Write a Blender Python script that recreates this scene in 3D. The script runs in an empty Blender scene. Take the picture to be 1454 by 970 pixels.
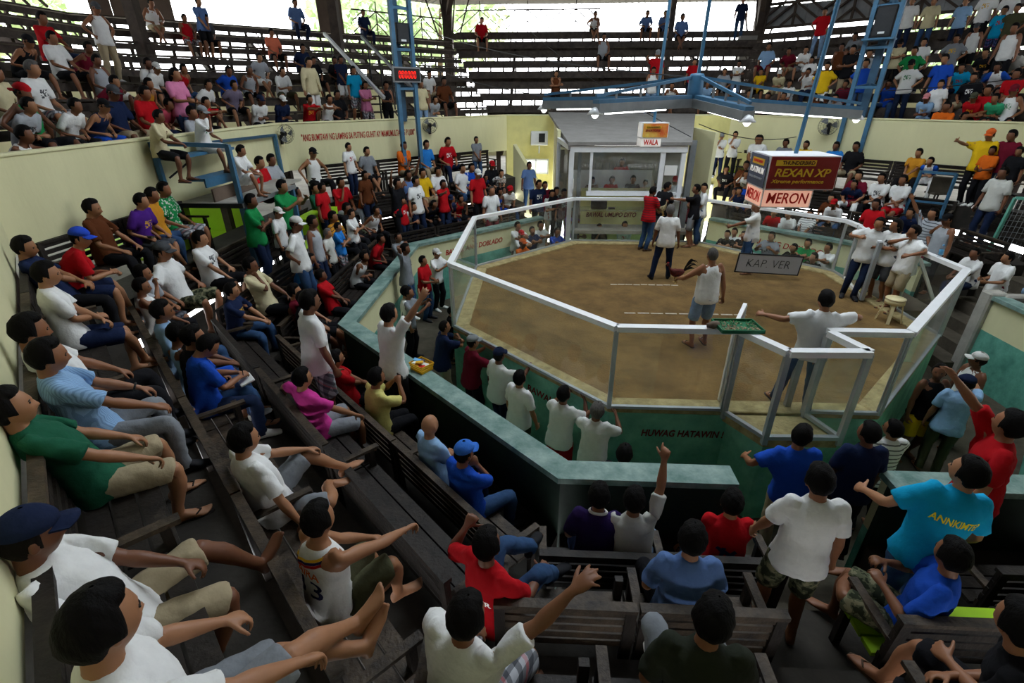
import bpy, bmesh, math, random
import numpy as np
from mathutils import Vector, Matrix
from mathutils.kdtree import KDTree
from mathutils.bvhtree import BVHTree
SC = bpy.context.scene
COL = SC.collection
random.seed(7)
R2 = 2**.5
# ------------------------------------------------------------------ camera (solved from the pit's regular octagon)
CAM = np.array([-2.7928, -9.9692, 3.8532]); YAW, PIT, ROL, FPX = -.05214, .46345, -.00290, 703.42
_f = np.array([math.sin(YAW)*math.cos(PIT), math.cos(YAW)*math.cos(PIT), -math.sin(PIT)])
_r0 = np.array([math.cos(YAW), -math.sin(YAW), 0]); _u0 = np.cross(_r0, _f)
_r = _r0*math.cos(ROL)+_u0*math.sin(ROL); _u = -_r0*math.sin(ROL)+_u0*math.cos(ROL)
cd = bpy.data.cameras.new('camera'); cam = bpy.data.objects.new('camera', cd); COL.objects.link(cam)
cd.sensor_width = 36; cd.lens = FPX*36/1454; cd.clip_start = .05; cd.clip_end = 300
cam.matrix_world = Matrix(((_r[0], _u[0], -_f[0], CAM[0]), (_r[1], _u[1], -_f[1], CAM[1]), (_r[2], _u[2], -_f[2], CAM[2]), (0, 0, 0, 1)))
SC.camera = cam
# ------------------------------------------------------------------ daylight: bright hazy overcast sky, open on every side of the arena
wd = bpy.data.worlds.new('sky'); SC.world = wd; wd.use_nodes = True
wn = wd.node_tree; wn.nodes.clear()
SKY = 7.5
o_ = wn.nodes.new('ShaderNodeOutputWorld'); b_ = wn.nodes.new('ShaderNodeBackground'); wn.links.new(b_.outputs[0], o_.inputs[0])
tc_ = wn.nodes.new('ShaderNodeTexCoord'); sx_ = wn.nodes.new('ShaderNodeSeparateXYZ'); cr_ = wn.nodes.new('ShaderNodeValToRGB')
wn.links.new(tc_.outputs['Generated'], sx_.inputs[0]); wn.links.new(sx_.outputs[2], cr_.inputs[0]); wn.links.new(cr_.outputs[0], b_.inputs[0])
cr_.color_ramp.elements[0].position = 0; cr_.color_ramp.elements[0].color = (.98, .985, 1, 1)
cr_.color_ramp.elements[1].position = .6; cr_.color_ramp.elements[1].color = (.92, .96, 1, 1)
b_.inputs[1].default_value = SKY
SC.view_settings.view_transform = 'Standard'; SC.view_settings.look = 'None'; SC.view_settings.gamma = 1
SC.view_settings.use_curve_mapping = False
SC.view_settings.exposure = -0.12
SC.cycles.max_bounces = 6; SC.cycles.diffuse_bounces = 4; SC.cycles.glossy_bounces = 3; SC.cycles.transmission_bounces = 4
SC.cycles.transparent_max_bounces = 12; SC.cycles.caustics_reflective = False; SC.cycles.caustics_refractive = False
SC.cycles.use_denoising = True; SC.cycles.sample_clamp_indirect = 6

# ------------------------------------------------------------------ materials
def lin(h):
    c = [int(h[i:i+2], 16)/255 for i in (0, 2, 4)]
    return tuple(x/12.92 if x <= .04045 else ((x+.055)/1.055)**2.4 for x in c)
MATS = {}
def mat(name, col=None, rough=.8, metal=0, bump=0, bscale=20, var=0, vscale=3, col2=None, objcol=False, spec=.3, emit=None, estr=0, stretch=None, coord='pos', detail=5):
    m = bpy.data.materials.new(name); m.use_nodes = True; nt = m.node_tree; N = nt.nodes; K = nt.links
    b = N['Principled BSDF']; b.inputs['Roughness'].default_value = rough; b.inputs['Metallic'].default_value = metal
    b.inputs['Specular IOR Level'].default_value = spec
    g = N.new('ShaderNodeNewGeometry') if coord == 'pos' else N.new('ShaderNodeTexCoord')
    src = g.outputs['Position'] if coord == 'pos' else g.outputs['Object']
    if stretch:
        mp = N.new('ShaderNodeMapping'); mp.inputs['Scale'].default_value = stretch; K.new(src, mp.inputs[0]); src = mp.outputs[0]
    base = None
    if objcol:
        oi = N.new('ShaderNodeObjectInfo'); base = oi.outputs['Color']
    if var:
        nz = N.new('ShaderNodeTexNoise'); nz.inputs['Scale'].default_value = vscale; nz.inputs['Detail'].default_value = detail; nz.inputs['Roughness'].default_value = .65; K.new(src, nz.inputs['Vector'])
        rp = N.new('ShaderNodeValToRGB'); K.new(nz.outputs['Fac'], rp.inputs[0])
        rp.color_ramp.elements[0].position = .32; rp.color_ramp.elements[1].position = .68
        if objcol:
            v0 = 1-var; rp.color_ramp.elements[0].color = (v0, v0, v0, 1); rp.color_ramp.elements[1].color = (1, 1, 1, 1)
            mx = N.new('ShaderNodeMix'); mx.data_type = 'RGBA'; mx.blend_type = 'MULTIPLY'; mx.inputs[0].default_value = 1
            K.new(base, mx.inputs[6]); K.new(rp.outputs[0], mx.inputs[7]); base = mx.outputs[2]
        else:
            c2 = col2 or tuple(x*(1-var) for x in col)
            rp.color_ramp.elements[0].color = (*c2, 1); rp.color_ramp.elements[1].color = (*col, 1); base = rp.outputs[0]
    if base is not None: K.new(base, b.inputs['Base Color'])
    elif col: b.inputs['Base Color'].default_value = (*col, 1)
    if bump:
        n2 = N.new('ShaderNodeTexNoise'); n2.inputs['Scale'].default_value = bscale; n2.inputs['Detail'].default_value = 4; K.new(src, n2.inputs['Vector'])
        bp = N.new('ShaderNodeBump'); bp.inputs['Strength'].default_value = bump; bp.inputs['Distance'].default_value = .02
        K.new(n2.outputs['Fac'], bp.inputs['Height']); K.new(bp.outputs[0], b.inputs['Normal'])
    if emit:
        b.inputs['Emission Color'].default_value = (*emit, 1); b.inputs['Emission Strength'].default_value = estr
    MATS[name] = m
    return m
def nodes(m): return m.node_tree.nodes, m.node_tree.links, m.node_tree.nodes['Principled BSDF']
def mathn(N, K, op, a, b=None, v=None):
    n = N.new('ShaderNodeMath'); n.operation = op
    K.new(a, n.inputs[0])
    if b is not None: K.new(b, n.inputs[1])
    if v is not None: n.inputs[1].default_value = v
    return n.outputs[0]
mat('cream_wall', lin('e0dcb0'), .85, var=.35, vscale=1.1, col2=lin('d6d2a6'), bump=.25, bscale=9, stretch=(1, 1, .35))
mat('yellow_wall', lin('e6df98'), .8, var=.2, vscale=1.5, bump=.1)
mat('lime_paint', lin('a8d820'), .6, var=.15, vscale=2)
mat('teal_wall', lin('72b8a4'), .7, var=.5, vscale=3.5, col2=lin('4d8d7c'), bump=.25, bscale=14)
mat('green_wall', lin('86ccb0'), .7, var=.5, vscale=2.5, col2=lin('5c9f86'), bump=.25, bscale=14)
mat('green_shaded', lin('26382f'), .7, var=.5, vscale=3)  # outer face of the barrier: its shade is put into the green
mat('teal_coping', lin('93aaa2'), .55, var=.8, vscale=4, col2=lin('4f736b'), bump=.3, bscale=25, detail=9)
mat('print_yellow', lin('f0e02c'), .8)
mat('jersey_orange', lin('e06a2a'), .8)
mat('jersey_navy', lin('22285a'), .8)
mat('soil', lin('86693e'), .95, var=.55, vscale=1.6, col2=lin('5c4729'), bump=.8, bscale=26, detail=10)
mat('kerb', lin('b8a878'), .85, var=.5, vscale=6, col2=lin('85754e'), bump=.4, bscale=30)
mat('chalk', lin('d8ccb8'), .9, var=.3, vscale=20)
mat('aluminium_lit', lin('f6f7f8'), .35, metal=.1, var=.08, vscale=5, spec=.5)  # light from above put into the colour: rails whiter than the grey posts
mat('alu_post', lin('b9c0c5'), .4, metal=.5, var=.15, vscale=5, spec=.5)
mat('white_enamel', lin('e6e8ea'), .35, var=.08, vscale=6, spec=.5)
mat('concrete', lin('5a5347'), .9, var=.6, vscale=1.8, col2=lin('393329'), bump=.3, bscale=18, detail=8)
mat('concrete_pale', lin('b4b0a6'), .9, var=.35, vscale=2.2, bump=.3, bscale=18)
mat('dark_floor', lin('3a352e'), .8, var=.6, vscale=1.6, col2=lin('1f1c18'), bump=.3, bscale=16, detail=9)
mat('wood', lin('2e2620'), .62, var=.8, vscale=7, col2=lin('130f0c'), bump=.35, bscale=30, stretch=(1, 1, .4), spec=.35, detail=8)
mat('wood_worn', lin('544637'), .6, var=.8, vscale=6, col2=lin('1c1611'), bump=.4, bscale=34, spec=.35, detail=9)
mat('bleacher_wood', lin('544b44'), .75, var=.6, vscale=4, col2=lin('332d29'), bump=.2)
mat('beam_wood', lin('4b4039'), .8, var=.5, vscale=3, bump=.2)
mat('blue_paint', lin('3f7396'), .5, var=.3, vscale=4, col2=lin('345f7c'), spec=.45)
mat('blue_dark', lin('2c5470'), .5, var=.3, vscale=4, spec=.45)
mat('grey_metal', lin('8b8f92'), .5, metal=.4, var=.2, vscale=4)
mat('dark_metal', lin('35373a'), .5, metal=.5, var=.2, vscale=6)
mat('black_plastic', lin('1a1a1c'), .45)
mat('sheet_roof', lin('8d8f92'), .6, metal=.3, var=.3, vscale=2)
mat('cement_board', lin('8f8c88'), .8, var=.25, vscale=2.5, bump=.2)
mat('panel_brown', lin('6a5a4e'), .85, var=.3, vscale=2)
mat('red_letter', lin('b8261c'), .7, var=.3, vscale=12)
mat('dark_red_letter', lin('7c1f18'), .7, var=.4, vscale=12)
mat('sign_red', lin('d02a1a'), .5)
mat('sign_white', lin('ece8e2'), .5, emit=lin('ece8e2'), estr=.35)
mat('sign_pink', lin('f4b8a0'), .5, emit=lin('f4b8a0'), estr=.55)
mat('sign_maroon', lin('8f2420'), .5, var=.25, vscale=3)
mat('sign_slate', lin('4c5064'), .5)
mat('sign_gold', lin('e0b02c'), .5)
mat('sign_yellow', lin('e8d060'), .5, var=.5, vscale=3.5, col2=lin('d8502c'))
mat('sign_dark', lin('4a2018'), .6)
mat('board_grey', lin('b9bcc4'), .7, var=.1, vscale=3)
mat('ink', lin('26262a'), .8)
mat('led_red', lin('ff2010'), .5, emit=lin('ff2414'), estr=1.3)
mat('tube_light', (1, 1, 1), .5, emit=(1, 1, .97), estr=6)
mat('lamp_glass', (1, 1, 1), .3, emit=(1, 1, .97), estr=5)
mat('sky_pane', lin('dfe8e4'), .2, emit=lin('e8f0ec'), estr=1.2)
m = mat('skylight_sheet', lin('e8ecee'), .8); _N, _K, _b = nodes(m); _tl = _N.new('ShaderNodeBsdfTranslucent'); _tl.inputs[0].default_value = (.8, .85, .88, 1); _K.new(_tl.outputs[0], _N['Material Output'].inputs[0])
mat('paper', lin('e4e4e0'), .9)
mat('plastic_cream', lin('e0d2a4'), .45, spec=.45)
mat('plastic_yellow', lin('e0aa1c'), .5)
mat('plastic_green', lin('1f6b48'), .5)
mat('plastic_blue', lin('58a6d8'), .3)
mat('grain', lin('d8c8a8'), .8, var=.6, vscale=60, col2=lin('8a4a34'))
mat('leafy', lin('6fae74'), .8, var=.6, vscale=40, col2=lin('2f6a48'))
mat('foliage', lin('d2e0ba'), .7, var=.7, vscale=2, col2=lin('a6bf88'))
mat('bark', lin('5a4a3a'), .9, bump=.5)
mat('ground', lin('a39a86'), .95, var=.3, vscale=.5)
mat('cloth_pink', lin('c02a5c'), .9)
mat('leather', lin('3a2d26'), .6)
mat('rooster_red', lin('6a1c12'), .7, var=.7, vscale=30, col2=lin('2a0c08'))
mat('rooster_black', lin('1c1c1e'), .6, var=.5, vscale=30)
mat('rooster_pale', lin('cdbf98'), .8, var=.6, vscale=30, col2=lin('7a6a48'))
mat('comb_red', lin('b01818'), .6)
mat('horn', lin('c8a860'), .6)
# glass: clear sheet with fresnel reflection and a trace of grime
def glass_mat(name, tint, grime):
    m = bpy.data.materials.new(name); m.use_nodes = True; nt = m.node_tree; N = nt.nodes; K = nt.links
    N.remove(N['Principled BSDF']); out = N['Material Output']
    tr = N.new('ShaderNodeBsdfTransparent'); tr.inputs[0].default_value = (*tint, 1)
    gl = N.new('ShaderNodeBsdfGlossy'); gl.inputs['Roughness'].default_value = .03
    df = N.new('ShaderNodeBsdfDiffuse'); df.inputs[0].default_value = (.6, .6, .55, 1)
    lf = N.new('ShaderNodeLayerWeight'); lf.inputs[0].default_value = .5; pw = mathn(N, K, 'POWER', lf.outputs['Facing'], v=5.0); pw = mathn(N, K, 'MULTIPLY', pw, v=.7); fz = mathn(N, K, 'ADD', pw, v=.03)
    nz = N.new('ShaderNodeTexNoise'); nz.inputs['Scale'].default_value = 2.5; nz.inputs['Detail'].default_value = 8
    g = N.new('ShaderNodeNewGeometry'); K.new(g.outputs['Position'], nz.inputs['Vector'])
    mr = N.new('ShaderNodeMapRange'); mr.inputs[1].default_value = .4; mr.inputs[2].default_value = .8; mr.inputs[3].default_value = grime*.3; mr.inputs[4].default_value = grime*1.6
    K.new(nz.outputs['Fac'], mr.inputs[0])
    m1 = N.new('ShaderNodeMixShader'); K.new(mr.outputs[0], m1.inputs[0]); K.new(tr.outputs[0], m1.inputs[1]); K.new(df.outputs[0], m1.inputs[2])
    m2 = N.new('ShaderNodeMixShader'); K.new(fz, m2.inputs[0]); K.new(m1.outputs[0], m2.inputs[1]); K.new(gl.outputs[0], m2.inputs[2])
    K.new(m2.outputs[0], out.inputs[0]); MATS[name] = m
glass_mat('glass', (.97, .985, .97), .05)
glass_mat('booth_glass', (.93, .96, .98), .10)
# people: one material each for skin, hair and cloth; the colour rides on the object
m = mat('skin', rough=.5, objcol=True, var=.10, vscale=16, spec=.4, coord='obj')
N, K, b = nodes(m)
at = N.new('ShaderNodeAttribute'); at.attribute_name = 'tone'; src = b.inputs['Base Color'].links[0].from_socket
mx = N.new('ShaderNodeMix'); mx.data_type = 'RGBA'; K.new(at.outputs['Fac'], mx.inputs[0]); K.new(src, mx.inputs[6]); mx.inputs[7].default_value = (.11, .03, .022, 1); K.new(mx.outputs[2], b.inputs['Base Color'])
mat('hair', rough=.7, objcol=True, var=.5, vscale=60, coord='obj', bump=.35, bscale=90, stretch=(1, 1, .25), spec=.12)
mat('cloth', rough=.9, objcol=True, var=.10, vscale=14, coord='obj', bump=.9, bscale=9, spec=.15)
mat('denim', rough=.9, objcol=True, var=.40, vscale=7, coord='obj', bump=.4, bscale=14, spec=.15)
mat('rubber', rough=.7, objcol=True, spec=.2)
mat('eye_dark', lin('120c0a'), .3)
def pattern(name, kind):
    m = mat(name, rough=.9, objcol=True, var=.08, vscale=14, coord='obj', bump=.3, bscale=12, spec=.15)
    N, K, b = nodes(m); src = b.inputs['Base Color'].links[0].from_socket
    at = N.new('ShaderNodeAttribute'); at.attribute_name = 'rest'; sp = N.new('ShaderNodeSeparateXYZ'); K.new(at.outputs['Vector'], sp.inputs[0])
    x, y, z = sp.outputs
    def band(v, f, th):
        a = mathn(N, K, 'MULTIPLY', v, v=f); s = mathn(N, K, 'SINE', a); return mathn(N, K, 'GREATER_THAN', s, v=th)
    def mixc(fac, src, colr, st=1.0):
        mx = N.new('ShaderNodeMix'); mx.data_type = 'RGBA'
        f2 = mathn(N, K, 'MULTIPLY', fac, v=st); K.new(f2, mx.inputs[0]); K.new(src, mx.inputs[6]); mx.inputs[7].default_value = (*colr, 1); return mx.outputs[2]
    if kind == 'plaid':
        src = mixc(band(x, 95, .3), src, lin('20242c'), .65); src = mixc(band(z, 95, .3), src, lin('20242c'), .65); src = mixc(band(z, 47, .93), src, lin('c03030'), .4)
    elif kind == 'stripe':
        src = mixc(band(z, 105, .62), src, lin('2a2c34'), .85)
    elif kind == 'pinstripe':
        src = mixc(band(x, 380, .2), src, lin('5c7ca8'), .55)
    elif kind == 'camo':
        nz = N.new('ShaderNodeTexNoise'); nz.inputs['Scale'].default_value = 17; K.new(at.outputs['Vector'], nz.inputs['Vector'])
        src = mixc(mathn(N, K, 'GREATER_THAN', nz.outputs['Fac'], v=.54), src, lin('23281c'), .9)
        src = mixc(mathn(N, K, 'LESS_THAN', nz.outputs['Fac'], v=.43), src, lin('8a8468'), .8)
    elif kind.startswith('print'):
        # a printed motif on the chest, broken up like worn screen ink
        nz = N.new('ShaderNodeTexNoise'); nz.inputs['Scale'].default_value = 26; nz.inputs['Detail'].default_value = 1; K.new(at.outputs['Vector'], nz.inputs['Vector'])
        ax = mathn(N, K, 'ABSOLUTE', x); c1 = mathn(N, K, 'LESS_THAN', ax, v=.085)
        zz = N.new('ShaderNodeMath'); zz.operation = 'COMPARE'; K.new(z, zz.inputs[0]); zz.inputs[1].default_value = 1.22; zz.inputs[2].default_value = .065
        yy = mathn(N, K, 'GREATER_THAN', y, v=.02); nn = mathn(N, K, 'GREATER_THAN', nz.outputs['Fac'], v=.49)
        f = mathn(N, K, 'MULTIPLY', c1, zz.outputs[0]); f = mathn(N, K, 'MULTIPLY', f, yy); f = mathn(N, K, 'MULTIPLY', f, nn)
        src = mixc(f, src, lin({'print_dark': '20242c', 'print_red': 'b02020', 'print_green': '2c7a4a', 'print_gold': 'd8a82c', 'print_white': 'e8e8e4', 'print_blue': '2c60b0'}[kind]), .9)
    elif kind == 'raglan':
        ax = mathn(N, K, 'ABSOLUTE', x); s = mathn(N, K, 'GREATER_THAN', mathn(N, K, 'ADD', ax, mathn(N, K, 'MULTIPLY', z, v=.28)), v=.50)
        mx = N.new('ShaderNodeMix'); mx.data_type = 'RGBA'; K.new(s, mx.inputs[0]); K.new(src, mx.inputs[6]); mx.inputs[7].default_value = (*lin('1c4fb0'), 1); src = mx.outputs[2]
    elif kind == 'floral':
        vo = N.new('ShaderNodeTexVoronoi'); vo.inputs['Scale'].default_value = 22; K.new(at.outputs['Vector'], vo.inputs['Vector'])
        src = mixc(mathn(N, K, 'LESS_THAN', vo.outputs['Distance'], v=.38), src, lin('e0dcd8'), .7)
    K.new(src, b.inputs['Base Color'])
for k in ('plaid', 'stripe', 'pinstripe', 'camo', 'print_dark', 'print_red', 'print_green', 'print_gold', 'print_white', 'print_blue', 'raglan', 'floral'): pattern(k, k)

# ------------------------------------------------------------------ building helpers
def tag(o, label=None, cat=None, group=None, kind=None):
    if label: o['label'] = label
    if cat: o['category'] = cat
    if group: o['group'] = group
    if kind: o['kind'] = kind
    return o
def empty(name, loc=(0, 0, 0), rz=0):
    o = bpy.data.objects.new(name, None); COL.objects.link(o); o.location = loc; o.rotation_euler = (0, 0, rz); o.empty_display_size = .2
    return o
def thing(name, loc, label, cat, group=None, rz=0): return tag(empty(name, loc, rz), label, cat, group)
class MB:
    def __init__(s): s.v = []; s.f = []
    def add(s, V, F):
        n = len(s.v); s.v += [tuple(map(float, v)) for v in V]; s.f += [tuple(i+n for i in f) for f in F]; return s
    def box(s, c, d, ax=None):
        ax = np.eye(3) if ax is None else np.asarray(ax); c = np.asarray(c, float); V = []
        for i in (-1, 1):
            for j in (-1, 1):
                for k in (-1, 1): V.append(c+ax[0]*d[0]/2*i+ax[1]*d[1]/2*j+ax[2]*d[2]/2*k)
        return s.add(V, [(0, 1, 3, 2), (4, 6, 7, 5), (0, 4, 5, 1), (2, 3, 7, 6), (0, 2, 6, 4), (1, 5, 7, 3)])
    def bar(s, p, q, w, h=None, up=(0, 0, 1)):
        p = np.asarray(p, float); q = np.asarray(q, float); d = q-p; L = np.linalg.norm(d); d = d/L; u = np.asarray(up, float)
        if abs(d@u) > .99: u = np.array([1., 0, 0])
        a = np.cross(u, d); a /= np.linalg.norm(a); b = np.cross(d, a)
        return s.box((p+q)/2, (L, w, h or w), (d, a, b))
    def tube(s, pts, r, n=8, cap=True):
        pts = [np.asarray(p, float) for p in pts]; V = []; F = []
        rs = r if isinstance(r, (list, tuple)) else [r]*len(pts)
        for i, p in enumerate(pts):
            d = pts[min(i+1, len(pts)-1)]-pts[max(i-1, 0)]; d = d/np.linalg.norm(d); u = np.array([0, 0, 1.]) if abs(d[2]) < .9 else np.array([1., 0, 0])
            a = np.cross(u, d); a /= np.linalg.norm(a); b = np.cross(d, a)
            for k in range(n):
                t = 2*math.pi*k/n; V.append(p+rs[i]*(a*math.cos(t)+b*math.sin(t)))
        for i in range(len(pts)-1):
            for k in range(n): F.append((i*n+k, i*n+(k+1) % n, (i+1)*n+(k+1) % n, (i+1)*n+k))
        if cap: F.append(tuple(reversed(range(n)))); F.append(tuple(range((len(pts)-1)*n, len(pts)*n)))
        return s.add(V, F)
    def lathe(s, prof, c=(0, 0, 0), n=16):
        V = []; F = []
        for r, z in prof:
            for k in range(n): t = 2*math.pi*k/n; V.append((c[0]+r*math.cos(t), c[1]+r*math.sin(t), c[2]+z))
        for i in range(len(prof)-1):
            for k in range(n): F.append((i*n+k, i*n+(k+1) % n, (i+1)*n+(k+1) % n, (i+1)*n+k))
        F.append(tuple(reversed(range(n)))); F.append(tuple(range((len(prof)-1)*n, len(prof)*n)))
        return s.add(V, F)
    def prism(s, poly, z0, z1):
        n = len(poly); V = [(x, y, z0) for x, y in poly]+[(x, y, z1) for x, y in poly]
        return s.add(V, [tuple(reversed(range(n))), tuple(range(n, 2*n))]+[(i, (i+1) % n, n+(i+1) % n, n+i) for i in range(n)])
    def build(s, name, m, parent=None, smooth=False, bevel=0):
        me = bpy.data.meshes.new(name); me.from_pydata(s.v, [], s.f)
        if smooth: me.polygons.foreach_set('use_smooth', [True]*len(me.polygons))
        me.materials.append(MATS[m]); o = bpy.data.objects.new(name, me); COL.objects.link(o)
        if bevel:
            bm = bmesh.new(); bm.from_mesh(me); bmesh.ops.bevel(bm, geom=list(bm.edges), offset=bevel, segments=1, affect='EDGES', clamp_overlap=True); bm.to_mesh(me); bm.free()
        if parent is not None:
            o.parent = parent; o.matrix_parent_inverse = parent_inv(parent)
        return o
def parent_inv(p): return chain(p).inverted()   # parts are modelled in world space under a placed parent
def chain(p):
    M = p.matrix_basis if p.parent is None else chain(p.parent) @ p.matrix_parent_inverse @ p.matrix_basis
    return M
_ub = MB().box((0, 0, 0), (1, 1, 1)); UNIT = bpy.data.meshes.new('board'); UNIT.from_pydata(_ub.v, [], _ub.f); UNIT.materials.append(MATS['wood'])
def board(name, p, q, w, h, m='wood', parent=None, up=(0, 0, 1)):
    """one straight board or bar from p to q, its own object on shared mesh data"""
    p = np.asarray(p, float); q = np.asarray(q, float); d = q-p; L = np.linalg.norm(d); d = d/L; u = np.asarray(up, float)
    if abs(d@u) > .99: u = np.array([1., 0, 0])
    a = np.cross(u, d); a /= np.linalg.norm(a); b = np.cross(d, a); c = (p+q)/2
    o = bpy.data.objects.new(name, UNIT); COL.objects.link(o)
    o.material_slots[0].link = 'OBJECT'; o.material_slots[0].material = MATS[m]
    M = Matrix(((d[0]*L, a[0]*w, b[0]*h, c[0]), (d[1]*L, a[1]*w, b[1]*h, c[1]), (d[2]*L, a[2]*w, b[2]*h, c[2]), (0, 0, 0, 1)))
    if parent is not None:
        o.parent = parent; o.matrix_parent_inverse = chain(parent).inverted()
    o.matrix_basis = M
    return o
def text_mesh(name, s, size, org, right, up, m, parent=None, ext=.004, shear=0, bold=0, align='CENTER', width=None):
    """flat lettering standing on a surface: outlines of the built-in font as thin solid letters"""
    cu = bpy.data.curves.new('t', 'FONT'); cu.body = s; cu.size = size; cu.align_x = align; cu.align_y = 'CENTER'; cu.extrude = ext; cu.shear = shear; cu.offset = bold; cu.resolution_u = 3
    ob = bpy.data.objects.new('t', cu); COL.objects.link(ob); dg = bpy.context.evaluated_depsgraph_get(); me = bpy.data.meshes.new_from_object(ob.evaluated_get(dg)); bpy.data.objects.remove(ob); bpy.data.curves.remove(cu)
    r = nrm(right); u = nrm(np.asarray(up, float)-r*(r@np.asarray(up, float))); n = np.cross(r, u)
    v = np.empty(len(me.vertices)*3); me.vertices.foreach_get('co', v); v = v.reshape(-1, 3)
    if width:
        v[:, 0] *= width/(v[:, 0].max()-v[:, 0].min())
    P = np.asarray(org, float)+np.outer(v[:, 0], r)+np.outer(v[:, 1], u)+np.outer(v[:, 2], n)
    me.vertices.foreach_set('co', P.ravel()); me.materials.clear(); me.materials.append(MATS[m]); me.name = name
    o = bpy.data.objects.new(name, me); COL.objects.link(o)
    if parent is not None: o.parent = parent; o.matrix_parent_inverse = chain(parent).inverted()
    return o
def nrm(v):
    v = np.asarray(v, float); return v/(np.linalg.norm(v)+1e-12)
def oc(r, k):
    a = -math.pi/2-math.pi/8+k*math.pi/4; R = r/math.cos(math.pi/8); return np.array([R*math.cos(a), R*math.sin(a)])
def en(e):          # outward normal of side e (0 front, 2 right, 4 far, 6 left)
    a = -math.pi/2+e*math.pi/4; return np.array([math.cos(a), math.sin(a)])
def et(e):
    n = en(e); return np.array([-n[1], n[0]])   # runs from corner e to corner e+1
def ep(e, r, s, z): # point on side e at inradius r, s along it
    p = en(e)*r+et(e)*s; return np.array([p[0], p[1], z])
def half(r): return r*math.tan(math.pi/8)
RP, HG = 4.285, 1.263
ORD = ['first', 'second', 'third', 'fourth', 'fifth', 'sixth', 'seventh', 'eighth', 'ninth', 'tenth', 'eleventh', 'twelfth']
# ------------------------------------------------------------------ people
# one template body and wardrobe, lofted, fused by voxel remesh, then posed per person by skinning in numpy
def nrm(v):
    v = np.asarray(v, float); return v/(np.linalg.norm(v)+1e-12)
def rot(axis, a):
    x, y, z = nrm(axis); c, s = math.cos(a), math.sin(a); C1 = 1-c
    return np.array([[c+x*x*C1, x*y*C1-z*s, x*z*C1+y*s], [y*x*C1+z*s, c+y*y*C1, y*z*C1-x*s], [z*x*C1-y*s, z*y*C1+x*s, c+z*z*C1]])
RX = lambda a: rot((1, 0, 0), a)
RY = lambda a: rot((0, 1, 0), a)
RZ = lambda a: rot((0, 0, 1), a)
UA, FA, TH, SH = .275, .245, .41, .405
BJ = {'pelvis': np.array([0, 0, .90]), 'spine': np.array([0, -.01, 1.00]), 'chest': np.array([0, -.01, 1.17]),
      'neck': np.array([0, -.015, 1.405]), 'head': np.array([0, .0, 1.475])}
BDIR = {}
HANDF = {}
for sd, sx in (('R', 1), ('L', -1)):
    S = np.array([sx*.166, -.012, 1.358]); du = nrm((sx*.46, .12, -.88)); df = nrm((sx*.40, .42, -.81))
    E = S+du*UA; W = E+df*FA
    BJ['clav'+sd] = np.array([sx*.03, -.01, 1.36]); BJ['ua'+sd] = S; BJ['fa'+sd] = E; BJ['hand'+sd] = W
    h = nrm(np.cross(du, df))
    BDIR['ua'+sd] = (du, h); BDIR['fa'+sd] = (df, h)
    Hp = np.array([sx*.092, 0, .87]); dt = nrm((sx*.17, .70, -.70)); ds = nrm((sx*.0, .0, -1))
    K = Hp+dt*TH; A = K+ds*SH
    BJ['th'+sd] = Hp; BJ['sh'+sd] = K; BJ['ft'+sd] = A
    h = nrm(np.cross(dt, ds)); BDIR['th'+sd] = (dt, h); BDIR['sh'+sd] = (ds, h)
    # hand frame: d along, n palm normal (medial), l thumb side
    d = df; l = np.array([0, 1, .35]); l = nrm(l-d*(l@d)); n = nrm(np.cross(d, l))*(1 if sx < 0 else -1)
    if n[0]*sx > 0: n = -n
    HANDF[sd] = (d, l, n)
    fl = [(.034, .080, .068), (.012, .086, .078), (-.010, .083, .071), (-.031, .074, .055)]
    for i, (lo, st, ln) in enumerate(fl):
        fd = nrm(d+l*lo*2.2+n*.28); b = W+d*st+l*lo
        BJ['f%da%s' % (i, sd)] = b; BJ['f%db%s' % (i, sd)] = b+fd*ln*.5
    tb = W+d*.028+l*.034+n*.006; td = nrm(d*.62+l*.70+n*.25)
    BJ['f4a'+sd] = tb; BJ['f4b'+sd] = tb+td*.042
BONES = list(BJ)
BI = {b: i for i, b in enumerate(BONES)}
NB = len(BONES)

class Loft:
    """rings collected as closed tubes; every vertex remembers its bone weights"""
    def __init__(s): s.v = []; s.f = []; s.w = []; s.n = 0
    def add(s, V, F, Wt):
        s.v.append(np.asarray(V, float)); s.f += [tuple(i+s.n for i in q) for q in F]; s.w.append(Wt); s.n += len(V)
    def tube(s, rings, n=18, ex=2.0):
        V = []; Wt = []
        t = np.arange(n)*2*math.pi/n
        ct = np.sign(np.cos(t))*np.abs(np.cos(t))**(2/ex); st = np.sign(np.sin(t))*np.abs(np.sin(t))**(2/ex)
        for c, u, v, w in rings:
            V.append(np.asarray(c)[None]+np.outer(ct, u)+np.outer(st, v))
            wr = np.zeros(NB)
            for k, x in w.items(): wr[BI[k]] = x
            Wt.append(np.repeat(wr[None], n, 0))
        F = []
        for k in range(len(rings)-1):
            for i in range(n):
                j = (i+1) % n
                F.append((k*n+i, k*n+j, (k+1)*n+j, (k+1)*n+i))
        m = len(rings)
        F.append(tuple(reversed(range(n)))); F.append(tuple(range((m-1)*n, m*n)))
        s.add(np.concatenate(V), F, np.concatenate(Wt))
    def limb(s, p0, p1, prof, wf, side=(1, 0, 0), n=14, off=(0, 0, 0)):
        """prof: list of (t, ru, rv[, shift along v]); wf(t)->weights"""
        p0 = np.asarray(p0); p1 = np.asarray(p1); d = nrm(p1-p0); u = np.asarray(side, float); u = nrm(u-d*(u@d)); v = np.cross(d, u)
        R = []
        for q in prof:
            t, ru, rv = q[:3]; sh = q[3] if len(q) > 3 else 0
            R.append((p0+(p1-p0)*t+v*sh, u*ru, v*rv, wf(t)))
        s.tube(R, n)
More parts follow.
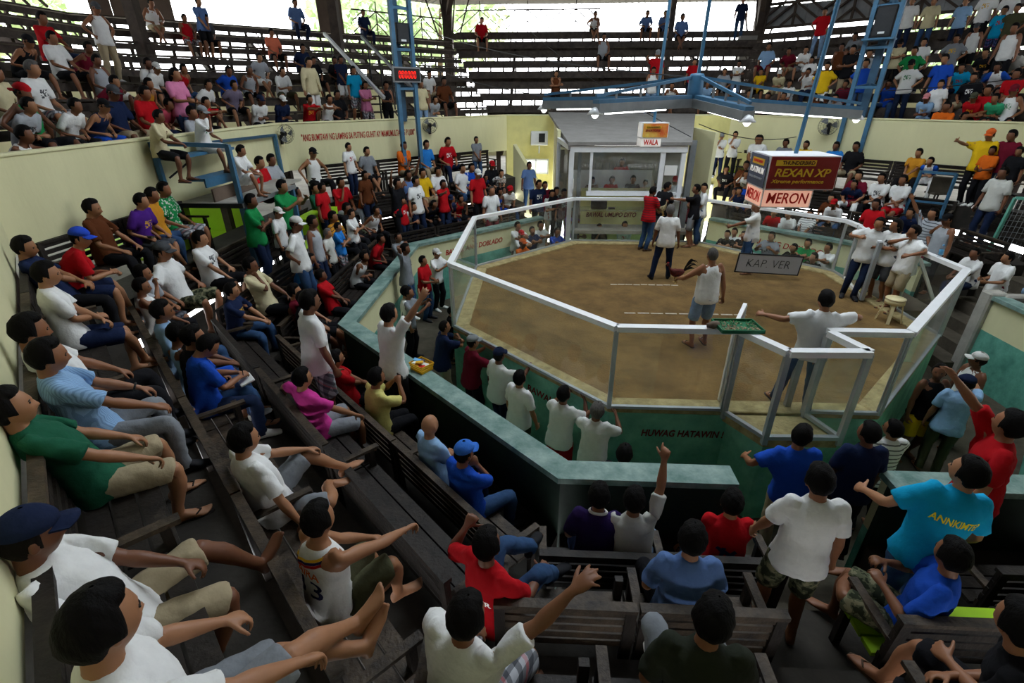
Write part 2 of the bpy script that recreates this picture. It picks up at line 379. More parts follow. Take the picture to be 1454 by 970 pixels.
def sstep(a, b, x):
    t = min(1, max(0, (x-a)/(b-a))); return t*t*(3-2*t)
def wspine(z):
    a = sstep(.93, 1.07, z); b = sstep(1.08, 1.28, z); c = sstep(1.385, 1.425, z); d = sstep(1.43, 1.49, z)
    return {'pelvis': 1-a, 'spine': a*(1-b), 'chest': a*b*(1-c), 'neck': a*b*c*(1-d), 'head': a*b*c*d}
def warm(sd):
    def f(t):           # t over the upper arm, -.3..1, then 1..2 the forearm
        a = sstep(-.30, .22, t); e = sstep(.86, 1.14, t); h = sstep(1.94, 2.06, t); c = (1-a)
        return {'chest': c*.35, 'clav'+sd: c*.65, 'ua'+sd: a*(1-e), 'fa'+sd: a*e*(1-h), 'hand'+sd: a*e*h}
    return f
def wleg(sd):
    def f(t):
        a = sstep(-.12, .30, t); k = sstep(.86, 1.14, t); h = sstep(1.93, 2.05, t)
        return {'pelvis': 1-a, 'th'+sd: a*(1-k), 'sh'+sd: a*k*(1-h), 'ft'+sd: a*k*h}
    return f
HC = np.array([0, .018, 1.565])      # head centre
def head_grid(nu=56, nv=40):
    V = []
    for j in range(nv+1):
        ph = -math.pi/2+math.pi*j/nv
        for i in range(nu):
            th = 2*math.pi*i/nu
            V.append((math.cos(ph)*math.sin(th), math.cos(ph)*math.cos(th), math.sin(ph)))
    V = np.array(V); F = []
    for j in range(nv):
        for i in range(nu):
            F.append((j*nu+i, j*nu+(i+1) % nu, (j+1)*nu+(i+1) % nu, (j+1)*nu+i))
    return V, F
def head_shape(D):
    x, y, z = D.T
    P = np.stack([x*.0795, np.where(y > 0, y*.098, y*.104), z*.119], 1)
    lowr = np.clip(-z, 0, 1)
    P[:, 0] *= 1-.30*lowr**1.6
    P[:, 1] *= np.where(y < 0, 1-.34*lowr**1.3, 1-.05*lowr)
    P[:, 1] += np.where(y > 0, .012*lowr, .02*lowr)
    fr = np.clip(y, 0, 1)
    X, Zz = P[:, 0], P[:, 2]
    g = lambda cx, cz, sx, sz: np.exp(-((X-cx)/sx)**2-((Zz-cz)/sz)**2)
    f = fr**.5
    P[:, 1] += f*(.0045*g(0, .022, .05, .010)+.020*g(0, -.036, .012, .012)+.012*g(0, -.016, .009, .018)
                  +.007*g(.013, -.040, .009, .008)+.007*g(-.013, -.040, .009, .008)
                  -.011*g(.031, .002, .017, .011)-.011*g(-.031, .002, .017, .011)
                  +.007*g(0, -.060, .020, .0055)+.0075*g(0, -.072, .018, .0055)-.004*g(0, -.0655, .024, .003)
                  +.008*g(0, -.098, .022, .014)+.004*g(.042, -.028, .02, .02)+.004*g(-.042, -.028, .02, .02))
    return P
def build_body():
    L = Loft()
    T = [(.785, .07, .06, 0), (.82, .135, .095, -.012), (.87, .165, .118, -.02), (.93, .165, .114, -.012), (1.0, .150, .100, -.002), (1.07, .141, .094, .003),
         (1.15, .150, .100, .004), (1.23, .168, .108, .004), (1.30, .172, .106, -.002), (1.345, .160, .090, -.010), (1.385, .120, .070, -.016), (1.415, .075, .060, -.014), (1.44, .05, .05, -.01)]
    L.tube([((0, c, z), (rx, 0, 0), (0, ry, 0), wspine(z)) for z, rx, ry, c in T], 28, 2.35)
    L.tube([((0, -.018+.13*(z-1.36)*.9, z), (r, 0, 0), (0, r*1.02, 0), wspine(z)) for z, r in ((1.36, .062), (1.41, .058), (1.45, .054), (1.50, .054), (1.53, .05))], 18)
    D, F = head_grid(); P = head_shape(D)+HC
    wh = np.zeros((len(P), NB)); wh[:, BI['head']] = 1
    L.add(P, F, wh)
    for sd, sx in (('R', 1), ('L', -1)):
        e = HC+np.array([sx*.078, -.008, -.008])
        L.tube([(e+np.array([sx*k*.010, -abs(k)*.004-.002*k, 0]), (0, .017*r, .004*r), (0, -.003*r, .030*r), {'head': 1}) for k, r in ((-1, .7), (0, 1), (.8, 1.02), (1.3, .8))], 12)
        S, El, Wr = BJ['ua'+sd], BJ['fa'+sd], BJ['hand'+sd]; wa = warm(sd)
        L.limb(S, El, [(-.30, .026, .030), (-.14, .042, .047), (.02, .051, .054), (.18, .050, .053), (.42, .046, .049), (.68, .042, .044), (.92, .037, .039), (1.04, .036, .037)], wa, (0, 1, 0), 16)
        L.limb(El, Wr, [(-.05, .034, .035), (.08, .039, .040), (.25, .042, .041), (.5, .036, .035), (.75, .029, .028), (.95, .0265, .022), (1.05, .027, .021)], lambda t: wa(1+t), HANDF[sd][1], 14)
        d, l, n = HANDF[sd]; hw = lambda t: {'hand'+sd: 1.0}
        L.tube([(Wr+d*t+n*.003, l*a, n*b, {'hand'+sd: 1}) for t, a, b in ((-.012, .024, .019), (.012, .030, .018), (.04, .040, .0185), (.068, .043, .0165), (.086, .041, .013), (.094, .036, .009))], 16, 2.6)
        for i in range(5):
            a, b = BJ['f%da%s' % (i, sd)], BJ['f%db%s' % (i, sd)]
            fd = nrm(b-a); ln = np.linalg.norm(b-a); r = (.0098, .0100, .0096, .0086, .0120)[i]
            fd2 = nrm(fd+n*.35) if i < 4 else nrm(fd+d*.35)
            lat = l if i < 4 else nrm(np.cross(fd, n))
            up = nrm(np.cross(fd, lat))
            A_, B_ = 'f%da%s' % (i, sd), 'f%db%s' % (i, sd)
            st = -.016 if i < 4 else -.022
            L.tube([(a+fd*st, lat*r*.9, up*r*.9, {'hand'+sd: 1}), (a, lat*r, up*r, {'hand'+sd: .5, A_: .5}), (a+fd*ln*.5, lat*r*.94, up*r*.94, {A_: 1}),
                    (b-fd*.004, lat*r*.98, up*r*.98, {A_: .5, B_: .5}), (b+fd2*ln*.45, lat*r*.85, up*r*.82, {B_: 1}), (b+fd2*ln*.85, lat*r*.78, up*r*.7, {B_: 1}), (b+fd2*ln*1.02, lat*r*.5, up*r*.42, {B_: 1})], 10)
        Hp, K, A = BJ['th'+sd], BJ['sh'+sd], BJ['ft'+sd]; wl = wleg(sd)
        L.limb(Hp, K, [(-.16, .060, .075), (0, .084, .098), (.15, .088, .094), (.38, .080, .083), (.62, .069, .071), (.84, .058, .060), (.97, .055, .057), (1.05, .052, .053)], wl, (1, 0, 0), 20)
        L.limb(K, A, [(-.08, .050, .050), (.03, .053, .056), (.12, .052, .056), (.27, .056, .061, -.010), (.42, .053, .056, -.010), (.62, .043, .045, -.005), (.82, .035, .038), (.95, .034, .040), (1.04, .034, .044)], lambda t: wl(1+t), (1, 0, 0), 16)
        o = A
        L.tube([(o+np.array([0, y, zc-.005]), (rx, 0, 0), (0, 0, rz), {'ft'+sd: 1}) for y, zc, rx, rz in
                ((-.062, -.045, .018, .018), (-.052, -.04, .030, .032), (-.02, -.025, .034, .046), (.03, -.026, .036, .042), (.08, -.040, .041, .030), (.125, -.050, .046, .021), (.155, -.054, .044, .016), (.166, -.055, .038, .012))], 18, 2.3)
        for i in range(5):
            x = (-.031, -.011, .006, .021, .034)[i]*sx; r = (.0135, .0098, .0093, .009, .0088)[i]; y1 = (.206, .203, .195, .184, .172)[i]
            L.tube([(o+np.array([x, y, -.064+r*.7]), (r*k, 0, 0), (0, 0, r*k), {'ft'+sd: 1}) for y, k in ((.14, .9), (y1-.02, .95), (y1-.006, .95), (y1, .55))], 10)
    return L
def build_top(kind):
    L = Loft(); g = .0
    if kind == 'tank':
        T = [(.80, .190, .152, -.004), (.84, .194, .158, -.002), (.93, .184, .140, -.006), (1.05, .167, .119, .002), (1.15, .170, .118, .004), (1.23, .180, .121, .004), (1.29, .172, .117, -.002), (1.335, .135, .104, -.010), (1.375, .118, .088, -.016), (1.398, .103, .074, -.016), (1.412, .082, .063, -.016)]
    else:
        T = [(.785, .196, .158, -.004), (.82, .200, .164, -.002), (.90, .192, .150, -.004), (1.0, .176, .126, -.002), (1.10, .172, .122, .003), (1.2, .180, .124, .004), (1.29, .183, .120, -.002), (1.345, .170, .102, -.010), (1.385, .130, .082, -.016), (1.415, .086, .070, -.015), (1.436, .064, .064, -.012), (1.440, .056, .056, -.012)]
    L.tube([((0, c, z), (rx, 0, 0), (0, ry, 0), wspine(min(z, 1.40))) for z, rx, ry, c in T], 32, 2.4)
    if kind != 'tank':
        for sd, sx in (('R', 1), ('L', -1)):
            S, El, Wr = BJ['ua'+sd], BJ['fa'+sd], BJ['hand'+sd]; wa = warm(sd)
            pr = [(-.30, .040, .042), (-.14, .058, .062), (.02, .061, .065), (.2, .066, .069), (.5, .067, .069), (.78, .068, .069), (.80, .06, .06)]
            if kind == 'long': pr = pr[:5]+[(.8, .058, .058), (1.0, .055, .055), (1.06, .05, .05)]
            L.limb(S, El, pr, wa, (0, 1, 0), 18)
            if kind == 'long':
                L.limb(El, Wr, [(-.1, .05, .05), (.1, .054, .054), (.5, .046, .046), (.9, .038, .038), (.92, .033, .033)], lambda t: wa(1+t), (0, 1, 0), 16)
    return L
def build_bottom(kind):
    L = Loft()
    T = [(.775, .085, .07, 0), (.81, .150, .108, -.012), (.87, .178, .131, -.02), (.93, .174, .125, -.012), (.99, .160, .110, -.004), (1.01, .155, .106, -.003)]
    L.tube([((0, c, z), (rx, 0, 0), (0, ry, 0), wspine(z)) for z, rx, ry, c in T], 28, 2.3)
    for sd, sx in (('R', 1), ('L', -1)):
        Hp, K, A = BJ['th'+sd], BJ['sh'+sd], BJ['ft'+sd]; wl = wleg(sd)
        if kind == 'shorts':
            L.limb(Hp, K, [(-.16, .066, .075), (0, .092, .098), (.15, .101, .100), (.38, .101, .102), (.62, .096, .096), (.88, .092, .092), (.97, .090, .090), (.985, .08, .08)], wl, (1, 0, 0), 22)
        else:
            L.limb(Hp, K, [(-.16, .066, .075), (0, .090, .097), (.15, .097, .098), (.38, .093, .095), (.62, .083, .085), (.84, .074, .077), (1.0, .071, .074), (1.07, .066, .066)], wl, (1, 0, 0), 22)
            L.limb(K, A, [(-.10, .062, .062), (.03, .069, .072), (.27, .069, .074, -.006), (.5, .064, .068, -.004), (.8, .058, .062), (1.0, .059, .066), (1.06, .060, .068), (1.07, .05, .055)], lambda t: wl(1+t), (1, 0, 0), 18)
    return L
def build_shoes():
    out = []
    for sd in 'RL':
        L = Loft(); o = BJ['ft'+sd]
        L.tube([(o+np.array([0, y, zc]), (rx, 0, 0), (0, 0, rz), {'ft'+sd: 1}) for y, zc, rx, rz in
                ((-.075, -.045, .022, .022), (-.066, -.036, .036, .042), (-.02, -.022, .041, .056), (.03, -.022, .042, .056), (.09, -.038, .047, .040), (.15, -.050, .050, .028), (.195, -.054, .042, .022), (.212, -.058, .026, .014))], 16, 2.6)
        out.append(L)
    return out
def build_slippers():
    out = []
    for sd in 'RL':
        L = Loft(); o = BJ['ft'+sd]
        L.tube([(o+np.array([0, y, -.077]), (rx, 0, 0), (0, 0, .009), {'ft'+sd: 1}) for y, rx in ((-.075, .02), (-.065, .034), (0, .037), (.07, .042), (.14, .050), (.195, .042), (.215, .022))], 14, 2.6)
        L.tube([(o+np.array([x, y, zz]), (.0, .010, .002), (0, -.002, .006), {'ft'+sd: 1}) for x, y, zz in ((-.046, .07, -.07), (-.038, .10, -.034), (0, .135, -.024), (.038, .10, -.034), (.046, .07, -.07))], 8)
        out.append(L)
    return out

def mesh_eval(V, F, mods):
    me = bpy.data.meshes.new('t'); me.from_pydata([tuple(v) for v in V], [], F); ob = bpy.data.objects.new('t', me); COL.objects.link(ob)
    for m, kw in mods:
        md = ob.modifiers.new(m, m)
        for k, x in kw.items(): setattr(md, k, x)
    dg = bpy.context.evaluated_depsgraph_get(); ev = ob.evaluated_get(dg); m2 = ev.to_mesh(); m2.calc_loop_triangles()
    v = np.empty(len(m2.vertices)*3); m2.vertices.foreach_get('co', v)
    t = np.empty(len(m2.loop_triangles)*3, np.int32); m2.loop_triangles.foreach_get('vertices', t)
    ev.to_mesh_clear(); bpy.data.objects.remove(ob); bpy.data.meshes.remove(me)
    return v.reshape(-1, 3), t.reshape(-1, 3)
class Tpl:
    def __init__(s, V, T, W): s.V = V; s.T = T; s.W = W
def vnormals(V, T):
    n = np.cross(V[T[:, 1]]-V[T[:, 0]], V[T[:, 2]]-V[T[:, 0]]); N = np.zeros_like(V)
    for k in range(3): np.add.at(N, T[:, k], n)
    return N/(np.linalg.norm(N, axis=1)[:, None]+1e-12)
def weights_for(V, T, L, smooth=4):
    LV = np.concatenate(L.v); LW = np.concatenate(L.w)
    kd = KDTree(len(LV))
    for i, p in enumerate(LV): kd.insert(p, i)
    kd.balance()
    W = np.zeros((len(V), NB))
    for i, p in enumerate(V):
        r = kd.find_n(p, 3); s = 0
        for co, j, d in r:
            k = 1/(d+.002)**2; W[i] += LW[j]*k; s += k
        W[i] /= s
    for _ in range(smooth):
        A = W.copy(); c = np.ones(len(V))
        for a, b in ((0, 1), (1, 2), (2, 0)):
            np.add.at(A, T[:, a], W[T[:, b]]); np.add.at(c, T[:, a], 1)
            np.add.at(A, T[:, b], W[T[:, a]]); np.add.at(c, T[:, b], 1)
        W = A/c[:, None]
    return W/W.sum(1, keepdims=True)
def make_tpl(L, voxel, targets, smooth=2, wr=0.0, seed=0):
    V = np.concatenate(L.v)
    v, t = mesh_eval(V, L.f, [('REMESH', dict(mode='VOXEL', voxel_size=voxel)), ('SMOOTH', dict(factor=.5, iterations=smooth))])
    if wr:
        N = vnormals(v, t)
        a = np.sin(v@np.array([22., 9, 31])+2.2*np.sin(v@np.array([-14., 23, 17])+seed)+3*np.sin(v@np.array([7., -11, 5])))
        b = np.sin(v@np.array([51., -33, 24])+1.7*np.sin(v@np.array([30., 41, -22])))
        v = v+N*(wr*(a*.75+b*.35))[:, None]
    out = {}
    n0 = len(t)
    for lod, tgt in targets.items():
        vv, tt = mesh_eval(v, [tuple(x) for x in t.tolist()], [('DECIMATE', dict(ratio=min(1, tgt/n0)))])
        out[lod] = Tpl(vv, tt, weights_for(vv, tt, L, 3 if lod == 0 else 1))
    return out
def hairline(P):
    x, y, z = (P-HC).T
    front = (z-.066+.25*np.clip(-y, -1, 0))          # above the forehead
    side = np.minimum(z+.030, (.022-y)*1.0)          # behind the temple, above the ear
    back = np.minimum(z+.082, (-.030-y)*1.2)
    return np.maximum(np.maximum(front, side), back)
def build_hair(kind, lod):
    nu, nv = ((44, 30), (26, 18), (14, 10))[lod]
    D, F = head_grid(nu, nv); P = head_shape(D)+HC
    x, y, z = (P-HC).T
    m = hairline(P)
    th = dict(short=.017, buzz=.007, long=.022, thin=.010)[kind]
    k = np.clip(m/.018, -1, 1); k = np.where(k > 0, k, k*1.0)
    r = np.random.RandomState(3)
    nz = .5*np.sin(P@np.array([120., 70, 90]))+.5*np.sin(P@np.array([-80., 140, 60])+1)
    o = th*k*(1+.16*nz*(lod < 2))
    if kind == 'short': o = o+np.where(k > 0, .008*np.clip(z/.1, 0, 1), 0)
    if kind == 'thin': o = np.where(z > .075, -.004, o)
    o = np.where(k <= 0, np.maximum(k*.02, -.012), o)
    P = P+D*o[:, None]
    if kind == 'long':
        bk = (y < .02) & (z < -.0) & (m > -.02)
        P[bk, 2] -= .10*np.clip(-z[bk]/.08, 0, 1); P[bk] += D[bk]*np.array([.018, .018, 0])
    T = []
    for f in F: T += [(f[0], f[1], f[2]), (f[0], f[2], f[3])]
    return P, np.array(T)
def build_cap(lod, back=False):
    nu, nv = ((40, 24), (24, 14), (14, 9))[lod]
    D, F = head_grid(nu, nv); P = head_shape(D)+HC
    x, y, z = (P-HC).T
    lim = .040-.10*y*.35
    up = z > lim
    # crown is pushed out, everything below the band pulled inside the skull
    k = np.clip((z-lim)/.012, 0, 1)
    P = P+D*np.where(up, .010+.012*k, -.012)[:, None]
    P[:, 2] += np.where(up, .010*k, 0)
    T = []
    for f in F: T += [(f[0], f[1], f[2]), (f[0], f[2], f[3])]
    T = np.array(T)
    n = 12 if lod < 2 else 6
    B = []
    for s_ in (.004, -.004):
        for rr in (.0, .55, 1):
            for i in range(n+1):
                a = -1.05+2.1*i/n
                px = math.sin(a)*.082; py = math.cos(a)*.088+rr*.085*math.cos(a*.85)**.6; pz = .036-.018*rr-.35*px*px/.08+s_
                B.append((px, py-.0, pz))
    B = np.array(B)
    if back: B[:, 1] *= -1; B[:, 0] *= -1
    B = B+HC+np.array([0, .0, .014]); bt = []; o = 0; n1 = n+1; h = 3*n1
    for r in range(2):
        for i in range(n):
            a, b, c, d = r*n1+i, r*n1+i+1, (r+1)*n1+i+1, (r+1)*n1+i
            bt += [(a, b, c), (a, c, d), (h+a, h+c, h+b), (h+a, h+d, h+c)]
    for i in range(n):
        a, b = 2*n1+i, 2*n1+i+1; bt += [(a, b, h+b), (a, h+b, h+a)]
    for e in (0, n):
        for r in range(2):
            a, d = r*n1+e, (r+1)*n1+e; bt += [(a, d, h+d), (a, h+d, h+a)]
    return (P, T), (B, np.array(bt))
def build_eyes():
    out = []
    for sx in (1, -1):
        c = HC+np.array([sx*.032, .0835, .003]); L = Loft()
        L.tube([(c+np.array([0, 0, k*.006]), (.0135*r, 0, 0), (0, .006*r, 0), {'head': 1}) for k, r in ((-1, .2), (-.5, .85), (0, 1), (.5, .85), (1, .2))], 10); out.append(('eye', L))
        c = HC+np.array([sx*.033, .0905, .0195]); L = Loft()
        L.tube([(c+np.array([sx*k*.018, -.006*abs(k)-.004*k, -.004*abs(k)]), (0, .003*r, 0), (0, 0, .0042*r), {'head': 1}) for k, r in ((-1, .6), (-.4, 1.1), (.3, 1), (1, .4))], 6); out.append(('eyebrow', L))
    return [(n, np.concatenate(L.v), np.array([(f[0], f[i], f[i+1]) for f in L.f for i in range(1, len(f)-1)])) for n, L in out]

def ik(S, T, a, b, pole):
    d = T-S; D = np.linalg.norm(d); D = min(max(D, abs(a-b)+.02), (a+b)*.995); d = nrm(d); Tn = S+d*D
    x = (a*a-b*b+D*D)/(2*D); y = math.sqrt(max(a*a-x*x, 1e-6))
    p = np.asarray(pole, float); p = p-d*(p@d)
    if np.linalg.norm(p) < 1e-4: p = np.array([0, 1, 0])-d*d[1]
    return S+d*x+nrm(p)*y, Tn
def frame(d, h):
    d = nrm(d); h = nrm(h-d*(h@d)); return np.stack([d, h, np.cross(d, h)], 1)
def solve_pose(p):
    """p: lean, twist, side (spine), look (dir in body frame yaw/pitch), hands {R,L: target}, poles, feet, pelvis z etc. -> bone rotations and positions"""
    R = {}; X = {}
    lean, side, tw = p.get('lean', 0), p.get('side', 0), p.get('twist', 0)
    Rp = RX(-p.get('ptilt', lean*.35))@RY(p.get('pside', 0)); R['pelvis'] = Rp; X['pelvis'] = np.array([0, 0, p['pz']], float)+np.array(p.get('poff', (0, 0, 0)), float)
    def child(b, par, Rl=np.eye(3)):
        X[b] = X[par]+R[par]@(BJ[b]-BJ[par]); R[b] = Rl
    full = RZ(tw)@RY(side)@RX(-lean)
    half = RZ(tw*.5)@RY(side*.5)@RX(-lean*.65)
    child('spine', 'pelvis', half); child('chest', 'spine', full)
    hy, hp, hr = p.get('hyaw', 0), p.get('hpitch', 0), p.get('hroll', 0)
    Hd = RZ(hy)@RX(hp)@RY(hr)
    q = RZ(hy*.45+tw*.5)@RX((hp-lean)*.5)@RY(side*.4+hr*.5)
    child('neck', 'chest', q); child('head', 'neck', Hd)
    for sd, sx in (('R', 1), ('L', -1)):
        tgt = np.array(p['hand'+sd], float); ref = p.get('hframe', 'body')
        if p.get('hchest'+sd): tgt = X['chest']+R['chest']@(tgt-BJ['chest'])
        Cl = X['chest']+R['chest']@(BJ['clav'+sd]-BJ['chest'])
        S0 = X['chest']+R['chest']@(BJ['ua'+sd]-BJ['chest'])
        up = np.clip((tgt-S0)[2]/.5, -.1, 1)
        fw = np.clip((R['chest'].T@(tgt-S0))[1]/.6, -.3, 1)
        R['clav'+sd] = R['chest']@RY(-sx*.42*max(0, up))@RZ(sx*.22*fw); X['clav'+sd] = Cl
        S = Cl+R['clav'+sd]@(BJ['ua'+sd]-BJ['clav'+sd])
        pole = p.get('epole'+sd)
        pole = R['chest']@np.array((sx*.55, -.55, -.65)) if pole is None else np.array(pole, float)
        E, T = ik(S, tgt, UA, FA, pole)
        h = np.cross(E-S, T-E); 
        if np.linalg.norm(h) < 1e-5: h = np.cross(E-S, -pole)
        X['ua'+sd] = S; X['fa'+sd] = E; X['hand'+sd] = T
        for b, d in (('ua', E-S), ('fa', T-E)):
            bd, bh = BDIR[b+sd]; R[b+sd] = frame(d, h)@frame(bd, bh).T
        Rh = R['fa'+sd]
        # pronation about the forearm, then wrist bend about the lateral axis
        d0, l0, n0 = HANDF[sd]
        tws = p.get('pron'+sd, 0)*sx; wb = p.get('wrist'+sd, 0)*sx
        Rh = Rh@rot(d0, tws)@rot(l0, -wb*1.0)
        R['hand'+sd] = Rh
        # forearm shares the pronation
        R['fa'+sd] = R['fa'+sd]@rot(BDIR['fa'+sd][0], tws*.5)
        curl = p.get('curl'+sd, .35); spread = p.get('spread'+sd, 0)
        for i in range(5):
            c = curl[i] if isinstance(curl, (tuple, list)) else curl
            a_, b_ = 'f%da%s' % (i, sd), 'f%db%s' % (i, sd)
            X[a_] = T+Rh@(BJ[a_]-BJ['hand'+sd])
            ax = np.cross(d0, n0) if i < 4 else nrm(np.cross(d0, n0)*.4+d0*.3*sx)
            Ra = Rh@rot(ax, c if i < 4 else c*.5)@rot(n0, -sx*spread*(1.2-.8*i)*.5 if i < 4 else 0)
            R[a_] = Ra; X[b_] = X[a_]+Ra@(BJ[b_]-BJ[a_]); R[b_] = Ra@rot(ax, c*1.15 if i < 4 else c*.5)
        Hp = X['pelvis']+Rp@(BJ['th'+sd]-BJ['pelvis'])
        ft = np.array(p['foot'+sd], float)
        kp = p.get('kpole'+sd); kp = np.array((sx*.25, 1, .35)) if kp is None else np.array(kp, float)
        K, A = ik(Hp, ft, TH, SH, kp)
        h = np.cross(K-Hp, A-K)
        if np.linalg.norm(h) < 1e-5: h = np.cross(K-Hp, np.array([0, -1., 0]))
        X['th'+sd] = Hp; X['sh'+sd] = K; X['ft'+sd] = A
        for b, d in (('th', K-Hp), ('sh', A-K)):
            bd, bh = BDIR[b+sd]; R[b+sd] = frame(d, h)@frame(bd, bh).T
        fy = p.get('fyaw'+sd, -sx*.22); fp = p.get('fpitch'+sd, 0)
        R['ft'+sd] = (RZ(fy)@RX(fp)) if not p.get('ffollow'+sd) else R['sh'+sd]@RX(p.get('fpitch'+sd, 0))
    M = np.zeros((NB, 3, 4))
    for b in BONES:
        i = BI[b]; M[i, :, :3] = R[b]; M[i, :, 3] = X[b]-R[b]@BJ[b]
    return M, X, R
def skin(tp, M, extra=None):
    V = tp.V if extra is None else extra
    A = np.tensordot(tp.W, M, (1, 0))
    return np.einsum('nij,nj->ni', A[:, :, :3], V)+A[:, :, 3]
# ------------------------------------------------------------------ the setting
def struct(o): o['kind'] = 'structure'; return o
def sector(e, r0, r1, z0, z1, s0=None, s1=None, mb=None):
    """block between two inradii on side e; s0/s1 cut it along the side"""
    n, t = en(e), et(e)
    a0 = -half(r0) if s0 is None else s0; a1 = half(r0) if s1 is None else s1
    b0 = -half(r1) if s0 is None else s0; b1 = half(r1) if s1 is None else s1
    poly = [n*r0+t*a0, n*r1+t*b0, n*r1+t*b1, n*r0+t*a1]
    return (mb or MB()).prism([tuple(p) for p in poly], z0, z1)
MOAT = -1.35
octo = lambda r: [tuple(oc(r, k)) for k in range(8)]
struct(MB().prism(octo(6.0), MOAT-.2, MOAT).build('floor', 'concrete'))
ROWB = [7.05, 7.80, 8.70, 9.54]; ROWF = [-.45, -.05, .40, 1.15]
for i, (r0, r1, z) in enumerate(((6.0, 7.12, -.45), (7.12, 7.88, -.05), (7.88, 8.78, .40), (8.78, 9.62, 1.15))):
    mb = MB()
    for e in range(8):
        if e == 2:
            sector(e, r0, r1, z-.6 if i else MOAT-.2, z, -half(r0), -.62, mb) if i == 0 else sector(e, r0, r1, z-.6, z, -half(r0), -.62, mb)
            sector(e, r0, r1, z-.6, z, 1.25, half(r0), mb)
        elif e == 0 and i == 0:
            sector(e, r0, r1, MOAT-.2, z, -half(r0), -.75, mb); sector(e, r0, r1, MOAT-.2, z, .76, half(r0), mb)
        elif e == 4: continue
        else: sector(e, r0, r1, z-.6 if i else MOAT-.2, z, None, None, mb)
    struct(mb.build('floor_terrace', 'dark_floor'))
# steps that lead up from the walkway: a near flight and a right-hand entry
mb = MB()
for k in range(4): mb.prism([(-.75, -6.0-.27*k), (-.75, -7.12), (.76, -7.12), (.76, -6.0-.27*k)], MOAT-.1+.2*k, MOAT+.2*(k+1))
struct(mb.build('floor_steps', 'concrete'))
mb = MB()
for k in range(9): mb.prism([(5.6+.42*k, -.62), (9.62, -.62), (9.62, 1.25), (5.6+.42*k, 1.25)], MOAT-.1+.25*k, MOAT+.25*(k+1))
struct(mb.build('floor_steps', 'concrete'))
# pit: soil, kerb, painted base walls
struct(MB().prism(octo(4.12), -.3, 0).build('floor_pit', 'soil'))
for e in range(8):
    struct(sector(e, 4.02, 4.305, -.035, .035).build('trim_%d' % (e+1), 'kerb', bevel=.012))
    struct(sector(e, 4.10, 4.30, MOAT, -.035).build('wall_pit_%s' % ('front', 'front_right', 'right', 'rear_right', 'rear', 'rear_left', 'left', 'front_left')[e], 'green_wall'))
for y, x0, x1, z in ((.715, -1.13, .40, .004), (-.915, -1.08, 1.32, .004)):
    o = MB()
    for k in range(9):
        a = x0+(x1-x0)*k/9+random.uniform(0, .03); o.box(((a+x0+(x1-x0)*(k+.9)/9)/2, y+random.uniform(-.012, .012), z), (abs(x0+(x1-x0)*(k+.9)/9-a), random.uniform(.03, .05), .006))
    o = o.build('chalk_line', 'chalk'); tag(o, 'worn white chalk line on the brown soil, ' + ('the one nearer the booth' if y > 0 else 'the one nearer the front gate'), 'line'); o['kind'] = 'structure'
# ringside barrier: cream over teal inside, outside green darkened for shade, broad teal coping
def barrier(e, s0, s1, i):
    SIDE = ('front', 'front_right', 'right', 'rear_right', 'rear', 'rear_left', 'left', 'front_left')[e]
    c0 = s0 is None; c1 = s1 is None
    def blk(r0, r1, z0, z1, m, nm):
        n, t = en(e), et(e)
        poly = [n*r0+t*(-half(r0) if c0 else s0), n*r1+t*(-half(r1) if c0 else s0), n*r1+t*(half(r1) if c1 else s1), n*r0+t*(half(r0) if c1 else s1)]
        return struct(MB().prism([tuple(p) for p in poly], z0, z1).build(nm, m))
    blk(5.90, 5.99, MOAT, -.28, 'teal_wall', 'wall_barrier_'+SIDE); blk(5.90, 5.99, -.28, .33, 'cream_wall', 'wall_barrier_'+SIDE)
    blk(5.99, 6.05, MOAT, .33, 'green_shaded', 'wall_barrier_'+SIDE)
    o = blk(5.84, 6.12, .33, .40, 'teal_coping', 'trim_%d' % (10+i))
for i, (e, a, b) in enumerate(((0, None, -.75), (0, .76, None), (1, None, None), (2, None, -.52), (2, 1.3, None), (3, None, 2.3), (5, -2.2, None), (6, None, None), (7, None, None))): barrier(e, a, b, i)
struct(MB().box((5.98, -.62, -.45), (.34, .26, 1.8)).build('wall_pier', 'concrete_pale', bevel=.03))
struct(MB().box((6.6, -.72, .05), (1.1, .2, .75)).build('wall_pier', 'concrete_pale', bevel=.03))
# upper parapet ring, the wall every upper seat looks over
SN = ('front', 'front_right', 'right', 'rear_right', 'rear', 'rear_left', 'left', 'front_left')
for e in range(8):
    if e == 0: struct(sector(e, 9.62, 9.66, 1.15, 2.30).build('wall_upper_front', 'cream_wall')); continue
    struct(sector(e, 9.62, 9.76, -.6 if e == 4 else 1.98, 3.14).build('wall_upper_'+SN[e], 'yellow_wall' if e == 4 else 'cream_wall'))
    struct(sector(e, 9.60, 9.79, 3.14, 3.19).build('trim_%d' % (20+e), 'cream_wall', bevel=.015))
struct(MB().prism([tuple(ep(0, 9.62, -4.0, 0)[:2]), tuple(ep(0, 9.76, -4.06, 0)[:2]), tuple(ep(0, 9.76, -3.95, 0)[:2]), tuple(ep(0, 9.62, -3.95, 0)[:2])], 1.98, 3.14).build('wall_upper_front', 'cream_wall'))
# undercroft behind the back benches: daylight falls in from outside on a pale floor
mb = MB()
for e in range(8): sector(e, 9.7, 19.5, .75, .85, None, None, mb)
struct(mb.build('floor_undercroft', 'concrete_pale'))
for e in range(1, 8):
    for s in (-3.9, -1.3, 1.3, 3.9):
        p = ep(e, 10.0, s, 0); struct(board('pillar', (p[0], p[1], .85), (p[0], p[1], 2.1), .16, .16, 'beam_wood', None, up=(0, 1, 0)))

mb = MB()
for e in range(8): sector(e, 19.5, 60, .35, .5, None, None, mb)
struct(mb.build('ground', 'ground'))
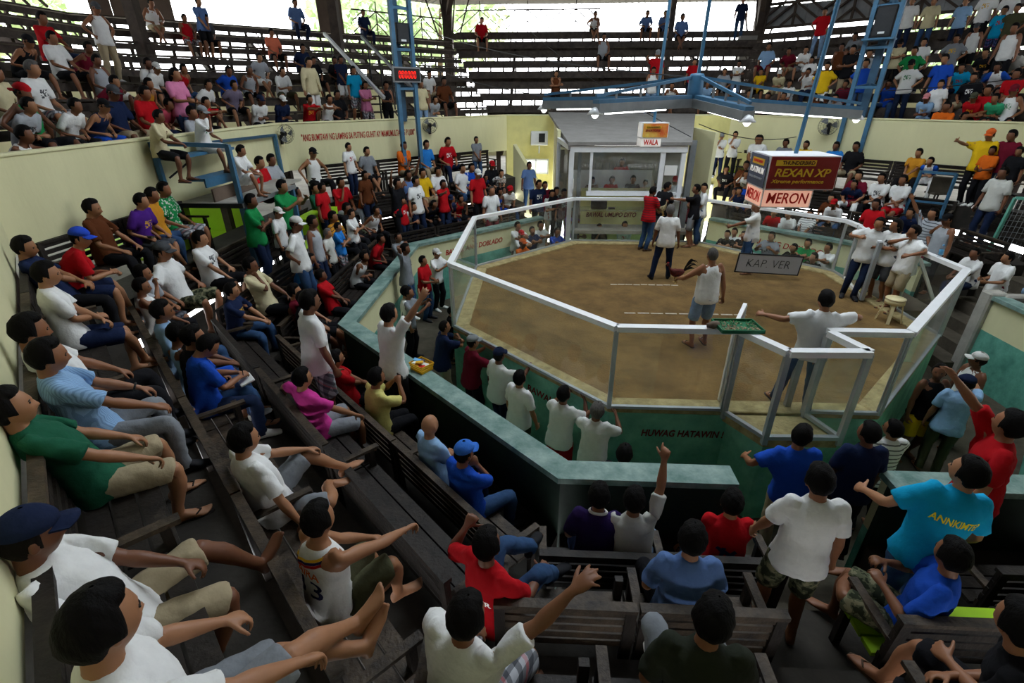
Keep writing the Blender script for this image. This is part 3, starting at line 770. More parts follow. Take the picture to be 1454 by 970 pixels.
# the near side, behind and beside the camera, is closed by unseen siding up to the roof, added to dim the foreground
for e in (7, 0, 1):
    struct(sector(e, 18.7, 18.8, .5, 7.8).build('wall_outer_'+SN[e], 'sheet_roof'))
for e in (0, 1): struct(sector(e, 9.8, 18.0, 2.0, 2.15).build('floor_upper', 'dark_floor'))
struct(MB().prism([(4.28, -.55), (5.15, -.55), (5.15, 1.25), (4.28, 1.25)], MOAT, 0).build('floor_landing', 'concrete'))
for x, y in ((-2.6, 5.0), (1.6, 5.0)): struct(MB().prism([(x-.75, y-.5), (x+.6, y-.5), (x+.6, y+.9), (x-.75, y+.9)], MOAT, -.45).build('floor_steps', 'concrete'))
# far side: windows low in the yellow wall beside the booth
for i, (s, w) in enumerate(((-2.9, .9), (2.75, .55), (3.45, .55))):
    for j, z in enumerate((1.42, .55)):
        p = ep(4, 9.60, -s, z); fr = struct(empty('window_%d' % (i*2+j+1), p))
        for dx, dz, ww, hh in ((0, .24, w, .05), (0, -.24, w, .05), (-w/2, 0, .05, .53), (w/2, 0, .05, .53), (0, 0, .04, .5)):
            MB().box((p[0]+dx, p[1]-.02, z+dz), (ww, .05, hh)).build('frame', 'white_enamel', fr)
        MB().box((p[0], p[1]-.005, z), (w-.04, .02, .46)).build('pane', 'sky_pane', fr)
struct(sector(3, 9.30, 9.42, -.45, 1.98, 2.55, 3.85).build('wall_rear_side', 'yellow_wall'))
# stair wall slanting down beside the booth, left
mb = MB(); mb.add([(-3.72, 8.95, 2.25), (-3.60, 9.05, 2.25), (-2.62, 8.2, .9), (-2.74, 8.1, .9), (-3.72, 8.95, -.45), (-3.60, 9.05, -.45), (-2.62, 8.2, -.45), (-2.74, 8.1, -.45)],
       [(0, 1, 2, 3), (4, 7, 6, 5), (0, 3, 7, 4), (1, 5, 6, 2), (0, 4, 5, 1), (3, 2, 6, 7)])
struct(mb.build('wall_stair', 'cream_wall'))
# lime-painted passage under the left parapet, beside the blue platform
struct(MB().box((-11.0, .5, .87), (2.9, 2.3, .06)).build('floor_passage', 'lime_paint')); struct(MB().box((-11.0, 1.65, 1.35), (2.9, .1, 1.0)).build('wall_passage', 'lime_paint')); struct(MB().box((-9.66, -.75, 1.4), (.14, .5, 1.1)).build('wall_passage', 'lime_paint'))
struct(MB().box((-8.35, 2.35, .45), (.5, 1.5, 1.5)).build('wall_passage', 'lime_paint'))
# back of the near lower tier below the camera
# roof: eight low planes around an open lantern, on perimeter posts
def roof_side(e):
    n, t = en(e), et(e); r0, z0, r1, z1 = 4.6, 10.9, 18.6, 7.72
    V = []
    for dz in (0, .06):
        for r, z in ((r0, z0), (r1, z1)):
            for s in (-1, 1): p = n*r+t*half(r)*s; V.append((p[0], p[1], z+dz))
    mb = MB().add(V, [(0, 1, 3, 2), (4, 6, 7, 5), (0, 2, 6, 4), (1, 5, 7, 3), (0, 4, 5, 1), (2, 3, 7, 6)])
    o = struct(mb.build('roof', 'sheet_roof'))
    # corrugation ribs on the underside
    return o
for e in range(8): roof_side(e)
for e in (3, 4, 5):
    n, t = en(e), et(e); mb = MB()
    for k in range(-24, 25):
        s = k*.30
        if abs(s) < half(18.5): mb.bar((*(n*18.55+t*s), 7.73), (*(n*max(6.0, abs(s)/math.tan(math.pi/8)+.2)+t*s), 7.73+(18.55-max(6.0, abs(s)/math.tan(math.pi/8)+.2))*.2271), .10, .05)
    o = mb.build('roof', 'sheet_roof'); o['kind'] = 'structure'
mb = MB()
for e in range(8):
    n, t = en(e), et(e); a = n*2.0; 
    V = []
    for r, z in ((.05, 12.9), (5.4, 12.0)):
        for s in (-1, 1): p = n*r+t*half(r)*s; V.append((p[0], p[1], z))
    mb.add(V, [(0, 1, 3, 2)])
struct(mb.build('roof_lantern', 'skylight_sheet'))
# siding above the right-hand stand
n, t = en(3), et(3); mb = MB()
for k in range(60):
    s = -half(17.5)+k*(2*half(17.5)/60); p = n*(17.5+.03*(k % 2))+t*(s+.12); mb.bar((p[0], p[1], 6.55), (p[0], p[1], 7.32), .245, .03, up=(n[0], n[1], 0))
struct(mb.build('wall_siding', 'sheet_roof'))
# low outer wall behind the stands
for e in (2, 3, 4, 5, 6):
    struct(sector(e, 18.7, 18.8, .5, 2.6 if e in (4,) else 4.4).build('wall_outer_'+SN[e], 'cream_wall'))
# ------------------------------------------------------------------ glass fence round the pit
SIDEW = ('near', 'right front', 'right', 'right rear', 'booth', 'left rear', 'left', 'left front')
def pane(name, p, q, z0, z1, parent, m='glass', th=.01):
    p = np.asarray(p, float); q = np.asarray(q, float); c = (p+q)/2; d = q-p; L = np.linalg.norm(d); d = d/L
    return MB().box((c[0], c[1], (z0+z1)/2), (L, th, z1-z0), ((d[0], d[1], 0), (-d[1], d[0], 0), (0, 0, 1))).build(name, m, parent)
def fence_run(e, s0, s1, label, joints=1, posts=(1, 1), grp='glass fence panels round the pit'):
    t = thing('glass_fence', ep(e, RP, (s0+s1)/2, 0), label, 'fence', grp)
    P = lambda s, z: ep(e, RP, s, z)
    board('top_rail', P(s0, HG-.035), P(s1, HG-.035), .115, .07, 'aluminium_lit', t)
    board('bottom_rail', P(s0, .055), P(s1, .055), .05, .04, 'alu_post', t)
    for s, on in ((s0, posts[0]), (s1, posts[1])):
        if on: board('post', P(s, .03), P(s, HG-.07), .055, .055, 'alu_post', t, up=(en(e)[0], en(e)[1], 0))
    n = joints+1
    for k in range(n):
        a = s0+(s1-s0)*k/n; b = s0+(s1-s0)*(k+1)/n
        pane('pane', P(a+.004, 0), P(b-.004, 0), .075, HG-.07, t)
    return t
h = half(RP)
for e in range(8):
    if e == 0:
        fence_run(0, -h, -.27, 'near glass fence panel left of the gate, under the tray', 0); fence_run(0, .80, h, 'near glass fence panel right of the gate', 0)
    elif e == 2:
        fence_run(2, -h, -.52, 'right glass fence panel with a bottle on its rail', 0, (1, 1))
        fence_run(2, 1.28, h, 'short right glass fence panel behind the open gate', 0, (1, 0))
    else: fence_run(e, -h, h, '%s glass fence panel with a metal top rail lit white' % {1: 'right front', 3: 'right rear', 4: 'booth side', 5: 'left rear', 6: 'left', 7: 'left front'}[e], 1, (1, 0) if e != 1 else (1, 0))
# entry box of the near gate
g = thing('gate_enclosure', (.37, -4.6, 0), 'open topped glass entry box of white metal posts at the near gate', 'gate')
A_, B_, C_, D_ = (-.25, -4.33), (.07, -4.87), (.98, -4.84), (.80, -4.33)
for a, b in ((A_, B_), (B_, C_), (C_, D_)):
    board('top_rail', (*a, HG-.035), (*b, HG-.035), .11, .075, 'aluminium_lit', g); board('bottom_rail', (*a, .05), (*b, .05), .06, .05, 'alu_post', g)
    pane('pane', a, b, .08, HG-.07, g)
for a in (A_, B_, C_, D_): board('post', (*a, -.05), (*a, HG-.04), .065, .065, 'alu_post', g, up=(0, 1, 0))
board('post', (.66, -4.12, .02), (.66, -4.12, HG-.02), .07, .07, 'alu_post', g, up=(0, 1, 0))
MB().prism([A_, B_, C_, D_], -.10, .0).build('floor_plate', 'kerb', g); MB().prism([(-.2, -4.35), (.10, -4.82), (.95, -4.79), (.76, -4.35)], MOAT, -.10).build('base', 'green_wall', g)
# gate leaf swung into the pit, standing ajar beside the near entry: low rail seen through the glass
lf = thing('gate_leaf', (.66, -4.1, 0), 'glass gate leaf swung open into the pit beside the near entry box', 'gate')
board('stile', (-.22, -4.05, .05), (-.22, -4.05, HG-.03), .05, .05, 'aluminium_lit', lf, up=(0, 1, 0)); board('top_rail', (-.22, -4.05, HG-.03), (.1, -3.45, HG-.03), .05, .05, 'aluminium_lit', lf)
board('stile', (.1, -3.45, .05), (.1, -3.45, HG-.03), .05, .05, 'aluminium_lit', lf, up=(0, 1, 0)); board('bottom_rail', (-.22, -4.05, .08), (.1, -3.45, .08), .04, .05, 'aluminium_lit', lf); pane('pane', (-.22, -4.05), (.1, -3.45), .1, HG-.05, lf)
# right-hand gate: leaf swung into the pit and two jamb posts
lf = thing('gate_leaf', (4.28, 1.2, 0), 'open gate leaf of the right entry with a man leaning on it', 'gate')
a, b = (4.27, 1.24), (3.90, -.10)
for p in (a, b): board('stile', (*p, .04), (*p, HG-.02), .07, .07, 'alu_post', lf, up=(0, 1, 0))
board('top_rail', (*a, HG-.03), (*b, HG-.03), .08, .06, 'aluminium_lit', lf); board('bottom_rail', (*a, .07), (*b, .07), .05, .06, 'aluminium_lit', lf); pane('pane', a, b, .1, HG-.06, lf)
jb = thing('gate_jamb', (4.3, -.5, 0), 'pair of white metal jamb posts of the right entry', 'gate')
board('post', (4.30, -.50, -.05), (4.30, -.50, HG), .10, .09, 'aluminium_lit', jb, up=(0, 1, 0)); board('post', (4.98, -.55, MOAT+.3), (4.98, -.55, .2), .07, .07, 'aluminium_lit', jb, up=(0, 1, 0))
board('brace', (5.0, -.56, .15), (4.33, -.52, HG-.05), .05, .05, 'aluminium_lit', jb)

# ------------------------------------------------------------------ officials' booth over the far side of the pit
bt = thing('officials_booth', (-.3, 5.5, 0), 'grey roofed glass booth behind the far side of the pit', 'booth')
MB().add([(-2.02, 4.32, 2.62), (1.25, 4.32, 2.62), (2.70, 9.6, 3.13), (-2.48, 9.6, 3.19), (-2.02, 4.32, 2.70), (1.25, 4.32, 2.70), (2.70, 9.6, 3.21), (-2.48, 9.6, 3.27)],
         [(3, 2, 1, 0), (4, 5, 6, 7), (0, 1, 5, 4), (1, 2, 6, 5), (2, 3, 7, 6), (3, 0, 4, 7)]).build('roof', 'cement_board', bt)
W_ = 'white_enamel'
board('beam', (-1.95, 4.42, 2.52), (1.18, 4.42, 2.52), .12, .16, W_, bt); board('beam', (-1.45, 4.42, 1.36), (.5, 4.42, 1.36), .10, .12, W_, bt); board('beam', (.62, 4.42, 1.36), (1.18, 4.42, 1.36), .06, .06, W_, bt)
for x, w in ((-1.90, .13), (-1.36, .07), (.55, .13), (1.10, .12)): board('mullion', (x, 4.42, 1.3 if x not in (-1.90, 1.10) else -.2), (x, 4.42, 2.45), w, .09, W_, bt, up=(0, 1, 0))
board('mullion', (-1.65, 4.75, -.3), (-1.65, 4.75, 2.5), .09, .09, 'grey_metal', bt, up=(0, 1, 0))
for a, b in ((-1.84, -1.4), (-1.32, .48), (.62, 1.04)): pane('pane', (a, 4.42), (b, 4.42), 1.42, 2.44, bt, 'booth_glass')
MB().box((-2.22, 7.6, 1.25), (.10, 3.9, 3.3)).build('side_wall', 'cream_wall', bt)
pane('pane', (-2.0, 4.5), (-2.22, 5.6), .3, 2.5, bt, 'booth_glass'); board('beam', (-1.95, 4.45, 2.55), (-2.22, 5.65, 2.66), .10, .12, W_, bt); board('mullion', (-2.22, 5.62, -.4), (-2.22, 5.62, 2.6), .10, .10, W_, bt, up=(0, 1, 0))
MB().box((2.05, 7.2, 1.25), (.10, 4.6, 3.3)).build('side_wall', 'cream_wall', bt); board('mullion', (1.45, 4.9, -.4), (1.45, 4.9, 2.7), .16, .16, 'grey_metal', bt, up=(0, 1, 0))
MB().box((-.1, 7.3, 1.3), (4.1, .08, 2.0)).build('back_wall', 'concrete_pale', bt); MB().box((-.1, 7.24, 2.45), (4.1, .04, .5)).build('back_panel', 'cement_board', bt)
MB().box((-.5, 6.42, 1.02), (2.5, .06, 1.4)).build('partition', 'white_enamel', bt)
MB().box((-.1, 6.0, .26), (3.6, 3.2, .10)).build('floor_slab', 'concrete_pale', bt)
board('tube_light', (-1.2, 5.4, 2.50), (.4, 5.4, 2.50), .04, .04, 'tube_light', bt)
# dark grille behind the glass
mb = MB()
for k in range(22): mb.box((-1.2+.11*k, 6.8, 1.75), (.015, .02, .28))
o = mb.build('grille', 'grey_metal', bt); o['kind'] = 'stuff'
ct = thing('counter', (-.15, 5.2, 0), 'cream front counter with painted warning under the booth', 'counter')
MB().box((-.15, 5.26, .15), (2.7, .12, 1.1)).build('front_panel', 'yellow_wall', ct); MB().box((-.15, 5.12, .78), (2.8, .50, .05)).build('shelf', 'booth_glass', ct); MB().box((-.15, 5.50, 1.0), (2.7, .06, .64)).build('apron', 'yellow_wall', ct)
text_mesh('lettering', 'BAWAL UMUPO DITO', .19, (-.60, 5.19, .59), (1, 0, 0), (0, 0, 1), 'dark_red_letter', ct, .004, .25, .004, width=1.5)
rd = thing('radio', (-1.0, 5.0, .8), 'black portable radio on the shelf under the booth window', 'radio')
MB().box((-1.0, 5.0, .93), (.46, .16, .24)).build('body', 'black_plastic', rd, bevel=.02); MB().tube([(-1.2, 5.0, 1.03), (-1.18, 5.0, 1.09), (-.82, 5.0, 1.09), (-.8, 5.0, 1.03)], .012).build('handle', 'black_plastic', rd)
for x in (-1.14, -.86): MB().lathe([(.001, 0), (.07, 0), (.07, .015), (.001, .015)], (0, 0, 0), 12).build('speaker', 'dark_metal', rd).matrix_basis = Matrix.Translation((x, 4.915, .92)) @ Matrix.Rotation(math.pi/2, 4, 'X')
tag(MB().box((-.62, 5.0, .83), (.2, .1, .05)).build('clutch_bag', 'black_plastic', None, bevel=.015), 'small black pouch beside the radio on the shelf', 'pouch')
tb = thing('table', (-.6, 4.72, 0), 'low white topped table of the officials behind the far kerb', 'table'); MB().box((-.6, 4.47, -.04), (1.7, .16, .04)).build('top', 'white_enamel', tb)
for x in (-1.35, .15): MB().box((x, 4.47, -.70), (.05, .14, 1.30)).build('leg', 'grey_metal', tb)
for i, (x, a, c) in enumerate(((-.95, .2, 'paper'), (-.62, -.3, 'paper'), (-.35, .1, 'plastic_yellow'), (-.05, .5, 'paper'))):
    o = MB().box((0, 0, 0), (.26, .18, .015)).build('paper_stack' if c == 'paper' else 'notebook', c, None); o.location = (x, 4.47, -.012); o.rotation_euler = (0, 0, a)
    tag(o, ('sheaf of white papers on the officials table, %s from the left' % ORD[(0, 1, 0, 2)[i]]) if c == 'paper' else 'yellow notebook on the officials table', 'paper' if c == 'paper' else 'notebook', 'papers on the officials table' if c == 'paper' else None)
tag(MB().box((-1.83, 4.30, 1.62), (.02, .19, .26)).build('notice', 'paper'), 'white paper notice taped inside the left booth pane', 'notice')
tag(MB().box((.80, 4.38, 1.98), (.33, .012, .26)).build('notice', 'paper'), 'white paper notice taped on the right booth pane', 'notice')

# ------------------------------------------------------------------ benches of the lower tier: slatted backs, plank seats, plain arms
def bench(e, row, s0, s1, label, armrests=(0, 1), back=5, worn=False, top=None, seat=None):
    z = ROWF[row]; rb = ROWB[row]; bt_ = (ROWB[row], z+.86 if row < 3 else z+.90)[1]; sh = .42
    t = thing('bench', ep(e, rb-.25, (s0+s1)/2, z), label, 'bench', 'slatted benches of the lower tier')
    wd_ = 'wood_worn' if worn else 'wood'
    for k in range(back):
        zz = bt_-.045-k*.088; r = rb-.035*(k*.22)
        board('slat', ep(e, r, s0, zz), ep(e, r, s1, zz), .028, .056, wd_, t)
    board('top_rail', ep(e, rb-.005, s0, bt_), ep(e, rb-.005, s1, bt_), .07, .035, 'wood_worn' if worn or random.random() < .3 else 'wood', t)
    for k in range(3):
        r = rb-.13-k*.135
        board('seat_plank', ep(e, r, s0, z+sh-.02), ep(e, r, s1, z+sh-.02), .118, .035, seat or wd_, t)
    for i, s in enumerate((s0+.04, s1-.04)):
        board('leg', ep(e, rb-.03, s, z), ep(e, rb-.0, s, bt_-.02), .05, .07, 'wood', t, up=(et(e)[0], et(e)[1], 0))
        board('leg', ep(e, rb-.42, s, z), ep(e, rb-.42, s, z+sh+.2), .05, .06, 'wood', t, up=(et(e)[0], et(e)[1], 0))
        if i in armrests: board('armrest', ep(e, rb-.02, s, z+sh+.215), ep(e, rb-.50, s, z+sh+.215), .065, .03, 'wood_worn', t)
    return t
rowname = ['front', 'second', 'third', 'wall']
def bench_run(e, row, s0, s1, n, where, **kw):
    for k in range(n):
        a = s0+(s1-s0)*k/n; b = s0+(s1-s0)*(k+1)/n
        bench(e, row, a+.01, b-.01, 'dark slatted wooden bench, %s row of the %s tier, %s from the left' % (rowname[row], where, ORD[(n-1-k) if e in (3, 4, 5) else (n-1-k if e == 7 else k)]), armrests=(0, 1) if k == n-1 else (0,), **kw)
for row in range(4):
    hh = half(ROWB[row]-.45)
    bench_run(7, row, -hh, hh if row < 3 else 4.35, 3 if row < 2 else 4, 'lower left front', worn=row in (0, 2))
    if row < 3: bench_run(6, row, -hh+(.0 if row < 1 else .8), hh, 3, 'lower left')
    else: bench_run(6, row, .75, hh, 2, 'lower left')
    bench_run(5, row, -hh+.75, hh-.15, 3, 'lower left rear')
    bench_run(3, row, -hh+.35, hh-.5, 3, 'lower right rear')
    if row: bench_run(2, row, 1.5, hh-.1, 1, 'lower right')
    bench_run(1, row, -hh, hh, 3, 'lower right front')
    if row < 3:
        bench_run(0, row, -hh, (-.65, -1.1, -1.45)[row], 2, 'lower near left', worn=row == 1); bench_run(0, row, (.95, -.42, -.75)[row], hh, (1, 2, 2)[row], 'lower near right', **({'seat': 'lime_paint'} if row == 1 else {}))

# ------------------------------------------------------------------ bleachers of the upper tier: a plank seat, a fascia and short posts per row
UR0, URUN, UZ0 = 10.3, .75, 2.62
URISE = {1: .42, 2: .42, 3: .405, 4: .42, 5: .385, 6: .385, 7: .385}
def useat(e, k): return UR0+URUN*k, UZ0+URISE[e]*k
for e in (2, 3, 4, 5, 6, 7):
    for k in range(10):
        r, z = useat(e, k); hh = half(r+.1)
        segs = [(-hh, hh)]
        if e == 5: segs = [(-hh, -1.1), (.35, hh)] if k < 5 else [(-hh, hh)]
        if e in (7,): segs = [(-hh, 0)]
        if e == 2: segs = [(0, hh)]
        for j, (a, b) in enumerate(segs):
            t = thing('bleacher_bench', ep(e, r, (a+b)/2, z-.42), 'dark plank bleacher, %s row up in the upper %s stand%s' % (ORD[k], {2: 'right', 3: 'right rear', 4: 'far', 5: 'left rear', 6: 'left', 7: 'left front'}[e], '' if len(segs) == 1 else (', right of the stair' if j == 0 else ', left of the stair')), 'bleacher', 'bleacher rows of the upper tier')
            board('seat_plank', ep(e, r+.02, a, z-.02), ep(e, r+.02, b, z-.02), .17, .04, 'bleacher_wood', t); board('seat_plank', ep(e, r+.21, a, z-.02), ep(e, r+.21, b, z-.02), .17, .04, 'bleacher_wood', t)
            board('fascia', ep(e, r-.07, a, z-.15), ep(e, r-.07, b, z-.15), .03, .16 if e > 4 else .24, 'bleacher_wood', t)
            board('foot_plank', ep(e, r-.26, a, z-.445), ep(e, r-.26, b, z-.445), .26, .035, 'bleacher_wood', t)
            if (k in (2, 5, 8) if e < 5 else k in (1, 5)): board('riser', ep(e, r+.30, a, z-.24), ep(e, r+.30, b, z-.24), .03, .34, 'bleacher_wood', t)
            mb = MB(); n = max(2, int((b-a)/.55))
            for i in range(n+1):
                s = a+.05+(b-a-.1)*i/n; mb.bar(ep(e, r+.28, s, z-.46), ep(e, r+.28, s, z-.04), .09, .06)
                if i % 3 == 0: mb.bar(ep(e, r+.28, s, z-.46), ep(e, r+.28, s+.30, z-.06), .04, .03)
            o = mb.build('posts', 'beam_wood', t); o['kind'] = 'stuff'
# stringers that carry the rows
for e in (3, 4, 5, 6):
    for s in (-4, -2, 0, 2, 4): struct(board('beam', ep(e, 9.9, s, UZ0-.75), ep(e, 17.3, s, UZ0-.75+URISE[e]*9.8), .10, .22, 'beam_wood'))
# top rail and lattice of the open side, bay by bay
def lattice(e, s0, s1, z0, z1, n, label, r=17.45, m='beam_wood', th=.035):
    t = thing('lattice_panel', ep(e, r, (s0+s1)/2, z0), label, 'lattice', 'lattice panels under the eaves')
    P = lambda s, z: ep(e, r, s, z)
    board('rail', P(s0, z1), P(s1, z1), th*1.3, th*1.3, m, t); board('rail', P(s0, z0), P(s1, z0), .12, .10, m, t)
    w = (s1-s0)/n; H = z1-z0
    for k in range(n):
        c = s0+w*(k+.5)
        board('strut', P(c, z0), P(c, z1+.35), th, th, m, t, up=(en(e)[0], en(e)[1], 0))
        board('brace', P(c, z1), P(c-w/2, z0+.1), th, th, m, t); board('brace', P(c, z1), P(c+w/2, z0+.1), th, th, m, t)
        board('brace', P(c, z0+H*.52), P(c-w*.22, z0+.05), th, th, m, t); board('brace', P(c, z0+H*.52), P(c+w*.22, z0+.05), th, th, m, t)
        board('brace', P(c-w/2, z0+H*.55), P(c-w*.25, z1), th, th, m, t); board('brace', P(c+w/2, z0+H*.55), P(c+w*.25, z1), th, th, m, t)
zt = lambda e: UZ0+URISE[e]*9+.02
lattice(4, .1, 6.8, zt(4), 7.35, 3, 'open timber lattice above the far bleachers, left of the tall post'); 
lattice(5, -6.9, -2.4, zt(5), 7.0, 2, 'open timber lattice above the left rear bleachers by the corner post')
lattice(6, -6.9, -.5, zt(6), 7.0, 3, 'open timber lattice above the left bleachers', th=.06)
lattice(3, -6.9, 6.9, 6.5, 7.4, 6, 'timber trusses in front of the grey siding on the right', r=17.35, th=.08)
# perimeter posts
def post(p, q, w, label, m='beam_wood'):
    t = thing('roof_post', p, label, 'post', 'posts that carry the roof'); board('shaft', p, q, w, w, m, t, up=(0, 1, 0)); board('base_plate', (p[0], p[1], p[2]), (p[0], p[1], p[2]+.06), w*1.6, w*1.6, m, t, up=(0, 1, 0))
    board('bracket', (p[0], p[1], q[2]-.9), (p[0]*.94, p[1]*.94, q[2]-.1), w*.5, w*.5, m, t)
for k, nm in ((4, 'right'), (5, 'left')):
    c = oc(17.4, k); post((c[0], c[1], .85), (c[0], c[1], 8.0), .42, 'thick dark timber roof post at the %s end of the far bleachers' % nm)
    d = oc(17.2, k)
    for j in range(4):
        a = -.5+.33*j; struct(MB().bar((d[0]+a, d[1]-.1, 6.3), (d[0]+a*2.2, d[1]-.05, 8.0), .06, .06).build('beam', 'beam_wood'))
for e, s, nm in ((4, 3.4*-1+.2, 'thin dark post rising from the far bleachers near the middle'), (5, -.75, 'dark post between the brown shutter and the sky'), (5, 5.6, 'dark post above the left bleachers by the standing man')):
    r, z = (17.45, 6.3) if e == 4 else (15.6, 5.0); p = ep(e, r, s, z-2); post(tuple(p), (p[0], p[1], 8.2), .24 if e == 4 else .32, nm)
def panel(e, s0, s1, z0, z1, label, r=17.6):
    t = thing('shutter', ep(e, r, (s0+s1)/2, z0), label, 'shutter'); n = max(2, int(abs(s1-s0)/.5))
    for k in range(n):
        a = s0+(s1-s0)*k/n; b = s0+(s1-s0)*(k+1)/n; board('panel', ep(e, r+.012*(k % 2), (a+b)/2, z0), ep(e, r+.012*(k % 2), (a+b)/2, z1), abs(b-a)-.01, .03, 'panel_brown', t, up=(en(e)[0], en(e)[1], 0))
panel(5, -2.05, -1.0, 6.1, 8.0, 'brown board shutter hanging beside the post, upper left')
panel(5, 4.1, 6.4, 6.1, 7.7, 'wide brown board shutter above the far left bleachers')
# stairs down through the left rear bleachers, with pale handrails
st = thing('bleacher_stair', ep(5, 12.4, -.35, 2.2), 'steep timber stair cut through the left rear bleachers', 'stair')
for k in range(9): board('tread', ep(5, 10.1+.42*k, -1.05, 2.35+.24*k), ep(5, 10.1+.42*k, .3, 2.35+.24*k), .30, .05, 'bleacher_wood', st)
for s in (-1.08, .32):
    board('handrail', ep(5, 10.6, s, 3.75), ep(5, 14.3, s, 5.75), .09, .09, 'white_enamel' if s > 0 else 'grey_metal', st)
    for k in range(5): board('baluster', ep(5, 10.9+.75*k, s, 2.6+.38*k), ep(5, 10.9+.75*k, s, 3.9+.405*k), .04, .04, 'dark_metal', st, up=(0, 1, 0))
mb = MB()

# ------------------------------------------------------------------ blue lattice columns, counter display, speakers
def lattice_column(e, c0, c1, label):
    t = thing('steel_column', ((c0[0]+c1[0])/2, (c0[1]+c1[1])/2, 1.2), label, 'column')
    n2 = en(e); back = (np.array(c0)+np.array(c1))/2+n2*.35
    for c in (c0, c1): board('leg', (*c, 1.16), (*c, 8.3), .11, .11, 'blue_paint', t, up=(n2[0], n2[1], 0))
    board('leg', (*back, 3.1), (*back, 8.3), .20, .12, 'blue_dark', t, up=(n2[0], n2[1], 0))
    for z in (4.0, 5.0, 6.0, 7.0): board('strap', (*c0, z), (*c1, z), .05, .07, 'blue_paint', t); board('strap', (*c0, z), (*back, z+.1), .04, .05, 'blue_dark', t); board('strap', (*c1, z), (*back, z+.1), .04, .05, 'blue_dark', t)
    return t
lattice_column(5, (-6.95, 6.09), (-6.53, 6.51), 'blue steel lattice column on the left carrying the red number display')
lattice_column(3, (6.92, 6.54), (6.45, 6.98), 'blue steel lattice column on the right with a black loudspeaker')
d5 = en(5); t5 = et(5); c5 = np.array([-6.80, 6.34])-d5*.12
ds = thing('number_display', (c5[0], c5[1], 4.2), 'black number display with red zeros on the left blue column', 'display')
ax5 = ((t5[0], t5[1], 0), (d5[0], d5[1], 0), (0, 0, 1))
MB().box((c5[0], c5[1], 4.36), (.86, .10, .34), ax5).build('housing', 'black_plastic', ds); MB().box((c5[0]-d5[0]*.04, c5[1]-d5[1]*.04, 4.36), (.92, .06, .40), ax5).build('bezel', 'grey_metal', ds)
MB().box((c5[0]-d5[0]*.075, c5[1]-d5[1]*.075, 4.36), (.84, .02, .32), ax5).build('face', 'black_plastic', ds)
for k in range(6):
    # a seven segment zero: two rails and four uprights
    mb = MB(); cx = c5-d5*.09-np.array([t5[0], t5[1]])*(-.25+.10*k)*-1
    for dx, dz, w_, h_ in ((0, .085, .050, .018), (0, -.085, .050, .018), (-.028, .042, .016, .066), (.028, .042, .016, .066), (-.028, -.042, .016, .066), (.028, -.042, .016, .066)):
        mb.box((cx[0]+t5[0]*dx, cx[1]+t5[1]*dx, 4.36+dz), (w_, .008, h_), ax5)
    mb.build('digit', 'led_red', ds)
def speaker(c, e, label, w=.5, hgt=.75, m='black_plastic', z=5.4):
    n_, t_ = en(e), et(e); ax = ((t_[0], t_[1], 0), (n_[0], n_[1], 0), (0, 0, 1)); t = thing('loudspeaker', (c[0], c[1], z), label, 'speaker')
    MB().box((c[0], c[1], z+hgt/2), (w, .4, hgt), ax).build('cabinet', m, t, bevel=.015); MB().box((c[0]-n_[0]*.205, c[1]-n_[1]*.205, z+hgt*.5), (w*.86, .02, hgt*.86), ax).build('grille', 'dark_metal', t)
    MB().box((c[0]-n_[0]*.22, c[1]-n_[1]*.22, z+hgt*.14), (.16, .01, .05), ax).build('badge', 'white_enamel', t)
speaker((-6.74-.1, 6.30+.1), 5, 'dark loudspeaker strapped inside the left blue column above the display', .40, .5, z=5.15)
speaker((6.69+.1, 6.76+.1), 3, 'black loudspeaker on a shelf of the right blue column', .48, .75, z=5.25)
tag(MB().bar((6.96, 6.52, 5.2), (6.40, 7.02, 5.2), .5, .05).build('speaker_shelf', 'blue_paint'), 'blue steel shelf under the loudspeaker on the right column', 'shelf')
c4 = oc(16.9, 4)
for i, (dx, z) in enumerate(((-.55, 5.75), (-.45, 5.05))): tag(MB().box((c4[0]+dx, c4[1]-.4, z+.2), (.75, .3, .4)).build('junction_box', 'cement_board'), 'pale metal box on the corner post at far right, %s of two' % ('upper', 'lower')[i], 'box')
tag(MB().box((1.05, -.0+.0, 4.35), (.01, .01, .01)).build('bolt', 'grey_metal'), 'tiny grey bolt on the hanging light frame', 'bolt') if False else None

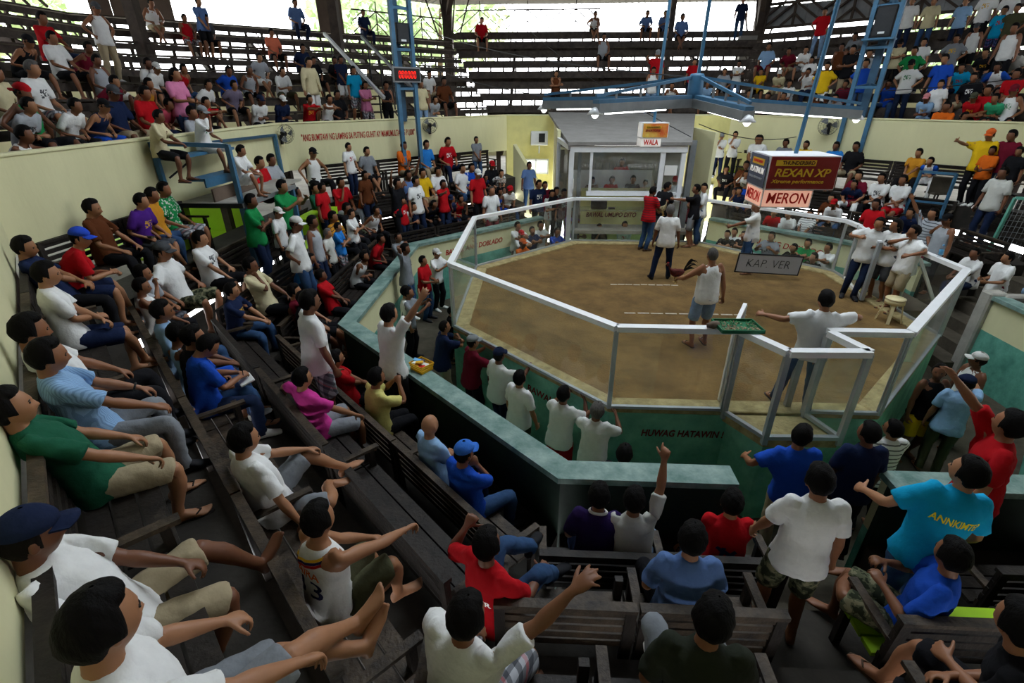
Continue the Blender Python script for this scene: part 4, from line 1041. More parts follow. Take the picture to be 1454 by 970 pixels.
# ------------------------------------------------------------------ wall fans, air conditioner
def fan(p, e, label, tilt=0, r=.23):
    n_, t_ = -en(e), et(e); t = thing('wall_fan', p, label, 'fan', 'fans on the parapet wall')
    p = np.array(p); f = nrm([n_[0]+t_[0]*tilt, n_[1]+t_[1]*tilt, -.15]); a = nrm(np.cross((0, 0, 1), f)); b = np.cross(f, a); c = p+f*.18
    board('bracket', p-np.array([n_[0], n_[1], 0])*.02+np.array([0, 0, -.28]), p+np.array([0, 0, -.05]), .07, .05, 'black_plastic', t, up=(n_[0], n_[1], 0)); board('bracket', p, c-f*.04, .05, .05, 'black_plastic', t)
    MB().tube([c-f*.12, c-f*.02], [.07, .06], 10).build('motor', 'black_plastic', t)
    for k in range(3):
        t0 = 2*math.pi*k/3; V = []
        for i in range(5):
            u = t0+.9*i/4-.3; V += [c+f*.02*(i-2)/2+.04*(a*math.cos(t0)+b*math.sin(t0)), c+f*.03*(i-2)/2+r*.88*(a*math.cos(u)+b*math.sin(u))]
        MB().add(V, [(2*i, 2*i+1, 2*i+3, 2*i+2) for i in range(4)]).build('blade', 'grey_metal', t)
    mb = MB()
    for rr, ff in ((r, 0), (r*.97, .05), (r*.7, .07), (r*.4, .08), (r*.97, -.05)):
        mb.tube([c+f*ff+rr*(a*math.cos(2*math.pi*i/18)+b*math.sin(2*math.pi*i/18)) for i in range(19)], .004, 4, False)
    for i in range(20):
        u = 2*math.pi*i/20; d = a*math.cos(u)+b*math.sin(u); mb.tube([c+f*.08+d*.03, c+f*.07+d*r*.7, c+f*.04+d*r*.98, c-f*.05+d*r*.97], .0025, 3, False)
    mb.build('cage', 'dark_metal', t)
fan((-9.55, 3.75, 2.96), 6, 'grey wall fan beside the blue platform on the left', .5)
fan((-6.32, 7.22, 2.98), 5, 'grey wall fan on the parapet right of the left blue column', .6)
fan((6.22, 7.30, 2.98), 3, 'large grey wall fan on the right parapet', -.1, .28)
ac = thing('air_conditioner', (-2.79, 9.55, 2.2), 'white window air conditioner on brackets in the yellow wall', 'air conditioner')
MB().box((-2.79, 9.42, 2.42), (.62, .40, .46)).build('housing', 'white_enamel', ac, bevel=.02); MB().box((-2.70, 9.21, 2.44), (.22, .02, .30)).build('grille', 'dark_metal', ac)
board('bracket', (-2.5, 9.22, 2.60), (-3.05, 9.22, 2.22), .03, .03, 'white_enamel', ac); board('bracket', (-2.79, 9.55, 1.9), (-2.79, 9.25, 2.18), .04, .04, 'grey_metal', ac)

# ------------------------------------------------------------------ hanging light frame over the pit
fr = thing('light_frame', (-.06, 0, 3.7), 'blue steel star shaped lamp frame hanging over the pit', 'lamp frame')
hub = np.array([-.06, 0.])
MB().lathe([(.12, 3.72), (.13, 3.74), (.13, 4.12), (.11, 4.16), (.02, 4.17)], (hub[0], hub[1], 0), 14).build('hub', 'blue_paint', fr, True)
board('rod', (hub[0]+.02, hub[1], 4.1), (hub[0]+.07, hub[1], 11.5), .05, .05, 'blue_paint', fr, up=(0, 1, 0))
ENDS = [(-2.71, 1.0, 3.74), (-1.9, -1.1, 3.72), (.42, -1.4, 3.62), (3.1, .45, 3.58)]
for x, y, z in ENDS:
    d = nrm([x-hub[0], y-hub[1], 0]); s_ = np.array([hub[0], hub[1], 0])
    a = np.array([hub[0]+d[0]*.13, hub[1]+d[1]*.13, 3.78]); b = np.array([x, y, z])
    board('beam', a, b, .16, .10, 'blue_paint', fr); board('top_chord', a+(0, 0, .32), b+(0, 0, .10), .045, .045, 'blue_paint', fr); board('reflector', a-(0, 0, .08), b-(0, 0, .08), .22, .14, 'grey_metal', fr)
    for k in (.3, .55, .8): p = a+(b-a)*k; board('strut', p, p+np.array([0, 0, .32-.22*k]), .03, .03, 'grey_metal', fr, up=(d[0], d[1], 0))
    board('tube_light', a+(b-a)*.25-(0, 0, .165), a+(b-a)*.9-(0, 0, .165), .022, .022, 'tube_light', fr)
    lp = MB().lathe([(.02, .10), (.06, .08), (.13, 0), (.12, -.01), (.01, .02)], (x, y, z-.16), 14).build('spot_lamp', 'white_enamel', fr, True); MB().lathe([(.001, 0), (.045, 0), (.06, -.03), (.03, -.07), (.001, -.08)], (x, y, z-.15), 12).build('bulb', 'lamp_glass', lp, True)
# wires from the stands to the frame
for i, (p, q) in enumerate((((-9.0, 13.6, 5.6), (-2.6, 1.0, 3.8)), ((-8.0, 14.6, 6.4), (-.1, 0, 4.1)), ((-3.5, 16.9, 6.6), (1.3, 4.7, 2.8)), ((5.9, 8.2, 2.6), (1.6, 5.2, 3.1)), ((14.0, 4.0, 5.2), (6.9, 6.4, 3.9)))):
    p = np.array(p); q = np.array(q); tag(MB().tube([p+(q-p)*k/10-np.array([0, 0, .25*(1-(k/5-1)**2)]) for k in range(11)], .011, 5).build('wire', 'dark_metal'), ('thin dark wire strung from the left rear bleachers to the lamp frame arm', 'thin dark wire strung from the left corner post to the lamp frame hub', 'thin dark wire strung from the far bleachers to the booth roof', 'black cable from the right parapet to the booth corner', 'thin wire from the right bleachers to the right blue column')[i], 'wire')

# ------------------------------------------------------------------ hanging side signs
def hang_sign(c, w, d, hgt, rz, rod_top, label, faces, low, lowm, lowtxt, lw):
    t = thing('hanging_sign', c, label, 'sign'); R_ = Matrix.Rotation(rz, 3, 'Z'); ax = [np.array(R_ @ Vector(v)) for v in ((1, 0, 0), (0, 1, 0), (0, 0, 1))]; c = np.array(c, float)
    MB().box(c, (w, d, hgt), ax).build('box', 'white_enamel', t)
    MB().tube([c+(0, 0, hgt/2), np.array(rod_top)], .035, 8).build('rod', 'blue_paint', t)
    c2 = c-(0, 0, hgt/2+low/2)-ax[0]*(w-lw)/2; MB().box(c2, (lw, d*.9, low), ax).build('lower_box', 'white_enamel', t)
    return t, c, c2, ax
def face(t, c, ax, which, w, hgt, m, off):
    n_ = -ax[1] if which == 'front' else -ax[0]; r_ = ax[0] if which == 'front' else -ax[1]
    o = c+n_*(off+.004); MB().box(o, (w, hgt, .008), (r_, (0, 0, 1), n_)).build('face', m, t); return o+n_*.008, r_
t, c, c2, ax = hang_sign((1.46, -1.0, 2.70), 1.08, .80, .52, -.02, (1.72, -1.0, 9.0), 'red and slate hanging sign box reading meron over the right of the pit', None, .30, 'sign_pink', 'MERON', .80)
o, r_ = face(t, c, ax, 'front', 1.06, .49, 'sign_maroon', .40)
MB().box(o+r_*(-.14)+np.array([0, 0, .155]), (.62, .09, .004), (r_, (0, 0, 1), np.cross(r_, (0, 0, 1)))).build('banner', 'sign_gold', t)
text_mesh('lettering', 'THUNDERBIRD', .075, o+r_*(-.10)+np.array([0, 0, .155])-ax[1]*.004, r_, (0, 0, 1), 'sign_dark', t, .003, 0, .002, width=.50)
text_mesh('lettering', 'REXAN XP', .17, o+r_*(-.02)+np.array([0, 0, .0])-ax[1]*.003, r_, (0, 0, 1), 'sign_gold', t, .003, .2, .003, width=.86)
text_mesh('lettering', 'Xtreme performance', .08, o+r_*(-.06)+np.array([0, 0, -.13])-ax[1]*.003, r_, (0, 0, 1), 'sign_gold', t, .003, .2, .001, width=.82)
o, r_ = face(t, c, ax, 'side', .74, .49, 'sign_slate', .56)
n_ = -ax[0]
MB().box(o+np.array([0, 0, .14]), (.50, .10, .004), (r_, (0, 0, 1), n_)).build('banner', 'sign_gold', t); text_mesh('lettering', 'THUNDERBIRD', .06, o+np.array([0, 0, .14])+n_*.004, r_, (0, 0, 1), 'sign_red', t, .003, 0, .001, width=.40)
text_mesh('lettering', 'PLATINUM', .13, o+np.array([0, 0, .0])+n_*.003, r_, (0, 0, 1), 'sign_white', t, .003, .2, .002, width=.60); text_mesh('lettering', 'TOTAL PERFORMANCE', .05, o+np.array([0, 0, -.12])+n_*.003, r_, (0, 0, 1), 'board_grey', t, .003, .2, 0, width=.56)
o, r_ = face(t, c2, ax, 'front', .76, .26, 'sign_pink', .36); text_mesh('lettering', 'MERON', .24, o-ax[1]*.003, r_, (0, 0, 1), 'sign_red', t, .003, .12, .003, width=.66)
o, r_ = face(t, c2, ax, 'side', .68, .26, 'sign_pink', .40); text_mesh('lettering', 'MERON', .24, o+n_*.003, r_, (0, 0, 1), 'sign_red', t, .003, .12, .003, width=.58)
t, c, c2, ax = hang_sign((-.17, 2.6, 3.10), .60, .42, .33, .04, (-.07, 2.6, 9.4), 'small red and yellow hanging sign box reading wala before the booth roof', None, .18, 'sign_white', 'WALA', .46)
o, r_ = face(t, c, ax, 'front', .56, .29, 'sign_yellow', .21)
MB().box(o+r_*(-.05)+np.array([0, 0, .07]), (.36, .05, .004), (r_, (0, 0, 1), -ax[1])).build('banner', 'sign_gold', t); text_mesh('lettering', 'THUNDERBIRD', .045, o+r_*(-.05)+np.array([0, 0, .07])-ax[1]*.004, r_, (0, 0, 1), 'sign_dark', t, .003, 0, .001, width=.30); text_mesh('lettering', 'ENERTONE', .06, o+r_*(-.06)+np.array([0, 0, 0.0])-ax[1]*.003, r_, (0, 0, 1), 'sign_maroon', t, .003, .2, .001, width=.34)
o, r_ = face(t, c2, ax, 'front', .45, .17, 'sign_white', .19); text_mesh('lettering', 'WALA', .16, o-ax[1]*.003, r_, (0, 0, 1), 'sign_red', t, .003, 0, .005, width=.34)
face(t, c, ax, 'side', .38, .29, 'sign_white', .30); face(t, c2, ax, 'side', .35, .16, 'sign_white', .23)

# ------------------------------------------------------------------ painted lettering on walls
def wall_text(s, e, r, sc, z, size, m, width, shear=0, out=False, bold=.003):
    n_, t_ = en(e), et(e); p = ep(e, r, sc, z); right = (-t_[0], -t_[1], 0) if not out else (t_[0], t_[1], 0)
    o = text_mesh('trim_lettering', s, size, p, right, (0, 0, 1), m, None, .003, shear, bold, width=width); o['kind'] = 'structure'; return o
wall_text('BAWAL ANG DOBLADO', 5, 5.893, .55, -.02, .20, 'red_letter', 2.05, .2)
wall_text('BAWAL ANG DOBLADO', 3, 5.893, .15, -.02, .22, 'red_letter', 2.35, .2)
wall_text('HUWAG HATAWIN !', 0, 4.304, -.74, -.36, .15, 'dark_red_letter', 1.12, .15, True)
wall_text('BAWAL ANG SALAPI', 7, 4.304, .95, -.36, .17, 'dark_red_letter', 1.5, .1, True)
wall_text('"ANG BUMITAW NG LAMPAS SA PUTING GUHIT AY MAMUMULTA NG P1,000"', 5, 9.612, 1.72, 2.78, .24, 'red_letter', 3.6, .1)

p_ = ep(3, 9.27, 3.15, 1.0); nbd = thing('notice_board', p_, 'green framed notice board on the yellow wall right of the booth', 'notice board'); n3 = en(3); t3 = et(3); ax3 = ((t3[0], t3[1], 0), (n3[0], n3[1], 0), (0, 0, 1))
MB().box(p_, (.95, .03, .70), ax3).build('panel', 'ink', nbd)
for dx, dz, w_, h_ in ((0, .36, 1.02, .06), (0, -.36, 1.02, .06), (-.49, 0, .06, .72), (.49, 0, .06, .72)): MB().box(p_+np.array([t3[0]*dx-n3[0]*.02, t3[1]*dx-n3[1]*.02, dz]), (w_, .04, h_), ax3).build('frame', 'lime_paint', nbd)
MB().box(p_+np.array([t3[0]*.22-n3[0]*.03, t3[1]*.22-n3[1]*.03, .02]), (.34, .01, .56), ax3).build('poster', 'paper', nbd)
# ------------------------------------------------------------------ blue platform on the left
pf = thing('viewing_platform', (-9.0, .3, 2.0), 'blue steel viewing platform with plank seats on the left parapet', 'platform')
for p, z0, z1 in (((-9.55, -1.02), 2.02, 3.12), ((-8.33, -.80), .4, 3.06), ((-9.55, 3.38), 2.0, 2.95), ((-8.33, 1.28), .4, 2.02), ((-9.5, 1.28), 1.2, 2.0)): board('post', (*p, z0), (*p, z1), .08, .08, 'blue_paint', pf, up=(0, 1, 0))
board('rail', (-9.55, -1.02, 3.10), (-8.33, -.80, 3.04), .07, .07, 'blue_paint', pf); board('rail', (-9.55, .4, 2.98), (-9.55, 3.38, 2.93), .06, .06, 'blue_dark', pf)
MB().prism([(-9.58, -.75), (-8.30, -.82), (-8.30, 1.30), (-9.58, 1.30)], 1.97, 2.03).build('deck', 'concrete_pale', pf); MB().box((-9.0, 1.0, 2.0), (.9, 2.6, .04)).build('deck', 'concrete_pale', pf)
board('edge', (-9.58, -.84, 2.0), (-8.28, -.86, 2.0), .06, .08, 'dark_metal', pf); board('edge', (-8.28, -.86, 2.0), (-8.28, 1.32, 2.0), .06, .08, 'grey_metal', pf)
board('seat_plank', (-9.40, -.98, 2.84), (-9.40, .95, 2.84), .30, .05, 'blue_paint', pf); board('step_plank', (-9.12, -.75, 2.44), (-9.12, .75, 2.44), .34, .05, 'blue_paint', pf); board('step_front', (-8.96, -.75, 2.38), (-8.96, .75, 2.38), .03, .16, 'blue_paint', pf)
board('toe_board', (-8.90, -.70, 2.14), (-8.95, 1.0, 2.14), .03, .26, 'panel_brown', pf)
board('brace', (-9.5, -.9, 2.5), (-9.15, -.8, 2.75), .03, .03, 'dark_metal', pf)
# wire screen and blue rails on the right
ws = thing('wire_screen', (8.0, 2.15, .2), 'tall leaning wire mesh screen in a green frame at far right', 'screen')
A0, A1, B1, B0 = np.array((8.0, 2.2, .2)), np.array((8.0, 2.08, 1.72)), np.array((8.9, 1.2, 1.75)), np.array((8.9, 1.3, .2))
for a, b in ((A0, A1), (A1, B1), (B1, B0), (B0, A0)): board('frame', a, b, .06, .06, 'teal_wall', ws)
mb = MB()
for k in range(1, 16): mb.bar(A0+(B0-A0)*k/16, A1+(B1-A1)*k/16, .008, .008)
for k in range(1, 12): mb.bar(A0+(A1-A0)*k/12, B0+(B1-B0)*k/12, .008, .008)
o = mb.build('mesh', 'grey_metal', ws); o['kind'] = 'stuff'
br = thing('handrail', (7.3, 4.5, .7), 'blue steel handrail frame beside the right aisle steps', 'handrail')
board('post', (7.42, 4.60, .40), (7.48, 4.52, 1.98), .06, .06, 'blue_paint', br, up=(1, 0, 0)); board('post', (8.05, 4.05, .40), (8.05, 4.05, 1.98), .06, .06, 'blue_paint', br, up=(1, 0, 0)); board('rail', (7.48, 4.52, 1.96), (8.05, 4.05, 1.96), .06, .06, 'blue_paint', br); board('rail', (7.45, 4.56, 1.2), (8.05, 4.05, 1.2), .05, .05, 'blue_paint', br)
fs = thing('folded_chair', (8.1, 4.3, 1.2), 'grey plastic backed chair on the right aisle by the blue handrail', 'chair')
MB().box((8.02, 4.42, 1.62), (.42, .06, .46), (nrm((1, -.8, 0)), nrm((.8, 1, .3)), nrm(np.cross(nrm((1, -.8, 0)), nrm((.8, 1, .3)))))).build('backrest', 'concrete', fs); MB().box((8.12, 4.55, 1.40), (.42, .40, .05)).build('seat', 'concrete', fs)
for dx, dy in ((-.18, -.18), (.18, -.18), (-.18, .18), (.18, .18)): MB().bar((8.12+dx, 4.55+dy, 1.0), (8.12+dx*.9, 4.55+dy*.9, 1.38), .03).build('leg', 'dark_metal', fs)

# ------------------------------------------------------------------ small things
sl = thing('stool', (3.85, -1.08, 0), 'cream plastic stool with splayed legs on the soil by the right entry', 'stool')
MB().lathe([(.01, .43), (.15, .43), (.165, .445), (.16, .465), (.01, .47)], (3.85, -1.08, 0), 20).build('seat', 'plastic_cream', sl, True)
MB().lathe([(.15, .36), (.165, .36), (.155, .44), (.14, .44)], (3.85, -1.08, 0), 20).build('skirt', 'plastic_cream', sl, True)
for k in range(4):
    a = math.pi/4+k*math.pi/2+.2; d = np.array([math.cos(a), math.sin(a), 0]); p = np.array([3.85, -1.08, 0])
    MB().bar(p+d*.20, p+d*.125+(0, 0, .43), .055, .022, up=tuple(d)).build('leg', 'plastic_cream', sl)
tr = thing('tray', (-.32, -4.3, HG), 'shallow green tray of grain and greens resting on the near rail', 'tray')
ta = .03; tx = nrm((1, ta, 0)); ty = nrm((-ta-.05, 1, 0)); tz = np.array((0, 0, 1)); tc = np.array((-.31, -4.30, HG+.012))
MB().box(tc, (.50, .34, .012), (tx, ty, tz)).build('base', 'plastic_green', tr)
for s, l, a in ((-1, .50, 0), (1, .50, 0), (-1, .34, 1), (1, .34, 1)):
    c = tc+(ty*.17*s if not a else tx*.25*s)+tz*.018; MB().box(c, (l, .014, .045) if not a else (.014, l, .045), (tx, ty, tz)).build('rim', 'plastic_green', tr)
for m_, side, n_ in (('grain', -.2, 260), ('leafy', .2, 200)):
    mb = MB()
    for k in range(n_):
        u, v = random.uniform(-.23, .23), random.uniform(-.15, .15)
        if (m_ == 'grain') != (v+.3*u < -.0): 
            if random.random() < .8: continue
        s = random.uniform(.007, .014); mb.box(tc+tx*u+ty*v+tz*random.uniform(.012, .03), (s*1.3, s, s*.8), tuple(np.array(Matrix.Rotation(random.random()*6, 3, (random.random(), random.random(), 1)))))
    o = tag(mb.build('grain_heap' if m_ == 'grain' else 'greens_heap', m_), 'loose pale grain heaped in the green tray' if m_ == 'grain' else 'chopped greens heaped in the green tray', 'feed'); o['kind'] = 'stuff'
tag(MB().tube([(-.68, -4.30, HG+.03), (-.62, -4.33, HG+.05), (-.56, -4.28, HG+.04), (-.60, -4.24, HG+.03)], [.03, .05, .045, .025], 8).build('crumpled_rag', 'panel_brown', None, True), 'crumpled brown rag on the near rail left of the tray', 'rag')
bk = thing('basket', (-4.37, -4.0, .4), 'yellow plastic basket of sweets on the teal barrier top', 'basket')
ba = nrm((1, -.75, 0)); bb = nrm((.75, 1, 0)); bc = np.array((-4.37, -4.0, .41))
MB().box(bc, (.24, .20, .015), (ba, bb, tz)).build('base', 'plastic_yellow', bk)
for sgn in (-1, 1):
    for a1, a2, L1, L2 in ((ba, bb, .24, .20), (bb, ba, .20, .24)):
        for k in range(3): MB().box(bc+a2*sgn*(L2/2+.006*k)+tz*(.022+.036*k), (L1+.012*k, .008, .022), (a1, a2, tz)).build('side', 'plastic_yellow', bk)
for k in range(9):
    c = bc+ba*random.uniform(-.08, .08)+bb*random.uniform(-.07, .07)+tz*(.05+.008*k); a = random.random()*3
    o = MB().box((0, 0, 0), (.10, .05, .022)).build('sweet_packet', ('sign_red', 'paper', 'sign_maroon', 'paper', 'sign_slate', 'sign_red', 'paper', 'sign_gold', 'plastic_blue')[k], None); o.location = tuple(c); o.rotation_euler = (random.uniform(-.3, .3), random.uniform(-.3, .3), a)
    tag(o, '%s sweet packet in the yellow basket%s' % (('red', 'white', 'maroon', 'white', 'grey', 'red', 'white', 'golden', 'blue')[k], ('', '', '', ', higher of the white ones', '', ', higher of the red ones', ', topmost white one', '', '')[k]), 'packet', 'sweets in the yellow basket')
bo = thing('bottle', (4.29, -1.12, HG), 'clear water bottle with blue label standing on the right rail', 'bottle')
MB().lathe([(.001, 0), (.032, 0), (.034, .02), (.033, .15), (.014, .19), (.013, .205), (.001, .205)], (4.29, -1.12, HG), 14).build('body', 'booth_glass', bo, True); MB().lathe([(.0345, .05), (.0345, .13), (.033, .131), (.033, .049)], (4.29, -1.12, HG), 14).build('label', 'plastic_blue', bo, True); MB().lathe([(.001, .20), (.016, .20), (.016, .222), (.001, .222)], (4.29, -1.12, HG), 10).build('cap', 'plastic_blue', bo)
tw = MB(); tw.add([(4.22, -.70, HG+.012), (4.36, -.68, HG+.012), (4.36, -.50, HG+.02), (4.22, -.52, HG+.02), (4.39, -.66, HG-.16), (4.39, -.50, HG-.20), (4.22, -.70, HG+.0), (4.36, -.68, HG+.0), (4.36, -.50, HG+.0), (4.22, -.52, HG+.0)], [(0, 1, 2, 3), (1, 4, 5, 2), (6, 9, 8, 7)]); tag(tw.build('cloth', 'cloth_pink'), 'crimson cloth draped over the right rail by the jamb', 'cloth')
# name board carried in the pit
nb = thing('name_board', (2.5, 1.28, .36), 'grey board with black handwritten name and dark frame held in the pit', 'board')
pA = np.array((1.80, 1.28, .16)); pB = np.array((3.19, 1.22, .11)); bx = nrm(pB-pA); bz = nrm(np.array((0, -.06, 1))-bx*bx[2]); by = np.cross(bz, bx); bcen = (pA+pB)/2+bz*.22
MB().box(bcen, (1.38, .02, .44), (bx, by, bz)).build('panel', 'board_grey', nb)
for s_ in (-1, 1): MB().box(bcen+bz*.22*s_, (1.42, .03, .025), (bx, by, bz)).build('frame', 'ink', nb); MB().box(bcen+bx*.70*s_, (.025, .03, .46), (bx, by, bz)).build('frame', 'ink', nb)
text_mesh('lettering', 'KAP. VER', .28, bcen-by*.012-bx*.02, bx, bz, 'ink', nb, .003, .1, -.006, width=.95)
MB().tube([bcen+bz*.23-bx*.48, bcen+bz*.30-bx*.47, bcen+bz*.30-bx*.43, bcen+bz*.23-bx*.42], .01, 6).build('handle', 'ink', nb)
# footwear left on the near steps and aisle
def slipper(p, rz, label, m='black_plastic'):
    t = thing('slipper', p, label, 'slipper', 'slippers left on the floor', rz); bm_ = MB()
    V = []
    for z in (0, .022):
        for a, w in ((-.12, .03), (-.10, .04), (0, .038), (.07, .048), (.11, .046), (.135, .025)): V += [(-w, a, z), (w, a, z)]
    F = [];
    for i in range(5): F += [(2*i, 2*i+1, 2*i+3, 2*i+2), (12+2*i, 12+2*i+2, 12+2*i+3, 12+2*i+1), (2*i, 2*i+2, 14+2*i, 12+2*i), (2*i+1, 13+2*i, 15+2*i, 2*i+3)]
    F += [(0, 12, 13, 1), (10, 11, 23, 22)]
    M_ = Matrix.Translation(p) @ Matrix.Rotation(rz, 4, 'Z')
    o = MB().add(V, F).build('sole', m, None); o.parent = t
    o = MB().tube([(-.045, .01, .02), (-.03, .04, .045), (0, .075, .05), (.03, .04, .045), (.045, .01, .02)], [.008, .012, .01, .012, .008], 6).build('strap', m, None); o.parent = t
slipper((1.26, -7.33, -.05), 2.4, 'dark blue slipper on the near aisle floor beside the seated man in blue', 'sign_slate'); slipper((1.14, -7.52, -.05), 2.0, 'black slipper nearest the camera on the near aisle floor')
slipper((-6.15, -6.35, 1.15), .9, 'pale worn slipper on the dark left aisle floor', 'panel_brown'); slipper((-6.02, -6.55, 1.15), 1.2, 'brown slipper on the dark left aisle floor nearer the camera', 'leather')
# ------------------------------------------------------------------ trees outside, seen through the open sides
def tree(x, y, hgt, r, label, seed):
    rs = random.Random(seed); t = thing('tree', (x, y, .5), label, 'tree', 'trees outside the arena'); MB().tube([(x, y, .5), (x+.1, y, hgt*.5), (x+.3, y+.1, hgt*.8)], [.25, .18, .08], 8).build('trunk', 'bark', t)
    V = []; F = []
    for k in range(1500):
        a = rs.uniform(0, 6.28); b = math.asin(rs.uniform(-.8, 1)); q = r*(.65+.4*rs.random())*(1+.25*math.sin(3*a+seed)*math.cos(2*b)); c = np.array([x+q*math.cos(a)*math.cos(b), y+q*math.sin(a)*math.cos(b), hgt*.72+q*.8*math.sin(b)])
        u = np.array([rs.gauss(0, 1) for _ in range(3)]); v = np.array([rs.gauss(0, 1) for _ in range(3)]); u = nrm(u)*.32; v = nrm(v)*.22; n = len(V); V += [c-u, c+v, c+u, c-v]; F.append((n, n+1, n+2, n+3))
    o = MB().add(V, F).build('crown', 'foliage', t); o['kind'] = 'stuff'
for i, (x, y, hh, r) in enumerate(((-9.5, 27, 11, 4.0), (-13.5, 24.5, 10, 3.2), (-27, 6, 13, 4.5), (-26, 13, 10, 3.5)  , (20, 24, 8, 3.0))):
    tree(x, y, hh, r, ('broad green tree beyond the far left corner, behind the lattice', 'green tree beyond the left rear bleachers', 'tall tree beyond the left bleachers near the top left', 'smaller tree beyond the left bleachers', 'tree beyond the right rear bleachers')[i], i)
# ------------------------------------------------------------------ templates
TPL = {}
TPL['body'] = make_tpl(build_body(), .0062, {0: 9000, 1: 2600, 2: 900}, 2)
for k, n in (('tee', (2600, 700, 300)), ('tank', (1500, 420, 190)), ('long', (2600, 700, 300))): TPL[k] = make_tpl(build_top(k), .011, dict(enumerate(n)), 3, .0045, 1)
for k, n in (('shorts', (1500, 420, 180)), ('pants', (2200, 620, 260))): TPL[k] = make_tpl(build_bottom(k), .010, dict(enumerate(n)), 3, .004, 2)
TPL['shoe'] = [make_tpl(L, .009, {0: 500, 1: 160, 2: 60}, 2) for L in build_shoes()]
TPL['slip'] = [make_tpl(L, .006, {0: 420, 1: 150, 2: 60}, 1) for L in build_slippers()]
HAIR = {(k, l): build_hair(k, l) for k in ('short', 'buzz', 'long', 'thin') for l in (0, 1, 2)}
CAPS = {(bk, l): build_cap(l, bk) for bk in (False, True) for l in (0, 1, 2)}
EYES = build_eyes()
# lips and brow shade as a per-vertex tone on the face
for l in (0, 1, 2):
    tp = TPL['body'][l]; q = tp.V-HC
    tp.tone = (.55*np.exp(-(q[:, 0]/.020)**2-((q[:, 2]+.066)/.008)**2)*(q[:, 1] > .06))
    # under clothing the body is drawn in a little so that no skin shows through the cloth
    Nn = vnormals(tp.V, tp.T); x_, y_, z_ = tp.V.T; w = lambda *b: sum(tp.W[:, BI[k]] for k in b)
    tor = w('pelvis', 'spine', 'chest')+w('clavR', 'clavL')*.9
    arm = np.zeros(len(tp.V)); leg = np.zeros(len(tp.V)); shin = w('shR', 'shL')
    for sd in 'RL':
        t_ = (tp.V-BJ['ua'+sd])@BDIR['ua'+sd][0]/UA; arm = np.maximum(arm, (w('ua'+sd, 'clav'+sd) > .5)*np.clip((.62-t_)/.12, 0, 1))
        t_ = (tp.V-BJ['th'+sd])@BDIR['th'+sd][0]/TH; leg = np.maximum(leg, (w('th'+sd) > .45)*np.clip((.86-t_)/.1, 0, 1))
    up = np.clip((1.385-z_)/.03, 0, 1); low = np.clip((z_-.80)/.04, 0, 1)
    tp.in_tee = -Nn*(np.clip(tor*1.3, 0, 1)*.024*up+.018*arm*(1-np.clip(tor*1.3, 0, 1)*up))[:, None]
    tp.in_tank = -Nn*(np.clip(tor*1.3, 0, 1)*.022*np.clip((1.27-z_)/.05, 0, 1))[:, None]
    tp.in_short = -Nn*(.014*leg+.016*w('pelvis')*(z_ < .99))[:, None]; tp.in_pant = -Nn*(.014*np.maximum(leg, w('thR', 'thL'))+.012*shin+.016*w('pelvis')*(z_ < .99))[:, None]
HEXC = dict(w='e9e9e7', wg='cbcbc4', lg='a9adb3', g='82868c', dg='4a4d53', k='16161a', r='b8121c', dr='6d1428', dp2='c04a5e', o='d9661a', co='e0785a', y='e2b81a', y2='d8cf7c', oc='cb8c28', p='d680a8', p2='9a78c0', hp='c83a90', b='1c4cb4', bb='2a7ccc', nb='1a2646', lb='93b8de', tq='0f9fce', sb='5c79ac',
            gr='1c8648', gr2='3aa878', dgr='1f5a42', gk='12281e', gk2='2b2f26', pu='4c2280', dp='28184a', br='5c3118', cr='cfc49e', kh='a8997c', ol='4e4e38', j='38557c', dj='1e2b48', lj='86a3c6', cw='e6e6e2', fl='7c7288', c='5c5f48', pg='8a8c94')
TOPM = dict(pd='print_dark', pr='print_red', pgr='print_green', pg='print_gold', py='print_gold', pw='print_white', pb='print_blue', po='print_gold', st='stripe', st2='stripe', ps='pinstripe', fl='floral', rb='raglan', pl='plaid')
rgba = lambda h: (*lin(h), 1)
def add_mesh(name, V, T, m, parent, col=None, attrs=None):
    me = bpy.data.meshes.new(name); nv, nt = len(V), len(T)
    me.vertices.add(nv); me.vertices.foreach_set('co', np.ascontiguousarray(V, np.float32).ravel())
    me.loops.add(nt*3); me.loops.foreach_set('vertex_index', np.ascontiguousarray(T, np.int32).ravel())
    me.polygons.add(nt); me.polygons.foreach_set('loop_start', np.arange(0, nt*3, 3, dtype=np.int32)); me.polygons.foreach_set('use_smooth', np.ones(nt, bool))
    for an, (ty, data) in (attrs or {}).items():
        at = me.attributes.new(an, ty, 'POINT'); at.data.foreach_set('vector' if ty == 'FLOAT_VECTOR' else 'value', np.ascontiguousarray(data, np.float32).ravel())
    me.update(calc_edges=True); me.materials.append(MATS[m])
    o = bpy.data.objects.new(name, me); COL.objects.link(o)
    if col: o.color = col
    if parent is not None: o.parent = parent
    return o
